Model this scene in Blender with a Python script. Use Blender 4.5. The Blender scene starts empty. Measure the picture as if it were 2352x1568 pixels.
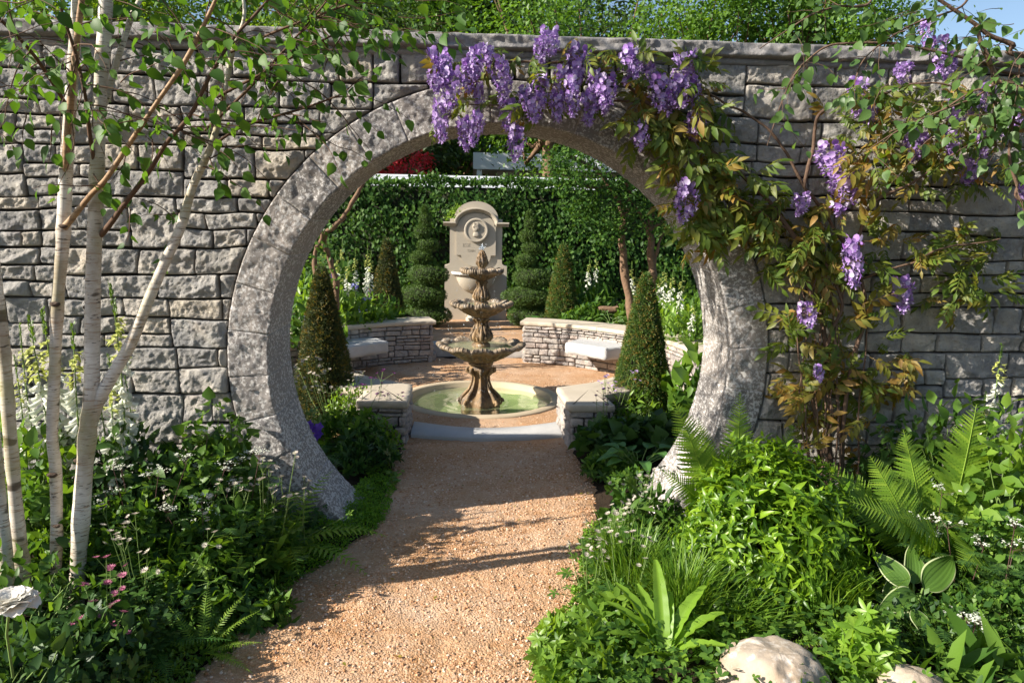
import bpy, math, random
import numpy as np
from mathutils import Matrix, Vector

SC = bpy.context.scene
COL = SC.collection
PI = math.pi

# ------------------------------------------------------------------ camera
EYE = 1.65
FOC = 1660.66                      # focal length in units of a 2352-wide frame
CR = np.array([0.99833699, -0.05504495, 0.01712607])
CU = np.array([-0.00858, 0.15189372, 0.98835959])
CF = np.array([0.05700555, 0.98686288, -0.15116884])
cam_d = bpy.data.cameras.new('camera')
cam_d.sensor_width = 36
cam_d.lens = 36 * FOC / 2352
cam_d.clip_start = 0.05
cam_d.clip_end = 500
cam = bpy.data.objects.new('camera', cam_d)
COL.objects.link(cam)
m = Matrix.Identity(4)
for i in range(3):
    m[i][0], m[i][1], m[i][2] = CR[i], CU[i], -CF[i]
m[2][3] = EYE
cam.matrix_world = m
SC.camera = cam

# ------------------------------------------------------------------ sky, sun, exposure
SUN_EL = math.radians(29.6)
SUN_AZ = math.radians(254.0)       # clockwise from +Y
w = bpy.data.worlds.new('World')
SC.world = w
w.use_nodes = True
wn = w.node_tree
sky = wn.nodes.new('ShaderNodeTexSky')
sky.sky_type = 'NISHITA'
sky.sun_disc = False
sky.sun_elevation = SUN_EL
sky.sun_rotation = SUN_AZ
sky.air_density = 1.0
sky.ozone_density = 1.5
wn.links.new(sky.outputs[0], wn.nodes['Background'].inputs[0])
wn.nodes['Background'].inputs[1].default_value = 0.078
sd = bpy.data.lights.new('sun', 'SUN')
sd.energy = 5.0
sd.angle = math.radians(0.5)
sd.color = (1.0, 0.93, 0.82)
so = bpy.data.objects.new('sun', sd)
COL.objects.link(so)
so.location = (-20, -6, 14)
so.rotation_euler = Vector((1.7, 0.49, -1)).to_track_quat('-Z', 'Y').to_euler()
SC.view_settings.view_transform = 'Standard'
SC.view_settings.look = 'None'
SC.view_settings.exposure = 1.17
SC.view_settings.gamma = 1
SC.render.film_transparent = False


def ray(x, y):
    return CF + (x - 1176) / FOC * CR - (y - 784) / FOC * CU


def at(x, y, Y):
    """point at depth Y seen at photo position x, y"""
    d = ray(x, y)
    t = Y / d[1]
    return np.array([d[0] * t, Y, EYE + d[2] * t])


def gd(x, y, z=0.0):
    d = ray(x, y)
    t = (z - EYE) / d[2]
    return np.array([d[0] * t, d[1] * t, z])


# ------------------------------------------------------------------ mesh helpers
def unit(a):
    a = np.asarray(a, float)
    return a / np.maximum(np.linalg.norm(a, axis=-1, keepdims=True), 1e-9)


class MB:
    def __init__(s):
        s.v = []; s.f = {3: [], 4: []}; s.n = 0; s.ng = []

    def add(s, V, F):
        V = np.asarray(V, float).reshape(-1, 3)
        for k, a in F.items():
            if len(a):
                s.f.setdefault(k, []).append(np.asarray(a, int).reshape(-1, k) + s.n)
        s.v.append(V)
        s.n += len(V)

    def inst(s, T, pos, d, nrm, sc):
        pos = np.asarray(pos, float).reshape(-1, 3)
        N = len(pos)
        if N == 0:
            return
        d = unit(np.broadcast_to(d, (N, 3)))
        nrm = np.broadcast_to(nrm, (N, 3))
        side = unit(np.cross(d, nrm) + 1e-6)
        up = np.cross(side, d)
        sc = np.broadcast_to(np.asarray(sc, float), (N,))
        V, F = T
        W = pos[:, None, :] + sc[:, None, None] * (V[None, :, 0:1] * side[:, None, :] + V[None, :, 1:2] * d[:, None, :] + V[None, :, 2:3] * up[:, None, :])
        off = (np.arange(N) * len(V))[:, None, None]
        s.add(W.reshape(-1, 3), {k: (np.asarray(a)[None] + off).reshape(-1, k) for k, a in F.items() if len(a)})

    def grid(s, P, closed_u=False):
        """P (nu, nv, 3) -> quads"""
        nu, nv = P.shape[:2]
        i = np.arange(nu if closed_u else nu - 1)[:, None]
        j = np.arange(nv - 1)[None, :]
        i2 = (i + 1) % nu
        q = np.stack([i * nv + j, i2 * nv + j, i2 * nv + j + 1, i * nv + j + 1], -1).reshape(-1, 4)
        s.add(P.reshape(-1, 3), {4: q})

    def tube(s, pts, rad, n=6, cap=True):
        pts = np.asarray(pts, float)
        k = len(pts)
        rad = np.broadcast_to(np.asarray(rad, float), (k,))
        t = unit(np.gradient(pts, axis=0))
        ref = np.array([0.0, 0, 1]) if abs(t[0][2]) < .9 else np.array([1.0, 0, 0])
        a = unit(np.cross(t, ref)); b = np.cross(t, a)
        th = np.linspace(0, 2 * PI, n, endpoint=False)
        P = pts[None] + rad[None, :, None] * (np.cos(th)[:, None, None] * a[None] + np.sin(th)[:, None, None] * b[None])
        s.grid(P, True)

    def box(s, c, h):
        c = np.array(c, float); h = np.array(h, float)
        V = np.array([[x, y, z] for x in (-1, 1) for y in (-1, 1) for z in (-1, 1)]) * h + c
        s.add(V, {4: [[0, 1, 3, 2], [4, 6, 7, 5], [0, 4, 5, 1], [2, 3, 7, 6], [0, 2, 6, 4], [1, 5, 7, 3]]})

    def prism(s, poly, y0, y1, ctr=None):
        """polygon in x,z extruded along y (convex or star shaped about its mean)"""
        p = np.asarray(poly, float); n = len(p)
        c = np.array(ctr) if ctr is not None else p.mean(0)
        V = [[a, y0, b] for a, b in p] + [[a, y1, b] for a, b in p] + [[c[0], y0, c[1]], [c[0], y1, c[1]]]
        i = np.arange(n); j = (i + 1) % n
        s.add(V, {4: np.stack([i, j, j + n, i + n], -1), 3: np.concatenate([np.stack([i, j, i * 0 + 2 * n], -1), np.stack([j + n, i + n, i * 0 + 2 * n + 1], -1)])})

    def build(s, name, mat, parent=None, smooth=True, O=None):
        V = np.concatenate(s.v) if s.v else np.zeros((1, 3))
        if O is None:
            O = ORG.get(parent.name, np.zeros(3)) if parent is not None else np.zeros(3)
        V = V - O
        me = bpy.data.meshes.new(name)
        me.vertices.add(len(V)); me.vertices.foreach_set('co', V.astype(np.float32).ravel())
        loops = []; starts = []; tot = []; st = 0
        for k, L in s.f.items():
            if not L:
                continue
            a = np.concatenate(L)
            loops.append(a.ravel()); starts.append(st + np.arange(len(a)) * k); tot.append(np.full(len(a), k)); st += a.size
        if loops:
            loops = np.concatenate(loops); starts = np.concatenate(starts); tot = np.concatenate(tot)
            me.loops.add(len(loops)); me.loops.foreach_set('vertex_index', loops.astype(np.int32))
            me.polygons.add(len(starts)); me.polygons.foreach_set('loop_start', starts.astype(np.int32))
            me.polygons.foreach_set('loop_total', tot.astype(np.int32))
            me.polygons.foreach_set('use_smooth', np.full(len(starts), smooth))
        me.update(calc_edges=True)
        me.materials.append(mat)
        o = bpy.data.objects.new(name, me)
        COL.objects.link(o)
        if parent is not None:
            o.parent = parent
        ORG[o.name] = O
        return o


ORG = {}


def tag(o, label=None, cat=None, group=None, kind=None):
    if label: o['label'] = label
    if cat: o['category'] = cat
    if group: o['group'] = group
    if kind: o['kind'] = kind
    return o


def thing(name, label, cat, loc=(0, 0, 0), group=None):
    o = bpy.data.objects.new(name, None)
    o.empty_display_size = .1
    COL.objects.link(o)
    o.location = loc
    ORG[o.name] = np.array(loc, float)
    return tag(o, label, cat, group)


def solo(mb, name, mat, label, cat, loc=(0, 0, 0), group=None, kind=None):
    """a thing that is one mesh"""
    o = mb.build(name, mat, O=np.array(loc, float))
    o.location = loc
    return tag(o, label, cat, group, kind)


# ------------------------------------------------------------------ noise
def _h(ix, iy, iz, seed):
    n = (ix * 374761393 + iy * 668265263 + iz * 2147483647 + seed * 1274126177) & 0xFFFFFFFF
    n = ((n ^ (n >> 13)) * 1274126177) & 0xFFFFFFFF
    n = ((n ^ (n >> 16)) * 2246822519) & 0xFFFFFFFF
    return ((n ^ (n >> 15)) & 0xFFFF) / 32767.5 - 1


def vn(P, seed=0):
    P = np.asarray(P, float)
    f = np.floor(P).astype(np.int64); t = P - f; t = t * t * (3 - 2 * t)
    r = 0
    for dx in (0, 1):
        for dy in (0, 1):
            for dz in (0, 1):
                wt = (t[..., 0] if dx else 1 - t[..., 0]) * (t[..., 1] if dy else 1 - t[..., 1]) * (t[..., 2] if dz else 1 - t[..., 2])
                r = r + wt * _h(f[..., 0] + dx, f[..., 1] + dy, f[..., 2] + dz, seed)
    return r


def fbm(P, octv=4, seed=0, gain=.5):
    r = 0; a = 1.0; P = np.asarray(P, float)
    for k in range(octv):
        r = r + a * vn(P, seed + k * 17)
        P = P * 2.03 + 5.1; a *= gain
    return r


# ------------------------------------------------------------------ materials
class G:
    """small node helper"""
    def __init__(s, name):
        s.m = bpy.data.materials.new(name); s.m.use_nodes = True
        s.t = s.m.node_tree; s.t.nodes.clear()
        s.out = s.t.nodes.new('ShaderNodeOutputMaterial')

    def n(s, typ, ins=None, **props):
        nd = s.t.nodes.new('ShaderNode' + typ)
        for k, v in props.items():
            setattr(nd, k, v)
        for k, v in (ins or {}).items():
            sk = nd.inputs[k]
            if isinstance(v, bpy.types.NodeSocket):
                s.t.links.new(v, sk)
            else:
                sk.default_value = v
        return nd

    def co(s, scale=(1, 1, 1), rot=(0, 0, 0)):
        c = s.n('TexCoord')
        return s.n('Mapping', {'Vector': c.outputs['Object'], 'Scale': scale, 'Rotation': rot}).outputs[0]

    def noise(s, sc, det=4, vec=None, rough=.55, dist=0.0):
        i = {'Scale': sc, 'Detail': det, 'Roughness': rough, 'Distortion': dist}
        i['Vector'] = vec if vec is not None else s.co()
        return s.n('TexNoise', i).outputs[0]

    def ramp(s, fac, stops):
        r = s.n('ValToRGB', {'Fac': fac})
        e = r.color_ramp.elements
        while len(e) < len(stops):
            e.new(0.5)
        for k, (p, c) in enumerate(stops):
            e[k].position = p
            e[k].color = (*c, 1) if len(c) == 3 else c
        return r.outputs[0]

    def mix(s, f, a, b, typ='MIX'):
        nd = s.n('Mix', data_type='RGBA', blend_type=typ)
        for k, v in ((0, f), (6, a), (7, b)):
            if isinstance(v, bpy.types.NodeSocket):
                s.t.links.new(v, nd.inputs[k])
            else:
                nd.inputs[k].default_value = (*v, 1) if isinstance(v, tuple) and len(v) == 3 else v
        return nd.outputs[2]

    def rnd(s):
        return s.n('NewGeometry').outputs['Random Per Island']

    def math(s, op, a, b=0.0):
        return s.n('Math', {0: a, 1: b}, operation=op).outputs[0]

    def bump(s, h, st=.3, d=.01, nrm=None):
        i = {'Height': h, 'Strength': st, 'Distance': d}
        if nrm is not None: i['Normal'] = nrm
        return s.n('Bump', i).outputs[0]

    def bsdf(s, col, rough=.8, nrm=None, spec=.3, **kw):
        i = {'Base Color': (*col, 1) if isinstance(col, tuple) else col, 'Roughness': rough, 'Specular IOR Level': spec}
        if nrm is not None: i['Normal'] = nrm
        i.update(kw)
        b = s.n('BsdfPrincipled', i)
        s.t.links.new(b.outputs[0], s.out.inputs[0])
        return b

    def surf(s, sh):
        s.t.links.new(sh, s.out.inputs[0]); return s.m


def leaf_mat(name, cols, trans=.35, rough=.45, spec=.4, tcol=None, big=None):
    g = G(name)
    r = g.rnd()
    n = len(cols)
    c = g.ramp(r, [(k / max(1, n - 1), q) for k, q in enumerate(cols)])
    nz = g.noise(3.0, 2)
    c = g.mix(g.math('MULTIPLY', nz, .35), c, g.mix(1.0, c, (.55, .6, .5), 'MULTIPLY'))
    b = g.bsdf(c, rough, spec=spec)
    tc = g.mix(1.0, c, tcol or (1.9, 1.75, .6), 'MULTIPLY')
    t = g.n('BsdfTranslucent', {'Color': tc})
    mx = g.n('MixShader', {0: trans, 1: b.outputs[0], 2: t.outputs[0]})
    return g.surf(mx.outputs[0])


def plain(name, col, rough=.7, var=.25, sc=12, bump=.2, bsc=40, spec=.3):
    g = G(name)
    f = g.noise(sc, 4)
    c = g.mix(f, tuple(x * (1 - var) for x in col), tuple(min(1, x * (1 + var)) for x in col))
    g.bsdf(c, rough, g.bump(g.noise(bsc, 4), bump, .01), spec)
    return g.m


M = {}


def mk_materials():
    # rubble stone
    def stone(name, stops, joint=False, warm=.25, bsc=90):
        g = G(name)
        c = g.ramp(g.rnd(), stops)
        n1 = g.noise(9, 6, rough=.65)
        c = g.mix(g.ramp(n1, [(.38, (0, 0, 0)), (.68, (1, 1, 1))]), g.mix(1.0, c, (.72, .72, .74), 'MULTIPLY'), g.mix(1.0, c, (1.25, 1.2, 1.12), 'MULTIPLY'))
        n2 = g.noise(3.3, 5, rough=.6)
        c = g.mix(g.math('MULTIPLY', g.ramp(n2, [(.56, (0, 0, 0)), (.72, (1, 1, 1))]), warm), c, (.42, .27, .15))
        n3 = g.noise(38, 5, rough=.7)
        c = g.mix(g.math('MULTIPLY', g.ramp(n3, [(.60, (0, 0, 0)), (.68, (1, 1, 1))]), .45), c, (.52, .50, .46))
        c = g.mix(g.math('MULTIPLY', g.ramp(g.noise(60, 4, rough=.7), [(.30, (1, 1, 1)), (.40, (0, 0, 0))]), .5), c, (.07, .065, .06))
        b1 = g.bump(g.noise(bsc, 8, rough=.75), .8, .02)
        b2 = g.bump(g.noise(34, 6, rough=.7), .7, .03, b1)
        g.bsdf(c, .9, b2, .2)
        return g.m
    M['stone'] = stone('weathered_stone', [(0, (.33, .325, .32)), (.16, (.49, .475, .45)), (.32, (.40, .39, .37)), (.48, (.54, .505, .455)), (.62, (.44, .435, .425)), (.78, (.58, .52, .43)), (.9, (.52, .495, .46)), (1, (.41, .40, .385))])
    M['lowstone'] = stone('pale_walling_stone', [(0, (.36, .33, .31)), (.25, (.50, .46, .42)), (.5, (.42, .36, .33)), (.75, (.56, .50, .45)), (1, (.40, .38, .36))], warm=.15)
    g = G('low_wall_joint'); g.bsdf((.15, .13, .11), 1.0, g.bump(g.noise(60, 3), .4)); M['joint_l'] = g.m  # lighter joint colour for the low walls
    g = G('dark_joint'); g.bsdf((.045, .04, .035), 1.0, g.bump(g.noise(60, 3), .4)); M['joint'] = g.m
    g = G('coping_stone')
    c = g.mix(g.noise(5, 6), (.17, .165, .165), (.31, .29, .275))
    c = g.mix(g.math('MULTIPLY', g.ramp(g.noise(30, 6, rough=.7), [(.5, (0, 0, 0)), (.62, (1, 1, 1))]), .4), c, (.42, .40, .38))
    g.bsdf(c, .9, g.bump(g.noise(60, 8, rough=.7), .5, .015), .2); M['coping'] = g.m

    # pecked ring stone: chips and tool marks are paler than the skin
    def pecked(name, scl, thr):
        g = G(name)
        c = g.ramp(g.rnd(), [(0, (.20, .185, .175)), (.35, (.28, .255, .235)), (.7, (.235, .22, .215)), (1, (.31, .275, .245))])
        v = g.co(scl)
        a = g.noise(1.0, 4, v, .62, .4)
        big = g.noise(2.2, 3)
        a2 = g.math('ADD', a, g.math('MULTIPLY', g.math('SUBTRACT', big, .5), .25))
        f = g.ramp(a2, [(thr, (0, 0, 0)), (thr + .016, (1, 1, 1))])
        c = g.mix(g.math('MULTIPLY', f, .8), c, (.60, .585, .565))
        c = g.mix(g.math('MULTIPLY', g.noise(7, 5), .6), c, g.mix(1.0, c, (.62, .58, .55), 'MULTIPLY'))
        g.bsdf(c, .85, g.bump(g.math('ADD', f, g.noise(110, 5, rough=.7)), .35, .006), .25)
        return g.m
    M['pecked'] = pecked('pecked_stone', (70, 46, 70), .525)
    g = G('mortar'); g.bsdf((.42, .40, .37), .95); M['mortar'] = g.m
    # gravel
    g = G('orange_gravel')
    v = g.n('TexVoronoi', {'Vector': g.co(), 'Scale': 110.0}, feature='F1')
    hsv = g.n('SeparateColor', {0: v.outputs['Color']})
    c = g.ramp(hsv.outputs[0], [(0, (.37, .20, .095)), (.5, (.46, .27, .145)), (.8, (.52, .335, .20)), (1, (.60, .45, .32))])
    c = g.mix(g.math('MULTIPLY', g.ramp(g.noise(2.3, 6, rough=.7), [(.38, (0, 0, 0)), (.62, (1, 1, 1))]), .75), c, (.52, .375, .265))
    c = g.mix(g.ramp(g.noise(1.6, 5, rough=.6), [(.42, (0, 0, 0)), (.62, (1, 1, 1))]), g.mix(1.0, c, (.88, .80, .70), 'MULTIPLY'), c)
    b1 = g.bump(v.outputs['Distance'], .6, -.008)
    b2 = g.bump(g.noise(30, 6, rough=.7), .5, .02, b1)
    g.bsdf(c, .95, b2, .15); M['gravel'] = g.m
    g = G('gravel_chip')
    c = g.ramp(g.rnd(), [(0, (.32, .155, .07)), (.3, (.46, .26, .14)), (.6, (.54, .34, .21)), (.85, (.60, .42, .30)), (1, (.66, .54, .43))])
    g.bsdf(c, .9, None, .2); M['chip'] = g.m
    g = G('soil'); c = g.mix(g.noise(6, 6), (.022, .016, .011), (.06, .042, .028))
    g.bsdf(c, 1.0, g.bump(g.noise(40, 6, rough=.7), 1, .03), .1); M['soil'] = g.m
    g = G('distant_grass'); c = g.mix(g.noise(1, 6), (.03, .06, .012), (.08, .12, .03)); g.bsdf(c, 1.0); M['lawn'] = g.m
    # sandstone
    def sandst(name, a, b, bump=.25):
        g = G(name)
        c = g.mix(g.noise(4, 6, rough=.6), a, b)
        c = g.mix(g.math('MULTIPLY', g.noise(45, 5, rough=.7), .35), c, g.mix(1.0, c, (.6, .57, .52), 'MULTIPLY'))
        g.bsdf(c, .88, g.bump(g.noise(120, 6, rough=.7), bump, .006), .2); return g.m
    M['cap'] = sandst('sandstone_cap', (.42, .36, .275), (.58, .51, .41), .5)
    M['sill'] = sandst('pale_granite', (.36, .36, .36), (.60, .59, .57), .9)
    M['rim'] = sandst('pool_rim_stone', (.40, .32, .21), (.54, .45, .32))
    M['monument'] = sandst('smooth_buff_stone', (.40, .35, .275), (.49, .435, .355), .12)
    M['basin_w'] = sandst('white_marble', (.66, .63, .58), (.75, .73, .69), .1)
    # fountain: dark blotches and upright streaks follow noise
    g = G('fountain_stone')
    c = g.mix(g.ramp(g.noise(7, 6, rough=.7), [(.35, (0, 0, 0)), (.65, (1, 1, 1))]), (.12, .07, .03), (.33, .215, .105))
    c = g.mix(g.math('MULTIPLY', g.ramp(g.noise(13, 6, g.co((1, 1, .35)), .7), [(.46, (0, 0, 0)), (.6, (1, 1, 1))]), .8), c, (.06, .045, .032))
    c = g.mix(g.math('MULTIPLY', g.ramp(g.noise(25, 5), [(.62, (0, 0, 0)), (.7, (1, 1, 1))]), .5), c, (.60, .56, .48))
    g.bsdf(c, .6, g.bump(g.noise(90, 6, rough=.7), .35, .006), .4); M['fountain'] = g.m
    g = G('fountain_rim_stone')
    c = g.mix(g.ramp(g.noise(9, 6, rough=.7), [(.4, (0, 0, 0)), (.6, (1, 1, 1))]), (.075, .06, .045), (.32, .24, .155))
    c = g.mix(g.math('MULTIPLY', g.ramp(g.noise(22, 5), [(.56, (0, 0, 0)), (.66, (1, 1, 1))]), .5), c, (.48, .44, .38))
    g.bsdf(c, .6, g.bump(g.noise(90, 6, rough=.7), .35, .006), .4); M['fountain_rim'] = g.m
    # water
    g = G('pool_water')
    nz = g.noise(9, 4, g.co((1, 1, 1)), .6, 1.2)
    b = g.bump(nz, .2, .008)
    gl = g.n('BsdfGlass', {'Color': (.80, .93, .86, 1), 'Roughness': .02, 'IOR': 1.33, 'Normal': b})
    tr = g.n('BsdfTransparent', {'Color': (.80, .88, .70, 1)})
    fr = g.n('Fresnel', {'IOR': 1.33, 'Normal': b})
    milky = g.n('BsdfDiffuse', {'Color': (.40, .46, .25, 1)})
    tr = g.n('MixShader', {0: .30, 1: tr.outputs[0], 2: milky.outputs[0]})
    gs = g.n('BsdfGlossy', {'Color': (1, 1, 1, 1), 'Roughness': .03, 'Normal': b})
    M['water'] = g.surf(g.n('MixShader', {0: g.math('MULTIPLY', fr.outputs[0], .5), 1: tr.outputs[0], 2: gs.outputs[0]}).outputs[0])
    g = G('pool_floor')
    c = g.mix(g.noise(3, 5), (.50, .56, .34), (.74, .77, .52)); g.bsdf(c, .8); M['poolfloor'] = g.m
    g = G('water_drop'); g.bsdf((.85, .9, .95), .05, None, .8, **{'Transmission Weight': .6, 'IOR': 1.33}); M['drop'] = g.m
    # bark
    g = G('birch_bark')
    tw = g.noise(1.0, 5, g.co((14, 14, 190)), .6, .2)
    c = g.mix(g.ramp(g.noise(5, 5, rough=.65), [(.35, (0, 0, 0)), (.65, (1, 1, 1))]), (.36, .30, .23), (.68, .63, .56))
    c = g.mix(g.math('MULTIPLY', g.ramp(tw, [(.54, (0, 0, 0)), (.62, (1, 1, 1))]), .75), c, (.26, .16, .09))
    c = g.mix(g.math('MULTIPLY', g.ramp(g.noise(1.0, 4, g.co((22, 22, 120)), .6), [(.61, (0, 0, 0)), (.65, (1, 1, 1))]), .9), c, (.05, .035, .03))
    c = g.mix(g.math('MULTIPLY', g.ramp(g.noise(1.0, 3, g.co((4.5, 4.5, 9)), .6), [(.62, (0, 0, 0)), (.655, (1, 1, 1))]), .85), c, (.06, .04, .025))
    c = g.mix(g.math('MULTIPLY', g.ramp(g.noise(3.2, 5), [(.48, (0, 0, 0)), (.66, (1, 1, 1))]), .6), c, (.27, .25, .08))
    g.bsdf(c, .65, g.bump(tw, .3, .006), .3); M['birch'] = g.m
    g = G('young_bark')
    c = g.mix(g.noise(5, 5), (.20, .095, .035), (.48, .34, .21))
    c = g.mix(g.math('MULTIPLY', g.ramp(g.noise(1.0, 4, g.co((20, 20, 90)), .6), [(.5, (0, 0, 0)), (.6, (1, 1, 1))]), .5), c, (.10, .05, .025))
    g.bsdf(c, .6, g.bump(g.noise(60, 4), .3, .005), .3); M['young'] = g.m
    M['knot'] = plain('knot_bark', (.075, .05, .035), .9, .5, 40, .8, 60)
    M['twig'] = plain('twig_bark', (.10, .055, .032), .8, .4)
    M['vine'] = plain('vine_bark', (.12, .075, .05), .9, .4, 20, .6, 60)
    M['bark'] = plain('rough_bark', (.17, .105, .065), .95, .5, 14, 1.0, 30)
    M['stalk'] = plain('green_stalk', (.13, .20, .05), .6)
    M['stalk_dark'] = plain('purple_stalk', (.09, .045, .04), .6)
    # foliage
    L = lambda n, cols, **k: M.__setitem__(n, leaf_mat(n + '_foliage', cols, **k))
    L('birchleaf', [(.04, .10, .018), (.065, .15, .022), (.10, .20, .03)], trans=.42, rough=.5, spec=.25)
    L('cherry', [(.06, .12, .035), (.085, .165, .04), (.11, .20, .05)], trans=.4, rough=.45)
    L('wist', [(.08, .14, .02), (.12, .19, .025), (.18, .20, .03), (.10, .17, .02)], trans=.42, rough=.5, tcol=(1.9, 1.5, .5))
    L('wist_bronze', [(.12, .15, .022), (.24, .23, .035), (.34, .20, .05), (.16, .18, .03)], trans=.4, rough=.5, tcol=(1.8, 1.2, .45))
    L('hedge', [(.022, .065, .012), (.042, .105, .016), (.09, .175, .026)], trans=.35, rough=.55, spec=.2)
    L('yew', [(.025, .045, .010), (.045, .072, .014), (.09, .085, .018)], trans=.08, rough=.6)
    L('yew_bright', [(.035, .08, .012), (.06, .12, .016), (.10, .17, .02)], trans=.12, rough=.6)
    L('yew_tip', [(.08, .10, .016), (.19, .16, .025), (.26, .15, .03)], trans=.2, rough=.6)
    L('laurel', [(.05, .12, .012), (.12, .23, .016), (.24, .38, .022)], trans=.38, rough=.36, spec=.4)
    L('fern', [(.12, .23, .022), (.18, .31, .028), (.27, .40, .04)], trans=.4, rough=.5)
    L('fern_dark', [(.045, .13, .02), (.07, .18, .025)], trans=.3)
    L('grass', [(.07, .16, .018), (.12, .23, .022), (.21, .33, .04)], trans=.4, rough=.4)
    L('moss', [(.08, .19, .012), (.13, .27, .016), (.20, .36, .02)], trans=.3, rough=.7)
    L('mid', [(.035, .09, .018), (.07, .15, .022), (.13, .23, .032)], trans=.35, rough=.45, spec=.25)
    L('dark', [(.018, .05, .016), (.04, .095, .022), (.08, .155, .03)], trans=.28, rough=.45, spec=.25)
    L('lime', [(.12, .24, .02), (.18, .32, .03), (.23, .36, .045)], trans=.4, rough=.4)
    L('bright', [(.07, .15, .02), (.12, .22, .025), (.20, .32, .04)], trans=.4, rough=.4)
    L('tree_dark', [(.03, .06, .015), (.05, .09, .022), (.075, .12, .03)], trans=.3, rough=.55)
    L('tree_mid', [(.06, .14, .015), (.09, .19, .02), (.14, .26, .03)], trans=.38, rough=.5)
    L('tree_bright', [(.09, .17, .018), (.14, .24, .025), (.20, .32, .035)], trans=.45, rough=.45)
    L('maple_red', [(.45, .02, .03), (.60, .035, .05), (.50, .05, .06)], trans=.35, tcol=(1.3, .8, .8))
    L('foxleaf', [(.10, .19, .035), (.15, .25, .05)], trans=.3)
    P = lambda n, cols, tr=.3, **k: M.__setitem__(n, leaf_mat(n + '_petal', cols, trans=tr, rough=.55, spec=.2, tcol=(1, 1, 1), **k))
    P('wisteria', [(.26, .10, .42), (.43, .25, .64), (.62, .46, .80), (.32, .14, .50), (.78, .68, .90), (.48, .29, .68)])
    P('white', [(.72, .73, .62), (.82, .82, .76), (.68, .72, .55)])
    P('cream', [(.86, .80, .73), (.88, .84, .78), (.87, .85, .80)])
    P('budyellow', [(.48, .52, .12), (.60, .62, .22), (.42, .48, .12)])
    P('palepink', [(.60, .52, .46), (.62, .60, .46), (.55, .42, .42)])
    P('pink', [(.45, .12, .22), (.55, .22, .32), (.35, .10, .18)])
    P('magenta', [(.35, .02, .14), (.45, .03, .20), (.25, .02, .14)])
    P('iris', [(.35, .36, .72), (.48, .48, .80), (.28, .22, .62)])
    P('violet', [(.17, .07, .52), (.22, .10, .60)])
    P('darkpurple', [(.14, .03, .14), (.25, .06, .26), (.09, .02, .08)])
    P('mauve', [(.50, .34, .60), (.60, .45, .68)])
    # variegated hosta: margin white via V axis is object-free: two meshes are used instead
    M['hosta_rim'] = leaf_mat('hosta_margin', [(.46, .52, .26), (.58, .62, .36)], trans=.3, tcol=(1, 1, .8))
    M['hosta'] = leaf_mat('hosta_blade', [(.06, .13, .02), (.10, .19, .03)], trans=.3, rough=.42)
    M['hosta_g'] = leaf_mat('hosta_green', [(.07, .17, .04), (.10, .22, .05)], trans=.3, rough=.32)
    # boulder
    g = G('boulder_stone')
    c = g.mix(g.ramp(g.noise(4, 8, rough=.65), [(.35, (0, 0, 0)), (.7, (1, 1, 1))]), (.27, .20, .135), (.46, .40, .33))
    c = g.mix(g.math('MULTIPLY', g.ramp(g.noise(20, 8, rough=.7), [(.52, (0, 0, 0)), (.62, (1, 1, 1))]), .5), c, (.64, .60, .54))
    c = g.mix(g.math('MULTIPLY', g.ramp(g.noise(9, 8, rough=.75), [(.28, (1, 1, 1)), (.42, (0, 0, 0))]), .45), c, (.16, .13, .11))
    g.bsdf(c, .8, g.bump(g.noise(45, 8, rough=.7), .35, .012), .3); M['boulder'] = g.m
    M['whitewall'] = plain('white_render', (.86, .88, .90), .8, .03, 3, .05)
    M['shadewall'] = plain('shade_beige_render', (.50, .44, .36), .8, .05)  # pavilion wall under the roof: shade put into a beige tone
    M['core'] = plain('dark_core', (.018, .022, .01), 1.0, .4, 8, .8, 20)  # solid dark filler added inside foliage to stop the view through


mk_materials()


# ------------------------------------------------------------------ leaf templates (x side, y along, z normal)
def T_leaf(w=.5, fold=.12, droop=.15, seg=3, peak=.42):
    ts = np.linspace(0, 1, seg + 1)[1:-1]
    V = [[0, 0, 0]]
    for t in ts:
        ww = w * .5 * math.sin(PI * t ** (math.log(.5) / math.log(peak)))
        z = -droop * t * t
        V += [[-ww, t, z + fold * ww * 2], [0, t, z], [ww, t, z + fold * ww * 2]]
    V.append([0, 1, -droop])
    n = len(ts); L = 1 + 3 * n
    tri = [[0, 2, 1], [0, 3, 2]]; q = []
    for k in range(n - 1):
        a = 1 + 3 * k
        q += [[a, a + 1, a + 4, a + 3], [a + 1, a + 2, a + 5, a + 4]]
    a = 1 + 3 * (n - 1)
    tri += [[a, a + 1, L], [a + 1, a + 2, L]]
    return np.array(V, float), {3: tri, 4: q}


def T_join(parts):
    """parts: list of (T, pos, dir, nrm, scale)"""
    mb = MB()
    for T, p, d, n, s in parts:
        mb.inst(T, [p], [d], [n], [s])
    return np.concatenate(mb.v), {k: np.concatenate(a) for k, a in mb.f.items() if a}


def T_strip(pts, w):
    pts = np.array(pts, float); n = len(pts)
    w = np.broadcast_to(w, (n,))
    V = np.empty((n * 2, 3))
    V[0::2] = pts - np.array([1, 0, 0]) * w[:, None] / 2
    V[1::2] = pts + np.array([1, 0, 0]) * w[:, None] / 2
    q = [[2 * i, 2 * i + 1, 2 * i + 3, 2 * i + 2] for i in range(n - 1)]
    return V, {4: q, 3: []}


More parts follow.
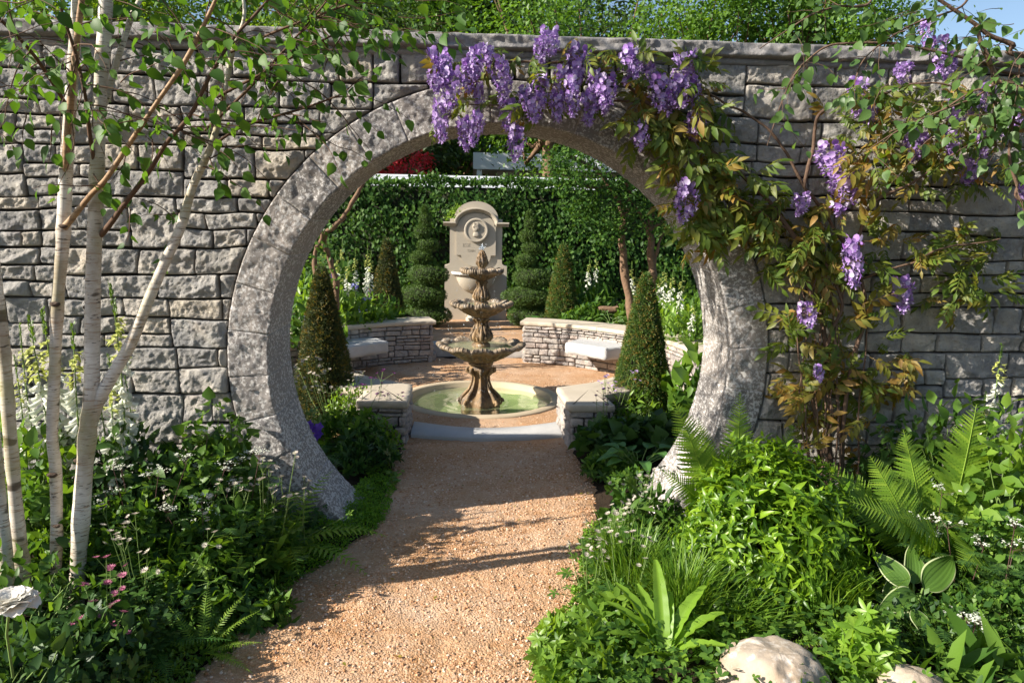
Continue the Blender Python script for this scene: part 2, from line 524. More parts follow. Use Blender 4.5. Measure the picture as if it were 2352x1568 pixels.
def T_compound(n=4, size=.42, droop=.5, w=.38, seed=0):
    r = np.random.default_rng(seed)
    lf = T_leaf(w, .15, .25, 3, .4)
    P = []
    pth = lambda t: np.array([0, t * (1 - .15 * t), -droop * t * t * .6])
    for k in range(n):
        t = .25 + .68 * k / n
        for sg in (-1, 1):
            d = [sg * .9, .65 + r.uniform(-.15, .15), -.45 + r.uniform(-.25, .15)]
            P.append((lf, pth(t), d, [sg * .25, .1, 1], size * (1 - .3 * abs(k / n - .4)) * r.uniform(.85, 1.1)))
    P.append((lf, pth(.95), [0, 1, -.6], [0, 0, 1], size * .95))
    st = T_strip([pth(t) for t in np.linspace(0, 1, 5)], .018)
    P.append((st, [0, 0, 0], [0, 1, 0], [0, 0, 1], 1))
    return T_join(P)


def T_palmate(n=5, spread=2.1, w=.42, L=.6, cup=.1):
    lf = T_leaf(w, .12, .12, 3, .55)
    P = []
    for k in range(n):
        a = -spread + 2 * spread * k / (n - 1)
        P.append((lf, [0, 0, 0], [math.sin(a), math.cos(a), cup], [0, 0, 1], L * (1 - .12 * abs(a))))
    return T_join(P)


def T_whorl(n=6, w=.36, L=.55, up=.35):
    lf = T_leaf(w, .12, .2, 3, .5)
    P = []
    for k in range(n):
        a = 2 * PI * k / n
        P.append((lf, [0, 0, 0], [math.sin(a), math.cos(a), up], [0, 0, 1], L * (.85 + .3 * ((k * 7) % 3) / 2)))
    return T_join(P)


def T_pinna(seg=9, w=.16):
    """serrated leaflet of a fern"""
    ts = np.linspace(0, 1, seg * 2 + 1)
    V = []; q = []
    for i, t in enumerate(ts):
        ww = w * (1 - t) ** .6 * (1 if i % 2 else .55) * .5
        V += [[-ww, t, 0], [0, t, -.02], [ww, t + .01, 0]]
    for i in range(len(ts) - 1):
        a = 3 * i
        q += [[a, a + 1, a + 4, a + 3], [a + 1, a + 2, a + 5, a + 4]]
    return np.array(V, float), {4: q, 3: []}


def frond(mb, base, d, up, length, width, npin=24, arch=.5, seg=7, pw=.2, rachis=None, peak=.45, rng=None):
    """one fern frond added to mb; d horizontal-ish out direction, arch bends it down"""
    rng = rng or np.random.default_rng(0)
    d = unit(d); up = unit(up)
    side = unit(np.cross(d, up))
    t = np.linspace(0, 1, npin)
    ang = arch * t * 1.6
    # integrate curve
    dirs = np.cos(ang)[:, None] * d + np.sin(-ang)[:, None] * up
    pos = base + np.concatenate([[[0, 0, 0]], np.cumsum((dirs[1:] + dirs[:-1]) / 2 * (length / (npin - 1)), 0)])
    nr = np.cross(side, dirs)
    nr = nr * np.sign((nr @ up).mean() + 1e-6)
    T = T_pinna(seg, pw)
    prof = np.sin(PI * np.clip(t * .93 + .05, 0, 1) ** (math.log(.5) / math.log(peak))) ** .8 * (1 - .25 * t)
    sel = t > .12
    for sg in (-1, 1):
        pd = sg * side + dirs * (.25 + .35 * t[:, None]) - nr * .12
        jit = rng.normal(0, .05, (npin, 3))
        mb.inst(T, pos[sel], (pd + jit)[sel], nr[sel], (width * .5 * prof * rng.uniform(.93, 1.05, npin))[sel])
    (rachis or mb).tube(pos, np.linspace(.004, .0012, npin) * (length / .6) ** .5, 4)


LEAF = {
    'birch': T_leaf(.70, .1, .2, 5, .36),
    'ovate': T_leaf(.55, .12, .2, 3, .42),
    'heart': T_leaf(.95, .1, .25, 4, .3),
    'lance': T_leaf(.32, .15, .25, 3, .45),
    'glossy': T_leaf(.42, .22, .3, 4, .45),
    'small': T_leaf(.6, .1, .1, 2),
    'needle': T_leaf(.22, .0, .1, 2),
    'needle3': T_join([(T_leaf(.2, 0, .1, 2), [0, 0, 0], [math.sin(a) * .7, 1, math.cos(a) * .7], [0, 0, 1], 1) for a in (0, 2.1, 4.2)]),
    'comp': T_compound(4, .42, .5, .38, 1),
    'comp2': T_compound(5, .36, .9, .36, 2),
    'comp3': T_compound(3, .5, .3, .40, 3),
    'palm': T_palmate(5),
    'palm3': T_palmate(3, 1.2, .55),
    'whorl': T_whorl(6),
    'glosswhorl': T_join([(T_leaf(.36, .25, .5, 4, .42), [0, .12 * k, 0], [math.sin(2.4 * k) * .9, .3 + .16 * k, math.cos(2.4 * k) * .9], [0, 1, 0], 1.0 - .08 * k) for k in range(6)]),
    'whorl4': T_whorl(4, .5, .5, .5),
}

# ================================================================== GROUND
DW, TW = 3.837, .45                # front plane and thickness of the big wall
CX, CZ, RI, RO = .1757, .9523, 1.243, 1.456
ZT = 2.62
PC = np.array([.10, 6.98])         # pool centre
PATH_L = [(-1.0, -4), (-1.02, 1.0), (-.99, 2.2), (-.97, 2.48), (-.93, 2.85), (-.78, 3.27), (-.50, 3.85), (-.50, 4.66), (-.49, 5.5)]
PATH_R = [(.2, -4), (.2, 1.0), (.24, 2.2), (.27, 2.44), (.41, 2.82), (.55, 3.2), (.72, 4.05), (.80, 4.49), (.76, 5.03), (.74, 5.5)]
PL, PR = np.array(PATH_L), np.array(PATH_R)


def bed_h(x, y):
    """height of the planted ground"""
    xl = np.interp(y, PL[:, 1], PL[:, 0]); xr = np.interp(y, PR[:, 1], PR[:, 0])
    d = np.maximum(xl - x, x - xr)
    d = np.where(y > 5.5, np.hypot(x - PC[0], y - PC[1]) - 2.2, d)
    return np.clip(d, 0, .35) * .22


def build_ground():
    r = np.concatenate([np.linspace(.71, 8, 90), np.geomspace(8.3, 300, 26)])
    th = np.linspace(0, 2 * PI, 241)[:-1]
    X = PC[0] + r[None] * np.cos(th)[:, None]; Y = PC[1] + r[None] * np.sin(th)[:, None]
    Z = bed_h(X, Y) + np.where(bed_h(X, Y) > 0, .015 * vn(np.stack([X * 4, Y * 4, X * 0], -1)), 0) - .012
    mb = MB(); mb.grid(np.stack([X, Y, Z], -1), True)
    tag(mb.build('ground', M['soil']), kind='structure')
    # path
    ys = np.concatenate([np.linspace(-4, 1, 20), np.arange(1.02, 5.52, .018)])
    xl = np.interp(ys, PL[:, 1], PL[:, 0]) - .06; xr = np.interp(ys, PR[:, 1], PR[:, 0]) + .06
    u = np.linspace(0, 1, 90)
    X = xl[:, None] + (xr - xl)[:, None] * u; Y = ys[:, None] + 0 * X
    P = np.stack([X, Y, X * 0], -1)
    Z = .012 + .006 * fbm(P * 9, 3, 3) + .003 * fbm(P * 45, 2, 8)
    edge = np.minimum(u, 1 - u)[None] * (xr - xl)[:, None]
    Z = Z - .02 * np.exp(-edge / .05)
    P[..., 2] = Z
    mb = MB(); mb.grid(P.transpose(1, 0, 2)); tag(mb.build('path', M['gravel']), kind='structure')
    # court
    r = np.linspace(.77, 2.34, 60); th = np.linspace(0, 2 * PI, 241)[:-1]
    X = PC[0] + r[None] * np.cos(th)[:, None]; Y = PC[1] + r[None] * np.sin(th)[:, None]
    P = np.stack([X, Y, X * 0], -1); P[..., 2] = .012 + .004 * fbm(P * 14, 3, 5)
    # keep it behind the front sill
    P[..., 2] = np.where(Y < 5.45, -.05, P[..., 2])
    mb = MB(); mb.grid(P, True); tag(mb.build('court_gravel', M['gravel']), kind='structure')
    # loose chips
    rng = np.random.default_rng(4)
    n = 30000
    y = 1.3 + (5.45 - 1.3) * rng.random(n) ** 1.35
    x = np.interp(y, PL[:, 1], PL[:, 0]) + (np.interp(y, PR[:, 1], PR[:, 0]) - np.interp(y, PL[:, 1], PL[:, 0])) * rng.uniform(-.02, 1.02, n)
    keep = vn(np.stack([x * 4, y * 4, x * 0], -1), 9) + vn(np.stack([x * 11, y * 11, x * 0], -1), 12) * .6 > rng.uniform(-1.3, .7, n)
    x, y = x[keep], y[keep]
    a = rng.uniform(0, 2 * PI, 5000); rr = rng.uniform(.8, 2.1, 5000)
    xc, yc = PC[0] + rr * np.cos(a), PC[1] + rr * np.sin(a)
    k2 = yc > 5.75
    x = np.concatenate([x, xc[k2]]); y = np.concatenate([y, yc[k2]]); n = len(x)
    V = np.array([[-1, -1, -.6], [1, -1, -.5], [1, 1, -.6], [-1, 1, -.5], [-.7, -.6, .5], [.8, -.7, .35], [.6, .8, .55], [-.8, .6, .3]]) * .5
    Tb = (V, {4: [[0, 3, 2, 1], [4, 5, 6, 7], [0, 1, 5, 4], [1, 2, 6, 5], [2, 3, 7, 6], [3, 0, 4, 7]], 3: []})
    s = .0045 + .009 * rng.random(n) ** 3
    z = .012 + .006 * fbm(np.stack([x, y, x * 0], -1) * 9, 3, 3) + s * .15
    an = rng.uniform(0, 2 * PI, n)
    mb = MB(); mb.inst(Tb, np.stack([x, y, z], -1), np.stack([np.cos(an), np.sin(an), rng.normal(0, .3, n)], -1), np.stack([rng.normal(0, .35, n), rng.normal(0, .35, n), np.ones(n)], -1), s)
    tag(mb.build('loose_gravel', M['chip'], smooth=False), kind='stuff', label='loose angular orange and pink gravel chips lying on the path', cat='gravel')


build_ground()


# ================================================================== RUBBLE MASONRY
def rubble(s0, s1, z0, z1, rng, band=(.18, .27), wt=(.22, .42), wsm=(.13, .36), p_tall=.15, warp=.008):
    """list of stone cells (sa, sb, za, zb)"""
    out = []; z = z0
    while z < z1 - .03:
        h = rng.uniform(*band)
        if z + h > z1 - band[0] * .45: h = z1 - z
        s = s0 - rng.uniform(0, .3)
        while s < s1:
            if rng.random() < p_tall and h < band[1]:
                wd = rng.uniform(*wt); out.append((s, s + wd, z, z + h)); s += wd; continue
            wd = rng.uniform(.35, 1.0)
            k = 2 if rng.random() < .62 else 3
            cuts = np.cumsum(rng.uniform(.7, 1.3, k)); cuts = np.concatenate([[0], cuts / cuts[-1]])
            for a, b in zip(cuts[:-1], cuts[1:]):
                q = s
                while q < s + wd - .01:
                    sw = rng.uniform(*wsm) * (.7 + .6 * (b - a))
                    if q + sw > s + wd - wsm[0] * .7: sw = s + wd - q
                    out.append((q, q + sw, z + a * h, z + b * h)); q += sw
            s += wd
        z += h
    return out


def add_stone(mb, cell, fmap, res, prot, rng, gap=.0014, circ=None, depth=.035, rough=1.0, hseed=0):
    sa, sb, za, zb = cell
    w_, h_ = sb - sa, zb - za
    rim = [0, .0022, .006, .012]
    def axis(L):
        m = min(L * .45, .009); rr = [q * m / .012 for q in rim]
        k = max(2, int((L - 2 * m) / res))
        return np.array(rr[:-1] + list(np.linspace(m, L - m, k + 1)) + [L - q for q in rr[:-1][::-1]])
    u = axis(w_ - 2 * gap); v = axis(h_ - 2 * gap)
    Lx, Lz = u[-1], v[-1]
    U, V = np.meshgrid(u, v, indexing='ij')
    # corner jitter and bowed edges
    j = rng.normal(0, .0032 * rough, (2, 2, 2))
    fu, fv = U / Lx, V / Lz
    ju = (1 - fu) * (1 - fv) * abs(j[0, 0, 0]) - fu * (1 - fv) * abs(j[1, 0, 0]) + (1 - fu) * fv * abs(j[0, 1, 0]) - fu * fv * abs(j[1, 1, 0])
    jv = (1 - fu) * (1 - fv) * abs(j[0, 0, 1]) + fu * (1 - fv) * abs(j[1, 0, 1]) - (1 - fu) * fv * abs(j[0, 1, 1]) - fu * fv * abs(j[1, 1, 1])
    # rounded corners
    e = np.minimum(np.minimum(U, Lx - U), np.minimum(V, Lz - V))
    r_ = min(.014, Lz * .2) * rng.uniform(.2, 1.1)
    cxx = np.clip(U, r_, Lx - r_); czz = np.clip(V, r_, Lz - r_)
    dx, dz = U - cxx, V - czz; dd = np.maximum(np.abs(dx), np.abs(dz)); l2 = np.hypot(dx, dz) + 1e-9
    k = np.where(dd > 0, dd / l2, 1)
    S = sa + gap + cxx + dx * k + ju; Z = za + gap + czz + dz * k + jv
    ws = min(1.0, Lz / .09)
    Z, S = (Z + ws * (.016 * vn(np.stack([S * 1.7, Z * 3.5, S * 0], -1), 41) + .008 * vn(np.stack([S * 6, Z * 6, S * 0], -1), 43)), S + ws * (.014 * vn(np.stack([S * 3, Z * 5, S * 0], -1), 47) + .006 * vn(np.stack([S * 9, Z * 10, S * 0], -1), 48)))
    # facets
    nf = rng.integers(3, 7)
    D = np.full(U.shape, 9.0)
    for _ in range(nf):
        cx_, cz_ = rng.uniform(.15, .85), rng.uniform(.15, .85)
        gx, gz = rng.normal(0, .22), rng.normal(0, .30)
        D = np.minimum(D, prot * rng.uniform(.75, 1.25) + gx * (U - cx_ * Lx) + gz * (V - cz_ * Lz))
    Q = np.stack([S, Z, S * 0 + hseed * 3.3], -1)
    D = np.maximum(D, prot * .35) + .0085 * rough * fbm(Q * 15, 5, 2, .68) + .0025 * rough * vn(Q * 75, 79) + .004 * rough * np.abs(vn(Q * 9, 71))
    m = min(Lz * .4, .008)
    f = np.clip(e / (m * (1 + .6 * vn(Q * 30, 91))), 0, 1); f = np.where(e < .001, 0, f)
    D = D * (1 - (1 - f) ** 2.2) - depth * (f <= 0) - .004 * (1 - f) ** 2
    if circ is not None:
        cx, cz, R = circ
        rr = np.hypot(S - cx, Z - cz)
        if rr.max() < R + .012: return
        if rr.min() < R:
            inside = rr < R + .03
            t = np.clip((rr - R) / .03, 0, 1)
            D = np.where(inside, D * t ** .5 - depth * (t <= 0), D)
            kk = np.where(rr < R, R / np.maximum(rr, 1e-6), 1)
            S = cx + (S - cx) * kk; Z = cz + (Z - cz) * kk
    mb.grid(fmap(S, Z, D))


def front_map(y0):
    return lambda s, z, d: np.stack([s, y0 - d, z], -1)


WALL = thing('garden_wall', 'high dry stone wall of grey rubble with a round moon gate', 'wall', (CX, DW, 0))


def build_wall():
    rng = np.random.default_rng(11)
    cells = rubble(-4.6, 4.9, -.1, ZT - .105, rng)
    mb = MB()
    for i, c in enumerate(cells):
        if c[1] < -4.6 or c[0] > 4.9: continue
        near = -2.7 < (c[0] + c[1]) / 2 < 3.3
        add_stone(mb, c, front_map(DW), .0072 if near else .02, .02, rng, circ=(CX, CZ, RO + .006), hseed=i % 7)
    mb.build('masonry', M['stone'], WALL)
    # back face of the wall, coarser
    rng = np.random.default_rng(12); mb = MB()
    for i, c in enumerate(rubble(-4.6, 4.9, -.1, ZT - .105, rng)):
        add_stone(mb, c, lambda s, z, d: np.stack([s, DW + TW + d, z], -1)[::-1], .04, .02, rng, circ=(CX, CZ, RO + .006), hseed=i % 5)
    mb.build('rear_masonry', M['stone'], WALL)
    # core behind the joints
    mb = MB()
    th = np.linspace(0, 2 * PI, 129)
    c, s = np.cos(th), np.sin(th)
    k = 1 / np.maximum(np.abs(c) / 4.75, np.where(s > 0, np.abs(s) / (ZT - .1 - CZ), np.abs(s) / (CZ + .3)))
    for y in (DW + .035, DW + TW - .035):
        P = np.stack([np.stack([CX + (RO + .004) * c, 0 * c + y, CZ + (RO + .004) * s], -1), np.stack([CX + k * c, 0 * c + y, CZ + k * s], -1)], 1)
        mb.grid(P)
    P = np.stack([np.stack([CX + (RO + .004) * c, 0 * c + DW + .035, CZ + (RO + .004) * s], -1), np.stack([CX + (RO + .004) * c, 0 * c + DW + TW - .035, CZ + (RO + .004) * s], -1)], 1)
    mb.grid(P)
    for xx in (-4.57, 4.87):
        mb.box((xx, DW + TW / 2, 1.2), (.02, TW / 2 - .03, 1.3))
    mb.build('wall_core', M['joint'], WALL)
    # coping: a row of slabs, rock faced edge over a smooth drip course
    mb = MB(); rng = np.random.default_rng(5)
    x = -4.7
    seams = [-4.7, -3.4, -2.1, -.13, 1.06, 2.35, 3.6, 4.95]
    for a, b in zip(seams[:-1], seams[1:]):
        nx = int((b - a) / .011); prof = [(DW + .04, ZT - .075, 0), (DW - .012, ZT - .075, .1), (DW - .03, ZT - .07, 1), *[(DW - .048, z, 1) for z in np.linspace(ZT - .066, ZT - .008, 8)], (DW - .038, ZT - .001, .5), (DW - .02, ZT, .2), (DW + TW / 2, ZT, .2), (DW + TW + .03, ZT, .1), (DW + TW + .05, ZT - .01, .3), (DW + TW + .05, ZT - .07, .3), (DW + TW, ZT - .075, 0)]
        pr = np.array(prof)
        u = np.linspace(a + .0015, b - .0015, nx)
        X = np.broadcast_to(u[:, None], (nx, len(pr))); Y = np.broadcast_to(pr[:, 0], X.shape).copy(); Z = np.broadcast_to(pr[:, 1], X.shape).copy()
        Q = np.stack([X, Z, X * 0 + a], -1)
        dsp = .020 * fbm(Q * np.array([5, 14, 1]), 4, 21, .6) + .006 * fbm(Q * 45, 2, 6)
        Y -= dsp * pr[:, 2]
        mb.grid(np.stack([X, Y, Z], -1)[::-1])
        for e_ in (u[0], u[-1]):
            mb.box((e_ + (.004 if e_ == u[0] else -.004), DW + TW / 2 - .0, ZT - .04), (.003, TW / 2 + .03, .034))
    mb.build('coping', M['coping'], WALL)
    mb = MB()
    mb.box((.1, DW + TW / 2, ZT - .09), (4.75, TW / 2 + .012, .0135))
    mb.build('drip_course', M['coping'], WALL)
    # ring of dressed voussoirs
    nv = 36; g = .0012
    mb = MB(); core = MB(); rng = np.random.default_rng(8)
    rads = np.linspace(RO - .004, RI + .004, 27)
    front = [(RO, DW + .06, 0, 0)] + [(RO - .001, DW + .004, 0, 0)] + [(r_, DW - .012, 1, 0) for r_ in rads]
    rev = [(RI, y, 0, 1) for y in np.linspace(DW - .006, DW + TW + .006, 26)]
    back = [(RI + .004, DW + TW + .012, 0, 0), (RO, DW + TW + .012, 0, 0), (RO, DW + TW - .05, 0, 0)]
    pr = np.array(front + rev + back)
    for k in range(nv):
        a0 = 2 * PI * (k + .37) / nv + rng.normal(0, .004); a1 = 2 * PI * (k + 1.37) / nv
        a1 += 0
        lo = 2 * PI * (k + .37) / nv + g; hi = 2 * PI * (k + 1.37) / nv - g
        A = np.concatenate([[lo, lo + .001], np.linspace(lo + .004, hi - .004, 30), [hi - .001, hi]])
        inn = np.ones(len(A)); inn[0] = inn[-1] = 0; inn[1] = inn[-2] = .6
        R_ = np.broadcast_to(pr[:, 0], (len(A), len(pr))).copy(); Y = np.broadcast_to(pr[:, 1], R_.shape).copy()
        TH = np.broadcast_to(A[:, None], R_.shape)
        P0 = np.stack([R_ * np.cos(TH), Y, R_ * np.sin(TH)], -1)
        nf = .0048 * fbm(P0 * 17, 5, 31 + k, .64) + .0018 * vn(P0 * 80, 3)
        nr_ = .0028 * fbm(P0 * np.array([60, 26, 60]), 3, 90 + k, .7)
        Y = Y - nf * pr[:, 2] * inn[:, None] + .005 * (1 - inn[:, None]) * pr[:, 2]
        R_ = R_ + nr_ * pr[:, 3] * inn[:, None] + .0035 * (1 - inn[:, None]) * pr[:, 3]
        mb.grid(np.stack([CX + R_ * np.cos(TH), Y, CZ + R_ * np.sin(TH)], -1))
    th = np.linspace(0, 2 * PI, 241)
    pc = [(RO - .01, DW - .006), (RI + .004, DW - .006), (RI + .004, DW + TW + .004), (RO - .01, DW + TW + .004)]
    P = np.stack([np.stack([CX + r_ * np.cos(th), 0 * th + y, CZ + r_ * np.sin(th)], -1) for r_, y in pc], 1)
    core.grid(P)
    ring = mb.build('gate_ring', M['pecked'], WALL)
    core.build('ring_mortar', M['mortar'], ring, O=np.array([CX, DW, 0.]))


build_wall()


# ================================================================== COURT: low walls, sills, benches
def arc_map(R, outward=1):
    """s is arc length measured at radius R, d protrudes towards the centre"""
    def f(s, z, d):
        a = s / R; r = R - d * outward
        return np.stack([PC[0] + r * np.sin(a), PC[1] + r * np.cos(a), z], -1)
    return f


def ang(x, y):
    return math.atan2(x - PC[0], y - PC[1])       # 0 = straight back, positive to the right


def low_wall(name, label, a0, a1, Rin, Rout, h, seed, capseams, zb=0.0, cell=(.11, .16), capt=.05, capw=.012):
    am = (a0 + a1) / 2
    t = thing(name, label, 'low wall', (PC[0] + (Rin + Rout) / 2 * math.sin(am), PC[1] + (Rin + Rout) / 2 * math.cos(am), 0))
    rng = np.random.default_rng(seed); mb = MB()
    kw = dict(band=cell, wt=(.12, .22), wsm=(.10, .26), p_tall=.2)
    hz = h - capt
    for c in rubble(a0 * Rin, a1 * Rin, zb - .03, hz, rng, **kw):
        c = (max(c[0], a0 * Rin), min(c[1], a1 * Rin), c[2], c[3])
        if c[1] - c[0] < .03: continue
        add_stone(mb, c, arc_map(Rin), .014, .012, rng, gap=.0025, depth=.03, rough=.8)
    for c in rubble(a0 * Rout, a1 * Rout, zb - .03, hz, rng, **kw):
        c = (max(c[0], a0 * Rout), min(c[1], a1 * Rout), c[2], c[3])
        if c[1] - c[0] < .03: continue
        add_stone(mb, c, arc_map(Rout, -1), .014, .012, rng, gap=.0025, depth=.03, rough=.8)
    for a in (a0, a1):                               # end faces, one stone wide
        sg = -1 if a == a0 else 1
        ta = np.array([math.cos(a), -math.sin(a)]) * sg; ra = np.array([math.sin(a), math.cos(a)])
        def fm(s, z, d):
            p = PC[0] + ra[0] * s + ta[0] * d, PC[1] + ra[1] * s + ta[1] * d
            return np.stack([p[0], p[1], z], -1)
        for c in rubble(Rin, Rout, zb - .03, hz, rng, **kw):
            c = (max(c[0], Rin), min(c[1], Rout), c[2], c[3])
            if c[1] - c[0] < .03: continue
            add_stone(mb, c, fm, .014, .012, rng, gap=.0025, depth=.03, rough=.8)
    mb.build('masonry', M['lowstone'], t)
    mb = MB(); A = np.linspace(a0 + .008, a1 - .008, 60)
    pc = [(Rin + .02, zb - .03), (Rin + .02, hz), (Rout - .02, hz), (Rout - .02, zb - .03)]
    mb.grid(np.stack([np.stack([PC[0] + r * np.sin(A), PC[1] + r * np.cos(A), 0 * A + z], -1) for r, z in pc], 1))
    mb.build('wall_core', M['joint_l'], t)
    # sandstone cap with a rock faced edge
    mb = MB()
    seams = [a0 - .02] + list(capseams) + [a1 + .02]
    for sa, sb in zip(seams[:-1], seams[1:]):
        A = np.linspace(sa + .0012, sb - .0012, max(6, int((sb - sa) * Rin / .018)))
        r1, r2 = Rin - capw, Rout + capw
        pr = np.array([(r1 + .04, h - capt, 0), (r1, h - capt, .6), (r1 - .004, h - capt * .6, 1), (r1 - .003, h - capt * .3, 1), (r1, h - .004, .7), (r1 + .003, h - .0005, .3), (r1 + .04, h, 0), ((r1 + r2) / 2, h, 0), (r2 - .04, h, 0), (r2 - .006, h - .001, .2), (r2, h - .007, -.6), (r2, h - capt, -.6), (r2 - .04, h - capt, 0)])
        P = np.stack([np.broadcast_to(A[:, None], (len(A), len(pr))) * Rin, np.broadcast_to(pr[:, 1], (len(A), len(pr))), np.full((len(A), len(pr)), sa)], -1)
        R_ = pr[:, 0] - pr[:, 2] * (.007 * fbm(P * 16, 3, seed) )
        Z = P[..., 1] + .0012 * vn(P * 7, 4)
        E_ = np.stack([PC[0] + R_ * np.sin(A)[:, None], PC[1] + R_ * np.cos(A)[:, None], Z], -1)
        mb.grid(E_)
        for e_ in (E_[0], E_[-1]):                  # end caps
            n = len(e_); c = e_.mean(0)
            i = np.arange(n); mb.add(np.vstack([e_, c]), {3: np.stack([i, (i + 1) % n, i * 0 + n], -1)})
    mb.build('cap', M['cap'], t)
    return t


RB_IN, RB_OUT = 2.06, 2.50
HB = .53
aR0, aR1 = ang(.68, 9.05), ang(2.15, 6.75)
low_wall('low_wall', 'curved low walling with pale sandstone cap behind the fountain on the right', aR0, aR1, RB_IN, RB_OUT, HB, 21, [.75, 1.12, 1.50])
aL0, aL1 = ang(-2.05, 6.9), ang(-.50, 9.05)
low_wall('low_wall', 'curved low walling with sandstone cap behind the fountain on the left', aL0, aL1, RB_IN, RB_OUT, HB, 22, [-1.25, -.86, -.52])

def pier(name, label, pts_in, pts_out, h, seed, capt=.055, ctr=None):
    """short wall given by its inner and outer edge polylines (plan)"""
    pi_, po = np.array(pts_in, float), np.array(pts_out, float)
    c = (pi_.mean(0) + po.mean(0)) / 2
    t = thing(name, label, 'low wall', (c[0], c[1], 0))
    rng = np.random.default_rng(seed); mb = MB()
    loop = np.vstack([pi_, po[::-1]])
    n = len(loop)
    ar = 0.5 * sum(loop[i][0] * loop[(i + 1) % n][1] - loop[(i + 1) % n][0] * loop[i][1] for i in range(n))
    sg = 1 if ar > 0 else -1
    hz = h - capt
    for i in range(n):
        a, b = loop[i], loop[(i + 1) % n]
        L = np.linalg.norm(b - a); d = (b - a) / L; nr = np.array([d[1], -d[0]]) * sg
        fm = lambda s, z, q, a=a, d=d, nr=nr: np.stack([a[0] + d[0] * s + nr[0] * q, a[1] + d[1] * s + nr[1] * q, z], -1)
        for cc in rubble(0, L, -.03, hz, rng, band=(.10, .15), wt=(.12, .22), wsm=(.10, .24), p_tall=.25):
            cc = (max(cc[0], 0), min(cc[1], L), cc[2], cc[3])
            if cc[1] - cc[0] < .03: continue
            add_stone(mb, cc, fm, .011, .014, rng, gap=.0025, depth=.03)
    mb.build('masonry', M['lowstone'], t)
    mb = MB()
    ctr = np.array(ctr) if ctr is not None else loop.mean(0)
    s = loop + (ctr - loop) * .06
    mb.add([[*p, z] for z in (-.03, hz) for p in s], {4: [[i, (i + 1) % n, (i + 1) % n + n, i + n] for i in range(n)]})
    mb.build('wall_core', M['joint_l'], t)
    mb = MB()                                        # cap
    # resample outline
    o = []
    for i in range(n):
        a, b = loop[i], loop[(i + 1) % n]
        k = max(2, int(np.linalg.norm(b - a) / .02))
        for q in range(k): o.append(a + (b - a) * q / k)
    o = np.array(o); tg = unit(np.roll(o, -1, 0) - np.roll(o, 1, 0)); nn = np.stack([tg[:, 1], -tg[:, 0]], -1) * sg
    rows = []
    for off, z, am in ((-.03, h - capt, 0), (.010, h - capt, .8), (.015, h - capt * .6, 1), (.015, h - capt * .3, 1), (.012, h - .004, .8), (.009, h - .0005, .3), (-.03, h, 0)):
        q = np.stack([o[:, 0], o[:, 1], np.full(len(o), z)], -1)
        dd = off + am * .007 * fbm(q * 18, 3, seed)
        rows.append(np.stack([o[:, 0] + nn[:, 0] * dd, o[:, 1] + nn[:, 1] * dd, q[:, 2]], -1))
    P = np.stack(rows, 1)
    mb.grid(P, True)
    ni = len(o); i = np.arange(ni)
    mb.add(np.vstack([P[:, -1], [[*ctr, h]]]), {3: np.stack([i, (i + 1) % ni, i * 0 + ni], -1)})
    mb.build('cap', M['cap'], t)
    return t


pier('low_wall', 'square ended stub of capped walling right of the pool, nearest the gate', [(.74, 5.95), (1.08, 6.16), (1.5, 6.6)], [(.76, 5.32), (1.09, 5.32), (1.07, 5.68), (1.3, 5.82), (1.75, 6.3)], .35, 31, ctr=(1.0, 5.9))
pier('low_wall', 'square ended stub of capped walling left of the pool, nearest the gate', [(-.50, 6.04), (-.84, 6.28), (-1.25, 6.75)], [(-.49, 5.42), (-.86, 5.44), (-.84, 5.78), (-1.05, 5.9), (-1.55, 6.45)], .35, 32, ctr=(-.77, 6.0))


def slab(name, mat, label, cat, poly, z0, z1, res=.03, amp=.004, bevel=.012, seed=0, top_amp=.002):
    """rough slab from a plan outline"""
    pl = np.array(poly, float); n = len(pl)
    o = []
    for i in range(n):
        a, b = pl[i], pl[(i + 1) % n]
        k = max(1, int(np.linalg.norm(b - a) / res))
        for q in range(k): o.append(a + (b - a) * q / k)
    o = np.array(o); ar = .5 * np.sum(o[:, 0] * np.roll(o[:, 1], -1) - np.roll(o[:, 0], -1) * o[:, 1]); sg = 1 if ar > 0 else -1
    tg = unit(np.roll(o, -2, 0) - np.roll(o, 2, 0)); nn = np.stack([tg[:, 1], -tg[:, 0]], -1) * sg
    rows = []
    T = z1 - z0
    for off, z in ((-bevel, z0), (0, z0 + bevel), (0, z0 + T * .35), (0, z0 + T * .65), (0, z1 - bevel), (-bevel * .3, z1 - bevel * .3), (-bevel, z1)):
        q = np.stack([o[:, 0], o[:, 1], np.full(len(o), z)], -1)
        dd = off + amp * fbm(q * 25, 3, seed)
        rows.append(np.stack([o[:, 0] + nn[:, 0] * dd, o[:, 1] + nn[:, 1] * dd, q[:, 2]], -1))
    P = np.stack(rows, 1); mb = MB(); mb.grid(P, True)
    c = o.mean(0); ni = len(o); i = np.arange(ni)
    for k, z in ((-1, z1), (0, z0)):
        mb.add(np.vstack([P[:, k], [[*c, z]]]), {3: np.stack([i, (i + 1) % ni, i * 0 + ni], -1)})
    return mb


def arcpts(R, a0, a1, n=14):
    return [(PC[0] + R * math.sin(a), PC[1] + R * math.cos(a)) for a in np.linspace(a0, a1, n)]


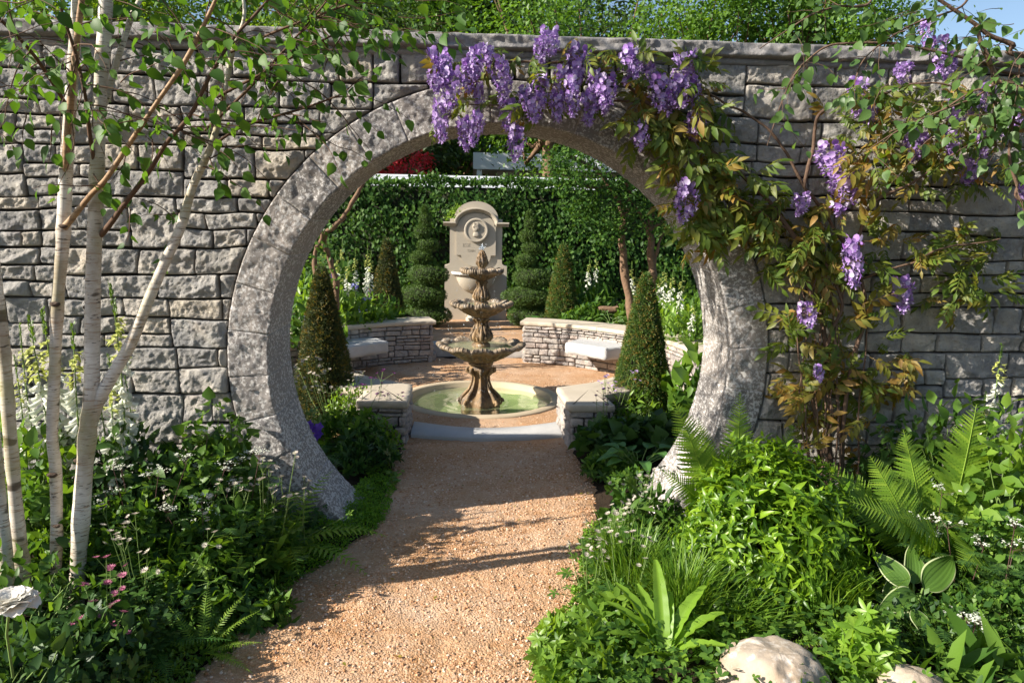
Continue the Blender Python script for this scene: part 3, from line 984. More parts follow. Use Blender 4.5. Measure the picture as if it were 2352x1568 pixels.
# front sill (strip, concave on both sides)
xs = np.linspace(-.47, .74, 16)
yb = 5.98 - .20 * np.sin(PI * (xs + .47) / 1.21); yf = 5.60 - .10 * np.sin(PI * (xs + .47) / 1.21)
mb = MB(); NZ = np.array([(0, .0), (0, .03), (.01, .045), (.5, .048), (.99, .045), (1, .03), (1, 0)])
P = np.stack([np.stack([xs, yf + (yb - yf) * a + .003 * vn(np.stack([xs * 20, xs * 0 + a, xs * 0], -1)), 0 * xs + z], -1) for a, z in NZ], 1)
mb.grid(P)
solo(mb, 'entrance_sill', M['sill'], 'pale grey granite sill across the path at the court entrance', 'stone sill', (.13, 5.75, 0))
# rear step
mb = slab('s', None, '', '', [(-.56, 9.28), (.70, 9.28), (.72, 9.62), (-.58, 9.62)], -.02, .175, seed=3)
solo(mb, 'stone_step', M['sill'], 'grey granite step up to the terrace behind the fountain', 'step', (.08, 9.45, 0))
mb = slab('s', None, '', '', [(-.62, 9.0), (-.44, 9.02), (-.44, 9.25), (-.62, 9.25)], -.02, .10, seed=4)
solo(mb, 'stone_block', M['lowstone'], 'small low stone block at the left foot of the granite step', 'stone block', (-.53, 9.1, 0))


def bench(label, a0, a1, seed):
    c = (a0 + a1) / 2
    poly = arcpts(2.10, a0, a1) + arcpts(1.66, a1 - .02, a0 + .02)[:]
    mb = slab('s', None, '', '', poly, .235, .375, amp=.010, bevel=.02, seed=seed)
    t = thing('stone_bench', label, 'bench', (PC[0] + 1.85 * math.sin(c), PC[1] + 1.85 * math.cos(c), .25))
    mb.build('seat', M['sill'], t)


bench('pale granite bench slab built into the sunlit walling on the right of the fountain', ang(1.05, 8.6) + .10, 1.02, 5)
bench('pale granite bench slab built into the shaded walling on the left of the fountain', -1.22, -.66, 6)


# pool: rim, floor, water
def build_pool():
    t = thing('fountain_pool', 'round sunken pool with a flush pale stone rim under the fountain', 'pool', (PC[0], PC[1], 0))
    th = np.linspace(0, 2 * PI, 161)[:-1]
    pr = [(.80, -.02), (.80, .018), (.79, .028), (.735, .032), (.712, .03), (.70, .02), (.695, -.02), (.66, -.045), (.655, -.08), (.65, -.16)]
    P = np.stack([np.stack([PC[0] + r * np.cos(th), PC[1] + r * np.sin(th), 0 * th + z], -1) for r, z in pr], 1)
    mb = MB(); mb.grid(P, True); mb.build('rim', M['rim'], t)
    mb = MB(); pr = [(.652, -.05), (.63, -.11), (.6, -.15), (.3, -.155), (.001, -.155)]
    P = np.stack([np.stack([PC[0] + r * np.cos(th), PC[1] + r * np.sin(th), 0 * th + z], -1) for r, z in pr], 1)
    mb.grid(P, True); mb.build('basin_lining', M['poolfloor'], t)
    r = np.linspace(.001, .69, 60)
    X = PC[0] + r[None] * np.cos(th)[:, None]; Y = PC[1] + r[None] * np.sin(th)[:, None]
    rr = np.broadcast_to(r[None], X.shape)
    Z = -.028 + .0022 * np.sin(rr * 70) * np.exp(-rr * 4) + .0016 * fbm(np.stack([X * 9, Y * 9, X * 0], -1), 3)
    mb = MB(); mb.grid(np.stack([X, Y, Z], -1), True)
    o = mb.build('water', M['water']); tag(o, kind='structure')


build_pool()


# ================================================================== FOUNTAIN
def build_fountain():
    cx, cy = PC[0] + .0, 6.90
    t = thing('tiered_fountain', 'weathered three tiered stone fountain standing in the round pool', 'fountain', (cx, cy, -.05))
    th = np.linspace(0, 2 * PI, 193)[:-1]

    def lathe(mb, rows, sharp=1.0):
        """rows (r, z, n, ampr, ampz, phase)"""
        out = []
        for r_, z, n, ar, az, ph in rows:
            w_ = (2 * np.abs(np.cos(n * th / 2 + ph)) - 1 if sharp < 0 else np.cos(n * th + ph)) if n else 0 * th
            rr = r_ * (1 + ar * w_); out.append(np.stack([cx + rr * np.cos(th), cy + rr * np.sin(th), z + az * w_], -1))
        # refine between rows
        P = np.stack(out, 1); n = P.shape[1]
        k = 4; tt = np.linspace(0, n - 1, (n - 1) * k + 1)
        Q = np.empty((P.shape[0], len(tt), 3))
        for a, q in enumerate(tt):
            i = min(int(q), n - 2); f = q - i
            p0, p1, p2, p3 = P[:, max(i - 1, 0)], P[:, i], P[:, i + 1], P[:, min(i + 2, n - 1)]
            Q[:, a] = .5 * (2 * p1 + (p2 - p0) * f + (2 * p0 - 5 * p1 + 4 * p2 - p3) * f * f + (3 * p1 - p0 - 3 * p2 + p3) * f ** 3)
        Q += (.0015 * fbm(Q * 60, 2))[..., None]
        mb.grid(Q, True)

    S = .0042 * 1.0                                   # metres per photo unit at the fountain
    # pedestal: scrolled legs on a swelling foot
    mb = MB()
    lathe(mb, [(.178, -.12, 8, .06, 0, 0), (.178, -.03, 8, .08, 0, 0), (.170, .02, 8, .10, 0, 0), (.138, .06, 8, .12, 0, 0), (.102, .10, 8, .12, 0, 0), (.082, .14, 8, .12, 0, 0), (.068, .19, 8, .12, 0, 0), (.064, .24, 8, .10, 0, 0), (.072, .275, 8, .08, 0, 0), (.10, .30, 8, .05, 0, 0), (.115, .325, 8, .04, 0, 0), (.10, .345, 8, .02, 0, 0), (.10, .355, 0, 0, 0, 0), (.118, .37, 0, 0, 0, 0), (.12, .385, 0, 0, 0, 0), (.112, .395, 0, 0, 0, 0)], 1.0)
    # scrolls at the foot and collar
    for k in range(8):
        a = 2 * PI * k / 8; ca, sa = math.cos(a), math.sin(a)
        sp = []
        for q in np.linspace(0, 1, 22):
            an = q * 3.6 * PI; rr = .036 * (1 - .8 * q)
            sp.append((cx + (.186 + rr * math.cos(an)) * ca, cy + (.186 + rr * math.cos(an)) * sa, .0 + rr * math.sin(an)))
        mb.tube(sp, np.linspace(.017, .007, 22), 6)
        leg = [(cx + r_ * ca, cy + r_ * sa, z) for r_, z in ((.192, .01), (.180, .05), (.146, .09), (.112, .125), (.096, .165), (.082, .21), (.080, .255), (.104, .285), (.134, .305), (.134, .33), (.115, .34))]
        mb.tube(leg, [.019, .019, .016, .013, .011, .010, .010, .014, .019, .017, .010], 8)
    mb.build('pedestal', M['fountain'], t)

    def bowl(name, R, zr, depth, nl, foot, n2, curl=.03, th_=.012):
        mb = MB(); a = .5
        # outside from foot up to the rim, then over the lip into the bowl
        rows = [(foot, zr - depth, n2, .00, 0, 0), (foot * 1.25, zr - depth * .93, n2, .03, 0, 0), (R * .42, zr - depth * .78, n2, .045, 0, 0), (R * .62, zr - depth * .52, n2, .05, 0, 0), (R * .80, zr - depth * .24, n2, .045, .004, 0), (R * .90, zr - depth * .04, nl, .025, curl * .25, 0)]
        mb2 = MB()
        lathe(mb, rows)
        mb.build(name, M['fountain'], t)
        b = mb2
        rows = [(R * .86, zr - depth * .12, nl, .02, curl * .2, 0), (R * .94, zr - .020, nl, .04, curl * .6, 0), (R * .99, zr - .012, nl, .055, curl * .85, 0), (R * 1.005, zr + .004, nl, .055, curl * .9, 0), (R * .985, zr + .020, nl, .05, curl * .9, 0), (R * .93, zr + .026, nl, .045, curl * .8, 0), (R * .85, zr + .012, nl, .03, curl * .45, 0), (R * .76, zr - .006, nl, .02, curl * .1, 0), (R * .5, zr - .02, 0, 0, 0, 0), (R * .2, zr - .02, 0, 0, 0, 0), (.02, zr - .02, 0, 0, 0, 0)]
        lathe(b, rows, -1)
        # shell ribs over the lip
        nr_ = nl * 6
        for k in range(nr_):
            an = 2 * PI * k / nr_; w_ = 2 * abs(math.cos(nl * an / 2)) - 1
            pts = []
            for r_, z, ar, az in ((.90, -.024, .03, .45), (.955, -.019, .045, .7), (1.0, -.008, .055, .87), (1.012, .005, .055, .9), (.992, .022, .05, .9), (.935, .029, .045, .8), (.86, .015, .03, .5)):
                rr = R * r_ * (1 + ar * w_)
                pts.append((cx + rr * math.cos(an), cy + rr * math.sin(an), zr + z + curl * az * w_))
            b.tube(pts, [.002, .0045, .0055, .0055, .0055, .0045, .002], 5)
        o = b.build('bowl_rim', M['fountain_rim'], t)
    # lower, middle, top bowls
    bowl('lower_bowl', .405, .545, .165, 12, .085, 24, .017)
    bowl('middle_bowl', .285, .945, .125, 12, .06, 24, .012)
    bowl('top_bowl', .195, 1.262, .085, 12, .045, 24, .007)
    mb = MB()
    lathe(mb, [(.088, .52, 0, 0, 0, 0), (.088, .565, 0, 0, 0, 0), (.08, .575, 0, 0, 0, 0), (.065, .585, 8, .0, 0, 0), (.095, .61, 8, .10, 0, 0), (.104, .645, 8, .14, 0, 0), (.088, .69, 8, .14, 0, 0), (.058, .735, 8, .12, 0, 0), (.05, .77, 8, .10, 0, 0), (.062, .795, 8, .08, 0, 0), (.076, .812, 8, .05, 0, 0), (.062, .825, 0, 0, 0, 0)])
    for k in range(8):
        a = 2 * PI * (k + .5) / 8; ca, sa = math.cos(a), math.sin(a)
        mb.tube([(cx + r_ * ca, cy + r_ * sa, z) for r_, z in ((.09, .60), (.112, .64), (.098, .69), (.068, .74), (.058, .775), (.082, .805))], [.008, .012, .011, .008, .007, .01], 6)
    mb.build('lower_stem', M['fountain'], t)
    mb = MB()
    lathe(mb, [(.065, .93, 0, 0, 0, 0), (.068, .965, 0, 0, 0, 0), (.06, .972, 0, 0, 0, 0), (.05, .98, 8, 0, 0, 0), (.072, 1.0, 8, .10, 0, 0), (.078, 1.03, 8, .14, 0, 0), (.062, 1.07, 8, .12, 0, 0), (.04, 1.10, 8, .10, 0, 0), (.038, 1.13, 8, .08, 0, 0), (.05, 1.16, 8, .06, 0, 0), (.058, 1.17, 0, 0, 0, 0), (.048, 1.18, 0, 0, 0, 0)])
    for k in range(8):
        a = 2 * PI * (k + .5) / 8; ca, sa = math.cos(a), math.sin(a)
        mb.tube([(cx + r_ * ca, cy + r_ * sa, z) for r_, z in ((.068, .99), (.085, 1.03), (.07, 1.075), (.046, 1.11), (.045, 1.14), (.06, 1.165))], [.006, .009, .008, .006, .005, .007], 6)
    mb.build('upper_stem', M['fountain'], t)
    mb = MB()
    lathe(mb, [(.05, 1.24, 0, 0, 0, 0), (.05, 1.275, 0, 0, 0, 0), (.038, 1.285, 0, 0, 0, 0), (.034, 1.30, 0, 0, 0, 0), (.048, 1.32, 9, .08, 0, 0), (.056, 1.35, 9, .13, 0, 0), (.05, 1.38, 9, .1, 0, .5), (.044, 1.40, 9, .12, 0, 1), (.034, 1.43, 9, .12, 0, 2), (.02, 1.455, 7, .1, 0, 0), (.003, 1.47, 0, 0, 0, 0)])
    r = np.random.default_rng(3); q = LEAF['small']
    n = 70; a = r.uniform(0, 2 * PI, n); z = r.uniform(1.31, 1.45, n); rr = .052 - .03 * np.clip((z - 1.36) / .09, 0, 1)
    p = np.stack([cx + rr * np.cos(a), cy + rr * np.sin(a), z], -1)
    mb.inst(q, p, np.stack([np.cos(a) * .5, np.sin(a) * .5, np.ones(n)], -1), np.stack([np.cos(a), np.sin(a), 0 * a], -1), .022)
    mb.build('finial', M['fountain'], t)
    # water in the bowls, jet and falling drops
    mb = MB()
    for R, z in ((.36, .545), (.245, .945), (.165, 1.262)):
        rr = np.linspace(.02, R, 8)
        mb.grid(np.stack([cx + rr[None] * np.cos(th)[:, None], cy + rr[None] * np.sin(th)[:, None], z + .001 * vn(np.stack([rr[None] * 60 * np.cos(th)[:, None], rr[None] * 60 * np.sin(th)[:, None], 0 * th[:, None] + rr[None] * 0], -1))], -1), True)
    mb.build('bowl_water', M['water'], t)['kind'] = 'stuff'
    mb = MB(); r = np.random.default_rng(9)
    ico = T_join([(T_leaf(.9, .2, .2, 2), [0, 0, 0], [0, 0, 1], [math.cos(a), math.sin(a), 0], 1) for a in (0, 2.1, 4.2)])
    n = 90
    p = np.array([cx, cy, 1.465]) + np.abs(r.normal(0, 1, (n, 3))) * [0, 0, .025] + r.normal(0, .011, (n, 3)) * [1, 1, 0]
    mb.inst(ico, p, r.normal(0, .3, (n, 3)) + [0, 0, 1], r.normal(0, 1, (n, 3)), r.uniform(.006, .016, n))
    for R, z0, z1, k in ((.20, .96, 1.25, 130), (.29, .56, .92, 170), (.42, -.02, .5, 130)):
        a = r.uniform(0, 2 * PI, k) // (2 * PI / 12) * (2 * PI / 12) + r.normal(0, .03, k); rr = R + .02 + r.uniform(0, .03, k)
        p = np.stack([cx + rr * np.cos(a), cy + rr * np.sin(a), r.uniform(z0, z1, k)], -1)
        mb.inst(ico, p, [0, 0, 1], r.normal(0, 1, (k, 3)), r.uniform(.004, .009, k))
    mb.build('falling_water', M['drop'], t)['kind'] = 'stuff'


build_fountain()


# ================================================================== TERRACE AND MONUMENT
def build_terrace():
    TZ = .17
    X, Y = np.meshgrid(np.linspace(-.95, 1.1, 60), np.linspace(9.6, 14.4, 90), indexing='ij')
    P = np.stack([X, Y, X * 0], -1); P[..., 2] = TZ + .004 * fbm(P * 12, 3)
    mb = MB(); mb.grid(P); mb.grid(np.stack([P[:, 0] - [0, 0, .2], P[:, 0]], 1)); tag(mb.build('terrace_gravel', M['gravel']), kind='structure')
    # planting beds behind the curved walls
    for sg in (-1, 1):
        a = np.linspace(.28, 1.9, 40) * sg; r = np.concatenate([np.linspace(RB_OUT - .05, 4, 14), [6, 9]])
        X = PC[0] + r[None] * np.sin(a)[:, None]; Y = PC[1] + r[None] * np.cos(a)[:, None]
        Z = .42 + .02 * vn(np.stack([X * 4, Y * 4, X * 0], -1))
        # fall to the terrace beside the monument and to the ground at the outer end
        Z = Z * np.clip((np.abs(X - .08) - .72) / .12, .2, 1)
        Z = Z * np.clip((Y - 5.6) / .6, .02, 1)
        P = np.stack([X, Y, Z], -1)
        mb = MB(); mb.grid(P if sg > 0 else P[::-1])
        tag(mb.build('border_soil', M['soil']), kind='structure')


build_terrace()


def build_monument():
    D = 12.0; TZ = .17
    K = .00723; cx = at(1093, 600, D)[0]
    zz = lambda py: at(1093, py, D)[2]
    W2 = lambda zx: (zx - 378) * .334 * K             # zoom-sheet x to metres from the axis
    ZY = lambda zy: zz(.91875 * (500 + .3636 * zy))
    t = thing('wall_fountain', 'arched buff stone wall fountain with a carved medallion and half round basin', 'wall fountain', (cx, D, TZ))
    # back slab outline
    zb, zsh, zco, zct, ztop = TZ - .05, ZY(452), ZY(182), ZY(130), ZY(8)
    wb, wu = W2(595) - .01, W2(556)
    R = .36
    out = [(-wb, zb), (-wb, zsh)]
    for q in np.linspace(0, PI / 2, 8): out.append((-wb + .0 + (wb - wu) * math.sin(q) , zsh + .06 * (1 - math.cos(q))))
    out += [(-wu, zct), (-R, zct)]
    hh = ztop - zct
    for q in np.linspace(0, PI, 26): out.append((-R * math.cos(q), zct + hh * math.sin(q)))
    out += [(R, zct), (wu, zct)]
    for q in np.linspace(PI / 2, 0, 8): out.append((wb - (wb - wu) * math.sin(q), zsh + .06 * (1 - math.cos(q))))
    out += [(wb, zsh), (wb, zb)]
    mb = MB(); o = np.array(out)
    mb.prism(np.stack([cx + o[:, 0], o[:, 1]], -1), D + .02, D + .30, ctr=(cx, zsh - .15))
    mb.build('back_slab', M['monument'], t, smooth=False)
    # cornice moulding: swept profile along straight-arch-straight line
    rin = .30; za = zco
    line = [(-.535, za, 0), (-rin - .045, za, 0)]
    arc = [(-rin * math.cos(q), za + .02 + (ZY(62) - za - .07) * math.sin(q)) for q in np.linspace(.12, PI - .12, 28)]
    pts = [(-.535, za)] + [(-rin - .03, za)] + arc + [(rin + .03, za)] + [(.535, za)]
    pts = np.array(pts)
    tg = unit(np.gradient(pts, axis=0)); nn = np.stack([-tg[:, 1], tg[:, 0]], -1)
    nn[:2] = [0, 1]; nn[-2:] = [0, 1]
    prof = [(0, .03), (0, -.03), (.012, -.035), (.016, -.05), (.03, -.062), (.042, -.085), (.046, -.10), (.064, -.10), (.07, -.095), (.07, .03)]
    P = np.stack([np.stack([cx + pts[:, 0] + nn[:, 0] * a, D + .0 * pts[:, 0] + b + .02, pts[:, 1] + nn[:, 1] * a], -1) for a, b in prof], 1)
    mb = MB(); mb.grid(P)
    for e_ in (P[0], P[-1]):
        n = len(e_); i = np.arange(n); mb.add(np.vstack([e_, e_.mean(0)]), {3: np.stack([i, (i + 1) % n, i * 0 + n], -1)})
    mb.build('cornice', M['monument'], t, smooth=False)
    # raised panel with lobed foot
    pw = W2(512)
    zpb, zl = ZY(380), ZY(452)
    o = [(-pw, za), (-pw, zpb), (-pw + .08, zpb)]
    for q in np.linspace(0, PI, 18): o.append((-(pw - .08) * math.cos(q), zpb - .012 - (zpb - zl) * math.sin(q)))
    o += [(pw - .08, zpb), (pw, zpb), (pw, za)]
    for q in np.linspace(0, PI, 18): o.append(((rin + .0) * math.cos(q), za + .005 + (ZY(62) - za - .07) * math.sin(q)))
    o = np.array(o)
    mb = MB(); mb.prism(np.stack([cx + o[:, 0], o[:, 1]], -1), D - .012, D + .021)
    # raised edge fillet
    oo = np.vstack([o, o[:1]])
    mb.build('panel', M['monument'], t, smooth=False)
    # medallion
    zc = ZY(208); R1 = .185
    th = np.linspace(0, 2 * PI, 73)
    pr = [(R1 + .012, -.012), (R1 + .012, -.05), (R1, -.056), (R1 - .018, -.056), (R1 - .022, -.044), (.001, -.044)]
    P = np.stack([np.stack([cx + r * np.cos(th), D + b + 0 * th, zc + r * np.sin(th)], -1) for r, b in pr], 1)
    mb = MB(); mb.grid(P[::-1]); med = mb.build('medallion', M['monument'], t, smooth=False)
    # generic classical head in profile, facing right, on the medallion
    head = [(-.035, -.03), (-.055, .02), (-.062, .06), (-.05, .10), (-.02, .125), (.02, .128), (.048, .108), (.055, .085), (.052, .07), (.066, .045), (.058, .038), (.060, .028), (.054, .022), (.056, .012), (.046, .002), (.022, .0), (.018, -.02), (.0, -.028)]
    bust = [(-.035, -.022), (.018, -.018), (.052, -.06), (.06, -.085), (.045, -.105), (.02, -.112), (-.02, -.108), (-.05, -.10), (-.052, -.075)]
    mb = MB()
    for pl, dep in ((head, .026), (bust, .02)):
        p = np.array(pl); c = p.mean(0); n = len(p); k = np.arange(n)
        rows = [np.stack([cx + p[:, 0], 0 * k + D - .043, zc + p[:, 1]], -1)]
        for f, dd in ((.97, dep * .6), (.85, dep * .9), (.5, dep * 1.1), (.02, dep * 1.15)):
            q = c + (p - c) * f; rows.append(np.stack([cx + q[:, 0], 0 * k + D - .043 - dd, zc + q[:, 1]], -1))
        mb.grid(np.stack(rows, 1)[::-1], True)
    r = np.random.default_rng(2)
    for _ in range(26):
        a, b = r.uniform(-.055, .03), r.uniform(.05, .12)
        th2 = np.linspace(0, 2 * PI, 7)
        mb.tube([(cx + a + .012 * math.cos(q), D - .07, zc + b + .008 * math.sin(q)) for q in th2], .0045, 5)
    mb.build('profile_relief', M['monument'], med, O=np.array([cx, D, TZ]))
    # worn carved lettering
    for txt, zy, sx in (('ESSE', 312, .12), ('CAIN', 347, .12)):
        cu = bpy.data.curves.new('inscription', 'FONT'); cu.body = txt; cu.size = .05; cu.extrude = .0025; cu.align_x = 'CENTER'
        tmp = bpy.data.objects.new('tmp', cu); COL.objects.link(tmp)
        bpy.context.view_layer.update()
        me = bpy.data.meshes.new_from_object(tmp.evaluated_get(bpy.context.evaluated_depsgraph_get()))
        COL.objects.unlink(tmp); bpy.data.objects.remove(tmp)
        v = np.zeros(len(me.vertices) * 3, np.float32); me.vertices.foreach_get('co', v); v = v.reshape(-1, 3)
        wd = v[:, 0].max() - v[:, 0].min(); k = sx / wd
        W = np.stack([cx + (-.16 if txt == 'ESSE' else -.08) + v[:, 0] * k, D - .0125 - v[:, 2], ZY(zy) - .02 + v[:, 1] * k * 1.1], -1) - np.array([cx, D, TZ])
        me.vertices.foreach_set('co', W.astype(np.float32).ravel()); me.materials.clear(); me.materials.append(M['monument']); me.update()
        ob = bpy.data.objects.new('inscription', me); COL.objects.link(ob); ob.parent = t
    # basin: half round bowl with a thick pale lip
    zr, zbm = ZY(495), ZY(655)
    a = np.linspace(0, PI, 41); mb = MB()
    pr = [(.40, 0), (.405, -.02), (.385, -.045), (.33, -.05), (.325, -.07), (.315, -.12), (.27, -.22), (.19, -.30), (.10, -.34), (.03, -.35)]
    P = np.stack([np.stack([cx + .0 + r * np.cos(a), D + .02 - r * .72 * np.sin(a), zr + z + 0 * a], -1) for r, z in pr[3:]], 1)
    mb.grid(P[::-1]); bs = mb.build('basin', M['monument'], t)
    mb = MB()
    pr2 = [(.33, -.05), (.385, -.045), (.405, -.02), (.40, .0), (.36, .002), (.33, -.03), (.2, -.06), (.01, -.06)]
    P = np.stack([np.stack([cx + r * np.cos(a), D + .02 - r * .72 * np.sin(a), zr + z + 0 * a], -1) for r, z in pr2], 1)
    mb.grid(P[::-1]); mb.build('basin_lip', M['basin_w'], bs, O=np.array([cx, D, TZ]))
    mb = MB()
    a = np.linspace(0, 2 * PI, 33)[:-1]
    P = np.stack([np.stack([cx + r * np.cos(a), D - .10 + r * .9 * np.sin(a), z + 0 * a], -1) for r, z in ((.03, zr - .34), (.05, zr - .36), (.045, zr - .40), (.07, zr - .50), (.11, zr - .58), (.13, TZ + .06), (.16, TZ + .05), (.16, TZ))], 1)
    mb.grid(P[::-1], True); mb.build('basin_foot', M['monument'], t)


build_monument()

# ================================================================== PLANT BUILDERS
UP = np.array([0, 0, 1.0])


def sph(rng, n):
    return unit(rng.normal(0, 1, (n, 3)))


def mound(name, label, cat, c, rx, ry, h, T, size, n, mat, seed=0, up=.5, group=None, z0=None, shell=.55, flat=.6, jit=.5, core=False, szv=.25, droop=0.0, extra=None, lump=.18):
    """leafy clump: leaves through the upper half of a lumpy ellipsoid"""
    rng = np.random.default_rng(seed + 100)
    z0 = float(bed_h(c[0], c[1])) if z0 is None else z0
    d = sph(rng, n); d[:, 2] = np.abs(d[:, 2]) ** (1 - .35 * flat)
    d = unit(d)
    r = shell + (1 - shell) * rng.random(n) ** .6
    r = r * (1 + lump * vn(d * 2.2 + seed * 3.7) + lump * .5 * vn(d * 5 + seed))
    p = np.array([c[0], c[1], z0]) + d * r[:, None] * [rx, ry, h]
    nd = unit(d * [1 / rx, 1 / ry, 1 / h])
    dirs = nd * (1 - up) + UP * (up - droop) + rng.normal(0, jit, (n, 3))
    nrm = nd + UP * .6 + rng.normal(0, .35, (n, 3))
    mb = MB(); s = size * (1 + rng.normal(0, szv, n)).clip(.45, 1.7)
    T_ = T if isinstance(T, list) else [T]
    k = rng.integers(0, len(T_), n)
    for i, q in enumerate(T_):
        m_ = k == i
        mb.inst(q, p[m_], dirs[m_], nrm[m_], s[m_])
    t = thing(name, label, cat, (c[0], c[1], z0), group)
    mb.build('foliage', mat, t)
    if extra: extra(t, rng)
    # a few stems so that the clump stands on something
    sm = MB()
    for _ in range(max(5, int(18 * min(1, rx * 3)))):
        e = np.array([c[0], c[1], z0]) + sph(rng, 1)[0] * [rx * .6, ry * .6, 0] + [0, 0, h * rng.uniform(.5, .85)]
        b = np.array([c[0], c[1], z0 - .02]) + rng.normal(0, .25, 3) * [rx, ry, 0]
        sm.tube([b, (b + e) / 2 + [0, 0, h * .1], e], [.004, .003, .002], 4)
    sm.build('stem', M['stalk'], t)['kind'] = 'stuff'
    return t


def cone(name, label, c, r, h, mat, seed, n=9000, z0=0., size=.03, tip=None, group=None, power=.85):
    rng = np.random.default_rng(seed)
    t = thing(name, label, 'topiary', (c[0], c[1], z0), group)
    u = 1 - rng.random(n) ** .62
    a = rng.uniform(0, 2 * PI, n)
    prof = lambda u: r * (1 - u) ** power * (1 + .10 * np.sin(u * 3)) + .018
    d0 = np.stack([np.cos(a), np.sin(a), u * 0], -1)
    rr = prof(u) * (1 - .22 * rng.random(n) ** 2.2) * (1 + .06 * vn(np.stack([a * 2, u * 9, a * 0 + seed], -1)))
    p = np.stack([c[0] + rr * d0[:, 0], c[1] + rr * d0[:, 1], z0 + u * h * .97 + .02], -1)
    dirs = d0 * .9 + UP * .45 + rng.normal(0, .4, (n, 3))
    mb = MB(); s = size * rng.uniform(.6, 1.25, n)
    sel = rng.random(n) < .15
    mb.inst(LEAF['needle3'], p[~sel], dirs[~sel], d0[~sel] + UP * .5, s[~sel])
    mb.build('foliage', mat, t)
    mb = MB(); mb.inst(LEAF['needle3'], p[sel] + d0[sel] * .008, dirs[sel], d0[sel] + UP * .5, s[sel])
    mb.build('new_growth', tip or M['yew_tip'], t)
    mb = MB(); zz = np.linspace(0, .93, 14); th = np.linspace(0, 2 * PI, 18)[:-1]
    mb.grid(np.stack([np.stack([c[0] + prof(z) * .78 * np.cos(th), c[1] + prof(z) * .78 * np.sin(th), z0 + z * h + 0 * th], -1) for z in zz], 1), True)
    mb.build('dark_core', M['core'], t)  # solid dark body added so the cone is not see-through
    return t


def spiral(label, c, z0, h, seed, mat):
    """cloud pruned yew: balls getting smaller up the stem"""
    rng = np.random.default_rng(seed)
    t = thing('topiary_yew', label, 'topiary', (c[0], c[1], z0))
    lv = [(.14, .37, .16, .05), (.46, .38, .165, -.04), (.79, .31, .17, .06), (1.06, .17, .10, -.05), (1.26, .16, .11, .05), (1.46, .12, .10, -.03), (1.66, .085, .12, .01), (1.80, .04, .07, 0)]
    core = MB(); mb = MB()
    for zc, rr, hh, ox in lv:
        zc *= h / 1.85; hh *= h / 1.85
        n = int(11000 * rr ** 1.5) + 400
        d = sph(rng, n)
        p = np.array([c[0] + ox, c[1], z0 + zc]) + d * [rr, rr, hh] * (1 - .14 * rng.random(n)[:, None]) * (1 + .06 * vn(d * 3 + seed)[:, None])
        mb.inst(LEAF['needle3'], p, d * .8 + UP * .4 + rng.normal(0, .4, (n, 3)), d + UP * .3, .036 * rng.uniform(.6, 1.2, n))
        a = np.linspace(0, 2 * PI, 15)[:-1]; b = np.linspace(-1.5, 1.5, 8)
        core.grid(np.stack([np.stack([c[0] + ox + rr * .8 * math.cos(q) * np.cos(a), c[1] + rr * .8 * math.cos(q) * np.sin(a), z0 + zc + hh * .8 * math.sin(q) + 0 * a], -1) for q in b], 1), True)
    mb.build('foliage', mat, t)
    core.build('dark_core', M['core'], t)['kind'] = 'stuff'  # solid dark body added inside each ball
    return t


def bell_T():
    a = np.linspace(0, 2 * PI, 8)[:-1]
    rows = [(.03, 0, 0), (.13, .12, 0), (.17, .5, 0), (.2, .8, 0), (.30, 1.0, .05)]
    P = np.stack([np.stack([r * np.cos(a), y + 0 * a, r * np.sin(a)], -1) for r, y, _ in rows], 1)
    mb = MB(); mb.grid(P, True)
    return np.concatenate(mb.v), {4: np.concatenate(mb.f[4]), 3: []}


BELL = bell_T()


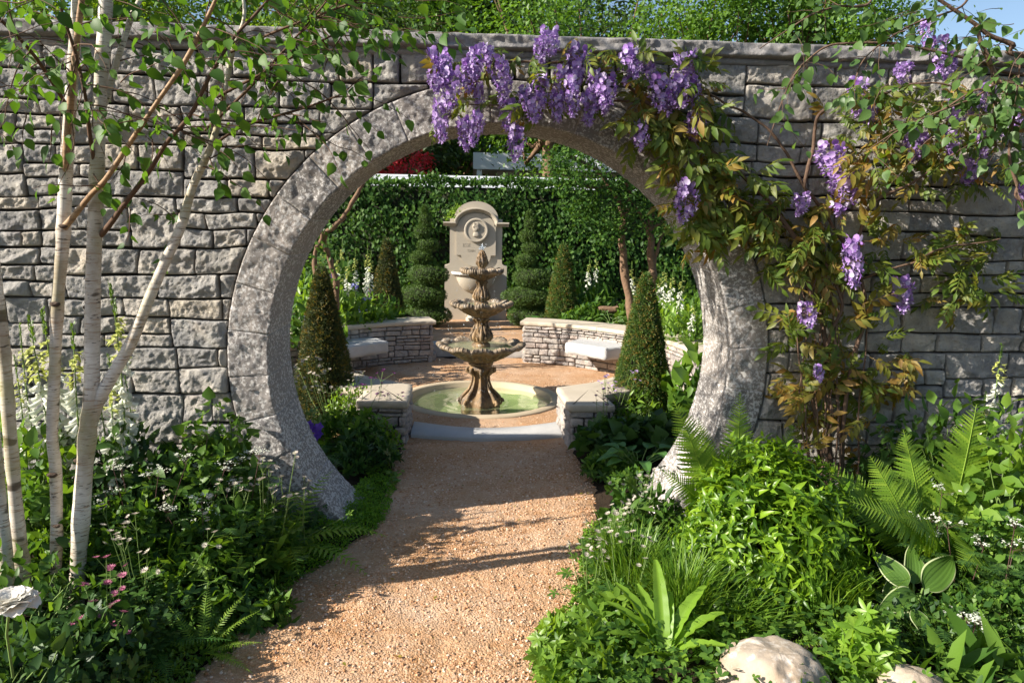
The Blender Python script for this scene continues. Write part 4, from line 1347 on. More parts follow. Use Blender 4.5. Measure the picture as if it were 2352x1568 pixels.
def foxglove(label, base, top, seed, group=None, pal=('white', 'budyellow'), bell=.045, lean=0.0, rad=.03, leaves=True, frac=.62):
    """flower spike from base (x,y,z) up to height top"""
    rng = np.random.default_rng(seed)
    b = np.array(base, float); L = top - b[2]
    e = b + [lean, rng.normal(0, .02), L]
    t = thing('foxglove', label, 'foxglove', tuple(b), group)
    pt = lambda q: b + (e - b) * q + np.array([.02 * math.sin(q * 3 + seed), 0, 0]) * L
    sm = MB(); sm.tube([pt(q) for q in np.linspace(0, 1, 9)], np.linspace(.006, .002, 9), 6); sm.build('stem', M['stalk'], t)
    open_, bud, tipb = MB(), MB(), MB()
    n = int(L * frac / .011)
    for k in range(n):
        q = 1 - frac + frac * (k / n) ** .92
        f = (q - (1 - frac)) / frac
        a = rng.uniform(0, 2 * PI)
        o = np.array([math.cos(a), math.sin(a), 0])
        if f < .58:
            s = bell * (1.05 - .5 * f) * rng.uniform(.85, 1.1)
            open_.inst(BELL, [pt(q) + o * .004], [o * .8 - UP * (.35 + .2 * rng.random())], [UP], s)
        elif f < .82:
            bud.inst(LEAF['glossy'], [pt(q)], [o * .9 - UP * .25], [UP], bell * (.95 - .6 * (f - .5)))
            bud.inst(LEAF['glossy'], [pt(q)], [o * .9 - UP * .25], [-UP + o], bell * (.95 - .6 * (f - .5)))
        else:
            for _ in range(2):
                a = rng.uniform(0, 2 * PI); o = np.array([math.cos(a), math.sin(a), 0])
                tipb.inst(LEAF['glossy'], [pt(min(.995, q))], [o * .6 + UP * .6], [o], bell * .38)
    open_.build('open_flowers', M[pal[0]], t)['kind'] = 'stuff'
    bud.build('buds', M[pal[1]], t)['kind'] = 'stuff'
    tipb.build('green_tip', M['foxleaf'], t)['kind'] = 'stuff'
    if leaves:
        lf = MB(); n = 26
        q = rng.uniform(.0, .42, n) ** 1.2; a = rng.uniform(0, 2 * PI, n)
        p = np.array([pt(x) for x in q]); o = np.stack([np.cos(a), np.sin(a), .4 + 0 * a], -1)
        lf.inst(LEAF['ovate'], p, o, UP + rng.normal(0, .2, (n, 3)), (.17 - .22 * q) * rng.uniform(.8, 1.2, n))
        lf.build('leaves', M['foxleaf'], t)['kind'] = 'stuff'
    return t


def disc_T(n=12, inner=.35, dome=True):
    lf = T_leaf(.32, .1, -.12, 2, .5)
    P = [(lf, [0, 0, 0], [math.sin(a), math.cos(a), .25], [0, 0, 1], 1) for a in np.linspace(0, 2 * PI, n, endpoint=False)]
    if dome:
        for a in np.linspace(0, 2 * PI, 7, endpoint=False):
            P.append((T_leaf(.6, 0, 0, 2), [0, 0, .02], [math.sin(a) * .6, math.cos(a) * .6, .8], [math.sin(a), math.cos(a), 0], .5))
    return T_join(P)


def floret_T():
    lf = T_leaf(.8, .1, 0, 2, .6)
    return T_join([(lf, [0, 0, 0], [math.sin(a), math.cos(a), .2], [0, 0, 1], 1) for a in np.linspace(0, 2 * PI, 5, endpoint=False)])


STAR = disc_T(); FLORET = floret_T()


def astrantia(label, c, h, seed, n=9, spread=.14, pal='palepink', head=.018, leafn=34, leafmat='mid', group=None, leafsize=.11, cat='perennial', name='astrantia', z0=None):
    rng = np.random.default_rng(seed)
    z0 = float(bed_h(c[0], c[1])) if z0 is None else z0
    t = thing(name, label, cat, (c[0], c[1], z0), group)
    st, fl, lf = MB(), MB(), MB()
    b = np.array([c[0], c[1], z0])
    for _ in range(n):
        e = b + [rng.normal(0, spread), rng.normal(0, spread * .7), h * rng.uniform(.7, 1.08)]
        m_ = (b + e) / 2 + rng.normal(0, .015, 3); m_[:2] = (b[:2] * .35 + e[:2] * .65)
        st.tube([b + rng.normal(0, .02, 3) * [1, 1, 0], m_, e], [.0026, .0019, .0014], 4)
        heads = [(e, 1)]
        for _ in range(rng.integers(1, 4)):
            q = e + [rng.normal(0, .035), rng.normal(0, .03), rng.uniform(-.05, .01)]
            st.tube([m_ * .3 + e * .7, q], [.0014, .001], 3); heads.append((q, .8))
        for q, k in heads:
            tilt = UP + rng.normal(0, .35, 3)
            sd = unit(np.cross(tilt, [1, 0, .1]))
            fl.inst(STAR, [q], [sd], [tilt], head * k * rng.uniform(.85, 1.15))
    a = rng.uniform(0, 2 * PI, leafn); rr = np.abs(rng.normal(0, spread * 1.1, leafn)) + .02; hh = h * rng.uniform(.1, .48, leafn)
    p = np.stack([b[0] + rr * np.cos(a), b[1] + rr * np.sin(a), b[2] + hh], -1)
    o = np.stack([np.cos(a), np.sin(a), .1 + 0 * a], -1)
    lf.inst(LEAF['palm'], p, o + rng.normal(0, .3, (leafn, 3)), UP + o * .35 + rng.normal(0, .25, (leafn, 3)), leafsize * rng.uniform(.6, 1.2, leafn))
    for q in p[::2]:
        st.tube([b, (b + q) / 2 + [0, 0, .02], q], [.002, .0015, .001], 3)
    st.build('stems', M['stalk'], t)['kind'] = 'stuff'
    fl.build('flower_heads', M[pal], t)['kind'] = 'stuff'
    lf.build('leaves', M[leafmat], t)['kind'] = 'stuff'
    return t


def umbel(label, c, h, seed, n=7, spread=.16, z0=None, size=.045, group=None):
    rng = np.random.default_rng(seed)
    z0 = float(bed_h(c[0], c[1])) if z0 is None else z0
    t = thing('cow_parsley', label, 'wild flower', (c[0], c[1], z0), group)
    st, fl, lf = MB(), MB(), MB(); b = np.array([c[0], c[1], z0])
    for _ in range(n):
        e = b + [rng.normal(0, spread), rng.normal(0, spread * .6), h * rng.uniform(.62, 1.0)]
        m_ = b * .5 + e * .5; m_[:2] = b[:2] * .4 + e[:2] * .6
        st.tube([b, m_, e - [0, 0, .03]], [.0028, .002, .0015], 4)
        for _ in range(rng.integers(6, 10)):
            q = e + [rng.normal(0, size * .55), rng.normal(0, size * .55), rng.normal(0, .006)]
            st.tube([e - [0, 0, .03], q], [.0008, .0006], 3)
            m = rng.integers(6, 11); pp = q + rng.normal(0, 1, (m, 3)) * [.007, .007, .003]
            fl.inst(FLORET, pp, np.cross(UP + rng.normal(0, .25, (m, 3)), [1, 0, .1]), UP + rng.normal(0, .3, (m, 3)), .0048)
    nl = 46
    k = rng.random(nl); p = b + np.stack([rng.normal(0, spread, nl), rng.normal(0, spread * .7, nl), h * (.1 + .6 * k)], -1)
    a = rng.uniform(0, 2 * PI, nl)
    for q, an in zip(p, a):
        frond(lf, q, [math.cos(an), math.sin(an), .2], UP, .09, .07, 8, .3, 4, .5)
    st.build('stems', M['stalk_dark'], t)['kind'] = 'stuff'
    fl.build('flower_heads', M['white'], t)['kind'] = 'stuff'
    lf.build('leaves', M['dark'], t)['kind'] = 'stuff'
    return t


def fern(label, c, seed, n, length, width, mat='fern', arch=.6, rise=1.0, angs=None, z0=None, npin=26, name='fern', seg=7, pw=.19, lens=None, group=None):
    rng = np.random.default_rng(seed)
    z0 = float(bed_h(c[0], c[1])) if z0 is None else z0
    t = thing(name, label, 'fern', (c[0], c[1], z0), group)
    b = np.array([c[0], c[1], z0 + .02])
    for k in range(n):
        a = angs[k] if angs is not None else 2 * PI * k / n + rng.normal(0, .25)
        L = (lens[k] if lens is not None else 1) * length * rng.uniform(.88, 1.08)
        o = np.array([math.cos(a), math.sin(a), 0])
        ri = rise[k] if isinstance(rise, (list, tuple)) else rise * rng.uniform(.85, 1.15)
        d = unit(o + UP * ri); upv = unit(-o * ri + UP)
        mb = MB(); frond(mb, b + o * .02, d, upv, L, width * rng.uniform(.9, 1.1), npin, arch * rng.uniform(.8, 1.2), seg, pw, rng=rng)
        mb.build('frond', M[mat], t)
    return t


def fern_at(label, c, fronds, mat='fern', z0=None, pw=.25, group=None, npin=52):
    """fern whose fronds reach given points: (photo x, y, depth, width, arch, roll)"""
    z0 = float(bed_h(c[0], c[1])) if z0 is None else z0
    t = thing('fern', label, 'fern', (c[0], c[1], z0), group)
    b = np.array([c[0], c[1], z0 + .02])
    for k, (px, py, Y, wd, arch, roll) in enumerate(fronds):
        tip = at(px, py, Y); ch = tip - b; L = np.linalg.norm(ch); ch = ch / L
        upv = np.array([roll, -.55, .6]); upv = unit(upv - ch * (upv @ ch))
        a = arch * .8
        d = ch * math.cos(a) + upv * math.sin(a); u2 = upv * math.cos(a) - ch * math.sin(a)
        mb = MB(); frond(mb, b + unit([ch[0], ch[1], 0]) * .02, d, u2, L * (1 + arch * arch * .12), wd, npin, arch, 7, pw, rng=np.random.default_rng(k), peak=.5)
        mb.build('frond', M[mat], t)
    return t


def grass(label, c, seed, n, h, spread, mat='grass', wid=.007, z0=None, name='grass_tuft', cat='grass', group=None, bend=1.0):
    rng = np.random.default_rng(seed)
    z0 = float(bed_h(c[0], c[1])) if z0 is None else z0
    mb = MB()
    for _ in range(n):
        a = rng.uniform(0, 2 * PI); o = np.array([math.cos(a), math.sin(a), 0]); s = np.array([-o[1], o[0], 0])
        b = np.array([c[0], c[1], z0]) + o * abs(rng.normal(0, spread * .4)) + s * rng.normal(0, spread * .2)
        H = h * rng.uniform(.45, 1.1); out = spread * rng.uniform(.3, 1.6) * bend
        tt = np.linspace(0, 1, 6)
        p = b + o * (out * tt ** 1.8)[:, None] + UP * (H * (tt - .28 * bend * tt ** 3))[:, None]
        w_ = wid * rng.uniform(.6, 1.2) * np.array([.7, 1, 1, .85, .5, .05])
        tw = s + o * rng.normal(0, .3)
        V = np.empty((12, 3)); V[0::2] = p - tw * w_[:, None] / 2; V[1::2] = p + tw * w_[:, None] / 2
        mb.add(V, {4: [[2 * i, 2 * i + 1, 2 * i + 3, 2 * i + 2] for i in range(5)]})
    return solo(mb, name, M[mat], label, cat, (c[0], c[1], z0), group)


def hosta(label, c, seed, n, L, mat='hosta_g', rim=None, z0=None, specs=None, up=.35, name='hosta', w=.62, group=None):
    """each leaf a part; a pale margin is its own strip"""
    rng = np.random.default_rng(seed)
    z0 = float(bed_h(c[0], c[1])) if z0 is None else z0
    t = thing(name, label, 'hosta', (c[0], c[1], z0), group)
    for k in range(n):
        if specs: a, stl, ls, tilt = specs[k]
        else: a, stl, ls, tilt = 2.4 * k + rng.normal(0, .2), L * rng.uniform(.5, 1.3), L * rng.uniform(.8, 1.15), rng.uniform(0, 1) * up
        o = np.array([math.cos(a), math.sin(a), 0]); s = np.array([-o[1], o[0], 0])
        b = np.array([c[0], c[1], z0]); e = b + o * stl * .7 + UP * stl * (.55 + .5 * rng.random())
        st = MB(); st.tube([b, (b + e) / 2 + UP * .02, e], [.005, .004, .003], 5)
        d = unit(o + UP * tilt); nr = unit(UP - o * tilt)
        nt, ns = 13, 11
        tt = np.linspace(0, 1, nt); uu = np.linspace(-1, 1, ns)
        wv = w * .5 * np.sin(PI * tt ** .72) ** .8 * (1 - .25 * tt); wv[0] = .004; wv[-1] = .002
        base = e[None] + d[None] * (ls * tt)[:, None] - UP * (ls * .42 * tt ** 2.2)[:, None]
        P = base[:, None] + s[None, None] * (wv[:, None] * uu[None] * ls)[..., None] + nr[None, None] * (ls * (.16 * np.abs(uu)[None] * wv[:, None] * 2 + .012 * np.cos(uu[None] * 15) * (wv[:, None] * 3).clip(0, 1) + .02 * np.sin(tt[:, None] * 11 + 4 * k) * np.abs(uu)[None]))[..., None]
        if rim:
            body = MB(); body.grid(P[:, 1:-1]); lf = body.build('leaf', M[mat], t)
            st.build('leaf_stalk', M['stalk'], lf, O=ORG[t.name])
            r_ = MB(); r_.grid(P[:, :2]); r_.grid(P[:, -2:]); r_.build('pale_margin', M[rim], lf, O=ORG[t.name])
        else:
            body = MB(); body.grid(P); lf = body.build('leaf', M[mat], t); st.build('leaf_stalk', M['stalk'], lf, O=ORG[t.name])
    return t


def hosta_at(label, c, leaves, mat='hosta', rim='hosta_rim', w=.56):
    """hosta whose leaves run from a stalk end to a tip"""
    z0 = float(bed_h(*c)); t = thing('hosta', label, 'hosta', (c[0], c[1], z0))
    b = np.array([c[0], c[1], z0])
    for k, (qa, qb, roll) in enumerate(leaves):
        e, tip = at(*qa), at(*qb); v = tip - e; ls = np.linalg.norm(v) * .95; d = unit(v)
        nr = np.array([roll, -.75, .75]); s = unit(np.cross(d, nr)); nr = np.cross(s, d)
        if nr @ np.array([0, -.75, .75]) < 0: nr, s = -nr, -s
        st = MB(); st.tube([b, (b + e) / 2 + UP * .03, e], [.006, .005, .004], 6)
        nt, ns = 19, 21; tt = np.linspace(0, 1, nt); uu = np.linspace(-1, 1, ns)
        wv = w * .5 * np.sin(PI * tt ** .74) ** .75 * (1 - .2 * tt); wv[0] = .006; wv[-1] = .002
        base = e[None] + d[None] * (ls * tt)[:, None] - nr[None] * (ls * .22 * tt ** 2.4)[:, None]
        P = base[:, None] + s[None, None] * (wv[:, None] * uu[None] * ls)[..., None] + nr[None, None] * (ls * (.10 * np.abs(uu)[None] ** 1.3 * wv[:, None] * 2 + .011 * np.cos(uu[None] * 22) * (wv[:, None] * 3).clip(0, 1) + .03 * np.sin(tt[:, None] * 9 + 4 * k) * np.abs(uu)[None] ** 2))[..., None]
        body = MB(); body.grid(P[:, 1:-1]); lf = body.build('leaf', M[mat], t)
        st.build('leaf_stalk', M['stalk'], lf, O=ORG[t.name])
        r_ = MB(); r_.grid(P[:, :2]); r_.grid(P[:, -2:]); r_.build('pale_margin', M[rim], lf, O=ORG[t.name])
    return t


def boulder(label, c, r, seed):
    mb = MB(); u = np.linspace(0, 2 * PI, 97)[:-1]; v = np.linspace(0, PI, 49)
    d = np.stack([np.cos(u)[:, None] * np.sin(v)[None], np.sin(u)[:, None] * np.sin(v)[None], np.cos(v)[None] + 0 * u[:, None]], -1)
    f = 1 + .10 * fbm(d * 1.6 + seed, 3) + .026 * fbm(d * 6 + seed, 5, 0, .6)
    # a couple of flattened faces
    for n_, k in (([.5, -.6, .6], .86), ([-.6, -.5, .62], .9), ([.1, .2, 1], .93)):
        dt = d @ unit(n_); f = np.minimum(f, np.where(dt > .3, k / np.maximum(dt, .3), 9) * (1 + .03 * fbm(d * 4 + seed, 3)))
    mb.grid(np.array(c) + d * f[..., None] * r, True)
    return solo(mb, 'boulder', M['boulder'], label, 'boulder', (c[0], c[1], 0))


def crown(leaves, wood, c, rad, rng, nclump, per, size, T, z_base, trunk_r, limb=True, clump=.3, fill=1.0, up=.2):
    """crown of leaf clumps on limbs that grow from the trunk top"""
    c = np.array(c, float); rad = np.array(rad, float)
    d = sph(rng, nclump); r = rng.random(nclump) ** .45
    cc = c + d * r[:, None] * rad
    b = np.array([c[0], c[1], z_base])
    fork = np.array([c[0], c[1], c[2] - rad[2] * .55])
    if trunk_r:
        k = np.linspace(0, 1, 7); wig = np.stack([.06 * np.sin(k * 5), .05 * np.cos(k * 4), 0 * k], -1) * rad[0] * .3
        wood.tube(b + (fork - b) * k[:, None] + wig, trunk_r * (1 - .35 * k), 9)
        if limb:
            for q in cc[:: max(1, nclump // 26)]:
                m_ = fork * .45 + q * .55 - [0, 0, rad[2] * .08] + rng.normal(0, .1, 3) * rad
                wood.tube([fork, m_ * .6 + fork * .4, m_, q], [trunk_r * .5, trunk_r * .32, trunk_r * .2, trunk_r * .07], 5)
    n = nclump * per
    i = np.repeat(np.arange(nclump), per)
    cs = clump * rad.mean() * rng.uniform(.6, 1.3, nclump)
    e = rng.normal(0, .5, (n, 3)) * [1, 1, .65]
    p = cc[i] + e * cs[i][:, None]
    o = unit(e + .3 * d[i])
    leaves.inst(T, p, o * .6 + rng.normal(0, .5, (n, 3)) + UP * (up - .3), o + UP * .9 + rng.normal(0, .35, (n, 3)), size * rng.uniform(.6, 1.3, n))


def tree(label, x, y, z0, h, rx, seed, mat, nclump=60, per=70, size=.12, trunk_r=.12, rz=None, cat='tree', name='tree', T=None, ry=None, bark='bark', zc=None, clump=.3):
    rng = np.random.default_rng(seed)
    rz = rz or h * .36; ry = ry or rx
    t = thing(name, label, cat, (x, y, z0))
    lv, wd = MB(), MB()
    crown(lv, wd, (x, y, zc or (z0 + h - rz)), (rx, ry, rz), rng, nclump, per, size, T or LEAF['small'], z0 - .05, trunk_r, clump=clump)
    lv.build('crown', mat, t); wd.build('trunk', M[bark], t)
    return t

# ================================================================== BACKGROUND
def build_back():
    rng = np.random.default_rng(50)
    # clipped hedge behind the monument
    t = thing('beech_hedge', 'tall clipped green hedge behind the wall fountain', 'hedge', (0, 13.3, .1))
    n = 30000
    x = rng.uniform(-6, 7.5, n); z = .15 + 2.32 * rng.random(n); z = z + .10 * vn(np.stack([x * 1.5, x * 0, x * 0], -1)) * (z > 2.2)
    y = 12.98 + .22 * rng.random(n) ** 1.5 + .17 * vn(np.stack([x * 1.7, z * 2.2, x * 0], -1)) + .03 * (x > 2)
    nt_ = 9000
    xt = rng.uniform(-6, 7.5, nt_); yt = rng.uniform(12.95, 13.8, nt_); zt = 2.45 + .05 * rng.random(nt_) + .07 * vn(np.stack([xt * 1.4, yt, xt * 0], -1)) + .10 * (rng.random(nt_) ** 8)
    p = np.concatenate([np.stack([x, y, z], -1), np.stack([xt, yt, zt], -1)])
    N = len(p)
    d = np.stack([rng.normal(0, .5, N), rng.normal(-.3, .25, N), rng.normal(-.7, .4, N)], -1)
    d[n:] = np.stack([rng.normal(0, .5, nt_), rng.normal(-.2, .4, nt_), rng.normal(.5, .5, nt_)], -1)
    nr = np.array([0, -1, .45]) + rng.normal(0, .45, (N, 3)); nr[n:] += [0, .5, 1]
    mb = MB(); mb.inst(T_leaf(.62, .1, .15, 2, .45), p, d, nr, .085 * rng.uniform(.6, 1.3, N))
    mb.build('foliage', M['hedge'], t)
    mb = MB(); mb.box((.75, 13.45, 1.25), (6.7, .28, 1.15)); mb.build('dark_core', M['core'], t)  # solid dark box added so the hedge is not see-through
    # white boundary wall and pavilion beyond
    mb = MB(); mb.box((1.5, 14.9, 1.32), (11, .08, 1.36))
    t2 = thing('boundary_wall', 'long low white rendered wall just behind the hedge', 'wall', (1.5, 14.9, 0))
    mb.build('wall_face', M['whitewall'], t2, smooth=False)
    mb = MB(); mb.box((1.5, 14.9, 2.70), (11.05, .084, .02)); mb.build('coping', M['whitewall'], t2, smooth=False)
    p0, p1 = at(1087, 350, 26), at(1087, 388, 26); pb = at(1087, 408, 26)
    xa, xb = p0[0], p0[0] + 6.4
    t3 = thing('pavilion', 'white flat roofed pavilion seen beyond the hedge', 'building', ((xa + xb) / 2, 28, 0))
    mb = MB(); mb.box(((xa + xb) / 2, 28, (p0[2] + p1[2]) / 2), ((xb - xa) / 2, 2, (p0[2] - p1[2]) / 2)); mb.build('roof_fascia', M['whitewall'], t3, smooth=False)
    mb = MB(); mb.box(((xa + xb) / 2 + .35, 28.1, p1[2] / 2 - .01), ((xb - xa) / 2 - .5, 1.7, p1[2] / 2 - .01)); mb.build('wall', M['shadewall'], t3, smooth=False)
    mb = MB(); mb.box((xa + .22, 26.12, p1[2] / 2 - .01), (.09, .09, p1[2] / 2 - .01)); mb.build('post', M['whitewall'], t3, smooth=False)
    # red maple
    c = at(915, 408, 19)
    tree('crimson leaved maple standing behind the white wall', c[0], 19, 0, 3.65, 1.15, 60, M['maple_red'], 26, 90, .10, .07, rz=.75, cat='maple', name='maple_tree')
    # trees far behind
    tree('dark green tree behind the maple and left of the pavilion', -4.6, 24, 0, 10.5, 3.6, 61, M['tree_dark'], 150, 110, .19, .25, rz=4.9)
    tree('grey green tree directly left of the white pavilion', -2.3, 27, 0, 9.2, 2.2, 62, M['tree_dark'], 140, 110, .17, .22, rz=4.6)
    tree('tall dark tree rising behind the white pavilion', 3.4, 33, 0, 13.5, 4.6, 63, M['tree_dark'], 190, 110, .26, .3, rz=6.2)
    tree('broad pale green tree over the middle of the wall', -1.9, 31, 0, 13.6, 4.4, 64, M['tree_mid'], 180, 110, .26, .3, rz=6.2)
    tree('mid green tree behind the wisteria on the wall top', 2.2, 21, 0, 9.4, 2.6, 65, M['tree_mid'], 110, 100, .13, .25, rz=3.2)
    tree('large mid green tree behind the birches, far left', -10.6, 22, 0, 10.6, 4.4, 66, M['tree_mid'], 120, 90, .18, .3, rz=4.8)
    tree('dark tree filling the gap left of the arch centre', -1.0, 36, 0, 15, 5.2, 76, M['tree_dark'], 200, 110, .30, .3, rz=7.2)
    tree('rounded green tree behind the wall on the right, nearest the sky', 8.6, 20, 0, 8.5, 3.0, 67, M['tree_mid'], 120, 90, .14, .25, rz=3.8)
    tree('distant tree filling the gap between the left trees', -7.2, 33, 0, 14, 4.6, 68, M['tree_dark'], 120, 80, .24, .3, rz=6)
    tree('distant tree behind the right hand shrubs', 6.8, 30, 0, 12.2, 4.2, 69, M['tree_dark'], 120, 80, .22, .3, rz=5.6)
    # leafy shrubs standing just behind the big wall
    B = M['tree_bright']
    for k, (x, y, h, r_, sd, lb) in enumerate([
        (-8.9, 16.5, 7.6, 1.9, 70, 'tall lime green shrub behind the far left end of the wall'),
        (-6.3, 16.6, 7.9, 1.9, 71, 'tall lime green shrub behind the wall between the birch stems'),
        (-3.7, 17.0, 7.6, 1.6, 72, 'sunlit lime green shrub behind the coping left of the arch'),
        (5.0, 16.2, 8.2, 1.7, 73, 'fine leaved green shrub behind the coping right of the arch'),
        (7.2, 16.4, 8.3, 1.8, 74, 'fine leaved green shrub behind the coping, second from the sky'),
        (9.1, 17.0, 7.5, 1.4, 75, 'fine leaved green shrub behind the coping beside the blue sky')]):
        tree(lb, x, y, 0, h, r_, sd, B if x < 0 else M['tree_mid'], 100, 110, .11, .08, rz=2.3, cat='shrub', name='tall_shrub', bark='twig', zc=h - 2.1, clump=.26)


build_back()


# ================================================================== INNER GARDEN
def build_inner():
    # four clipped yew cones
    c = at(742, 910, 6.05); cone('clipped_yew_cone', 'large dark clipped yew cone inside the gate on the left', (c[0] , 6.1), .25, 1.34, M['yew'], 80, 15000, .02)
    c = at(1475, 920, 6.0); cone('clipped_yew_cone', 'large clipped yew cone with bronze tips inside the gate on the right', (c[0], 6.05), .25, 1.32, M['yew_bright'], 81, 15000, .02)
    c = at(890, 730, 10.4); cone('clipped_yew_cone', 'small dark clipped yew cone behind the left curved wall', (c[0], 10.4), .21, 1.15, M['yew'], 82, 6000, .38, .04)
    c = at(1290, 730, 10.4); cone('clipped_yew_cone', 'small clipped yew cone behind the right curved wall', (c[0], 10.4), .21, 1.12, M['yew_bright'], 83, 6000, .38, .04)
    c = at(975, 720, 11.2); spiral('dark cloud pruned yew left of the wall fountain', (c[0], 11.2), .20, 1.78, 84, M['yew_bright'])
    c = at(1212, 725, 11.2); spiral('dark cloud pruned yew right of the wall fountain', (c[0], 11.2), .20, 1.74, 85, M['yew_bright'])
    # flower border, left
    fx = [(712, 640, 8.7), (735, 560, 9.7), (772, 575, 9.4), (790, 548, 9.8), (800, 590, 9.3), (815, 570, 9.9), (840, 560, 10.0), (700, 720, 8.0), (760, 620, 9.0), (785, 620, 8.9), (690, 690, 7.9), (852, 575, 9.8)]
    lab = ['beside the left ring reveal', 'under the twisted trunk', 'tallest in the white drift', 'at the middle of the white drift', 'right of the middle of the white drift', 'against the hedge left of the small cone', 'nearest the small dark yew cone', 'low beside the large left yew cone', 'in front of the white drift', 'low in the white drift', 'lowest behind the ring on the left', 'with open lower bells above the magenta lupin']
    for k, (px, py, Y) in enumerate(fx):
        p = at(px, py, Y)
        foxglove('white foxglove spike ' + lab[k], (p[0], Y, .42), p[2], 200 + k, 'white foxgloves in the left border', bell=.055, frac=.72)
    p = at(848, 652, 9.3); foxglove('magenta lupin spike left of the small dark yew cone', (p[0], 9.3, .42), p[2], 230, None, ('magenta', 'magenta'), .03, frac=.6)
    bpy.data.objects[-1] if False else None
    ir = [(838, 690, 8.9), (832, 712, 8.7), (845, 705, 9.0), (765, 632, 9.2), (700, 735, 7.9), (715, 755, 7.8), (770, 735, 8.2), (772, 760, 8.1), (815, 655, 9.4)]
    il = ['pale blue iris in the tall grass left of the cone', 'lower pale blue iris in the tall grass', 'pale blue iris touching the magenta lupin', 'violet iris left of the white foxgloves', 'lilac iris left of the large yew cone', 'lower lilac iris left of the large yew cone', 'lilac iris right of the large yew cone', 'lower lilac iris right of the large yew cone', 'blue iris among the white foxgloves']
    for k, (px, py, Y) in enumerate(ir):
        p = at(px, py, Y); rng = np.random.default_rng(240 + k)
        t = thing('iris', il[k], 'iris', (p[0], Y, .42), 'irises in the left border')
        st = MB(); st.tube([(p[0], Y, .42), (p[0] + .01, Y, .42 + (p[2] - .42) * .6), p], [.004, .003, .003], 5); st.build('stem', M['stalk'], t)
        fl = MB(); n = 12; a = rng.uniform(0, 2 * PI, n)
        fl.inst(T_leaf(.7, .15, .4, 3, .6), p + rng.normal(0, .018, (n, 3)), np.stack([np.cos(a), np.sin(a), rng.choice([-.3, .9], n)], -1), np.stack([-np.cos(a) * .5, -np.sin(a) * .5, 1 + 0 * a], -1), .055)
        fl.build('petals', M['iris' if k not in (3,) else 'violet'], t)['kind'] = 'stuff'
        lf = MB(); n = 14
        for _ in range(n):
            o = rng.normal(0, .05, 2); b = np.array([p[0] + o[0], Y + o[1], .42]); H = (p[2] - .42) * rng.uniform(.5, 1.0)
            lf.inst(LEAF['lance'], [b], [[o[0] * 2, o[1] * 2, 1]], [[rng.normal(), rng.normal(), 0]], H * .9)
        lf.build('leaves', M['grass'], t)['kind'] = 'stuff'
    for k, (px, py, Y, sd) in enumerate([(700, 790, 7.6, 1), (800, 760, 8.8, 2), (850, 740, 9.2, 3), (740, 740, 8.6, 4), (760, 690, 9.6, 5)]):
        p = at(px, py, Y)
        mound('perennial_clump', ['leafy border clump behind the large left yew cone', 'green leafy clump above the left curved cap', 'green leafy clump under the magenta lupin', 'pale green leafy clump by the left ring reveal', 'tall leafy clump at the foot of the hedge'][k], 'perennial', (p[0], Y), .42, .35, [.5, .42, .4, .7, .8][k], [LEAF['lance'], LEAF['ovate']], .10, 420, M[['mid', 'bright', 'mid', 'bright', 'mid'][k]], 260 + k, z0=.40)
    p = at(845, 790, 9.0); grass('arching green grass spilling behind the left curved cap', (p[0], 8.95), 270, 260, .42, .30, z0=.42)
    p = at(880, 760, 9.6); grass('grey green grass at the foot of the small dark yew cone', (p[0] + .05, 9.5), 271, 140, .3, .26, z0=.42)
    # twisted trunk with ivy at the top left of the opening
    t = thing('twisted_tree', 'small gnarled tree leaning behind the left of the ring', 'tree', tuple(at(770, 730, 8.2)))
    wd = MB()
    for pts, r0, r1 in (([(775, 780, 8.2), (772, 650, 8.2), (760, 600, 8.2), (742, 560, 8.1), (748, 535, 8.0), (790, 500, 8.0), (822, 440, 8.0), (860, 380, 8.0), (890, 330, 8.0)], .035, .018), ([(722, 760, 8.0), (728, 650, 8.0), (722, 580, 8.0), (742, 545, 8.0), (735, 480, 8.0), (760, 400, 8.1)], .035, .015)):
        P = np.array([at(*q) for q in pts]); tt = np.linspace(0, len(P) - 1, 40)
        Q = np.stack([np.interp(tt, range(len(P)), P[:, i]) for i in range(3)], -1); Q += .012 * np.stack([vn(Q * 14), vn(Q * 14 + 9), vn(Q * 14 + 4)], -1)
        wd.tube(Q, np.linspace(r0, r1, 40) * (1 + .3 * vn(Q * 25)), 8)
    wd.build('trunk', M['bark'], t)
    rng = np.random.default_rng(281); lf = MB(); n = 260
    a = at(735, 620, 8.0); p = a + rng.normal(0, 1, (n, 3)) * [.10, .1, .42] + [0, 0, .1]
    lf.inst(LEAF['small'], p, rng.normal(0, 1, (n, 3)), [0, -1, .6] + rng.normal(0, .4, (n, 3)), .06)
    lf.build('ivy_leaves', M['mid'], t)['kind'] = 'stuff'
    # right border
    fx = [(1352, 590, 10.9), (1368, 580, 10.9), (1452, 600, 9.3), (1462, 620, 9.1), (1530, 605, 8.6), (1548, 620, 8.5), (1565, 625, 8.0), (1590, 690, 7.4), (1515, 620, 8.9)]
    lab = ['left one of the pair in front of the dark hedge', 'right one of the pair in front of the dark hedge', 'tall, between the two rough trunks', 'short, between the two rough trunks', 'tall, behind the right yew cone', 'right behind the yew cone tip', 'with cream bells near the right ring reveal', 'half hidden by the right ring reveal', 'faint, in the shade beyond the right trunk']
    for k, (px, py, Y) in enumerate(fx):
        p = at(px, py, Y); foxglove('white foxglove spike ' + lab[k], (p[0], Y, .42), p[2], 300 + k, 'white foxgloves in the right border', bell=.05, frac=.6)
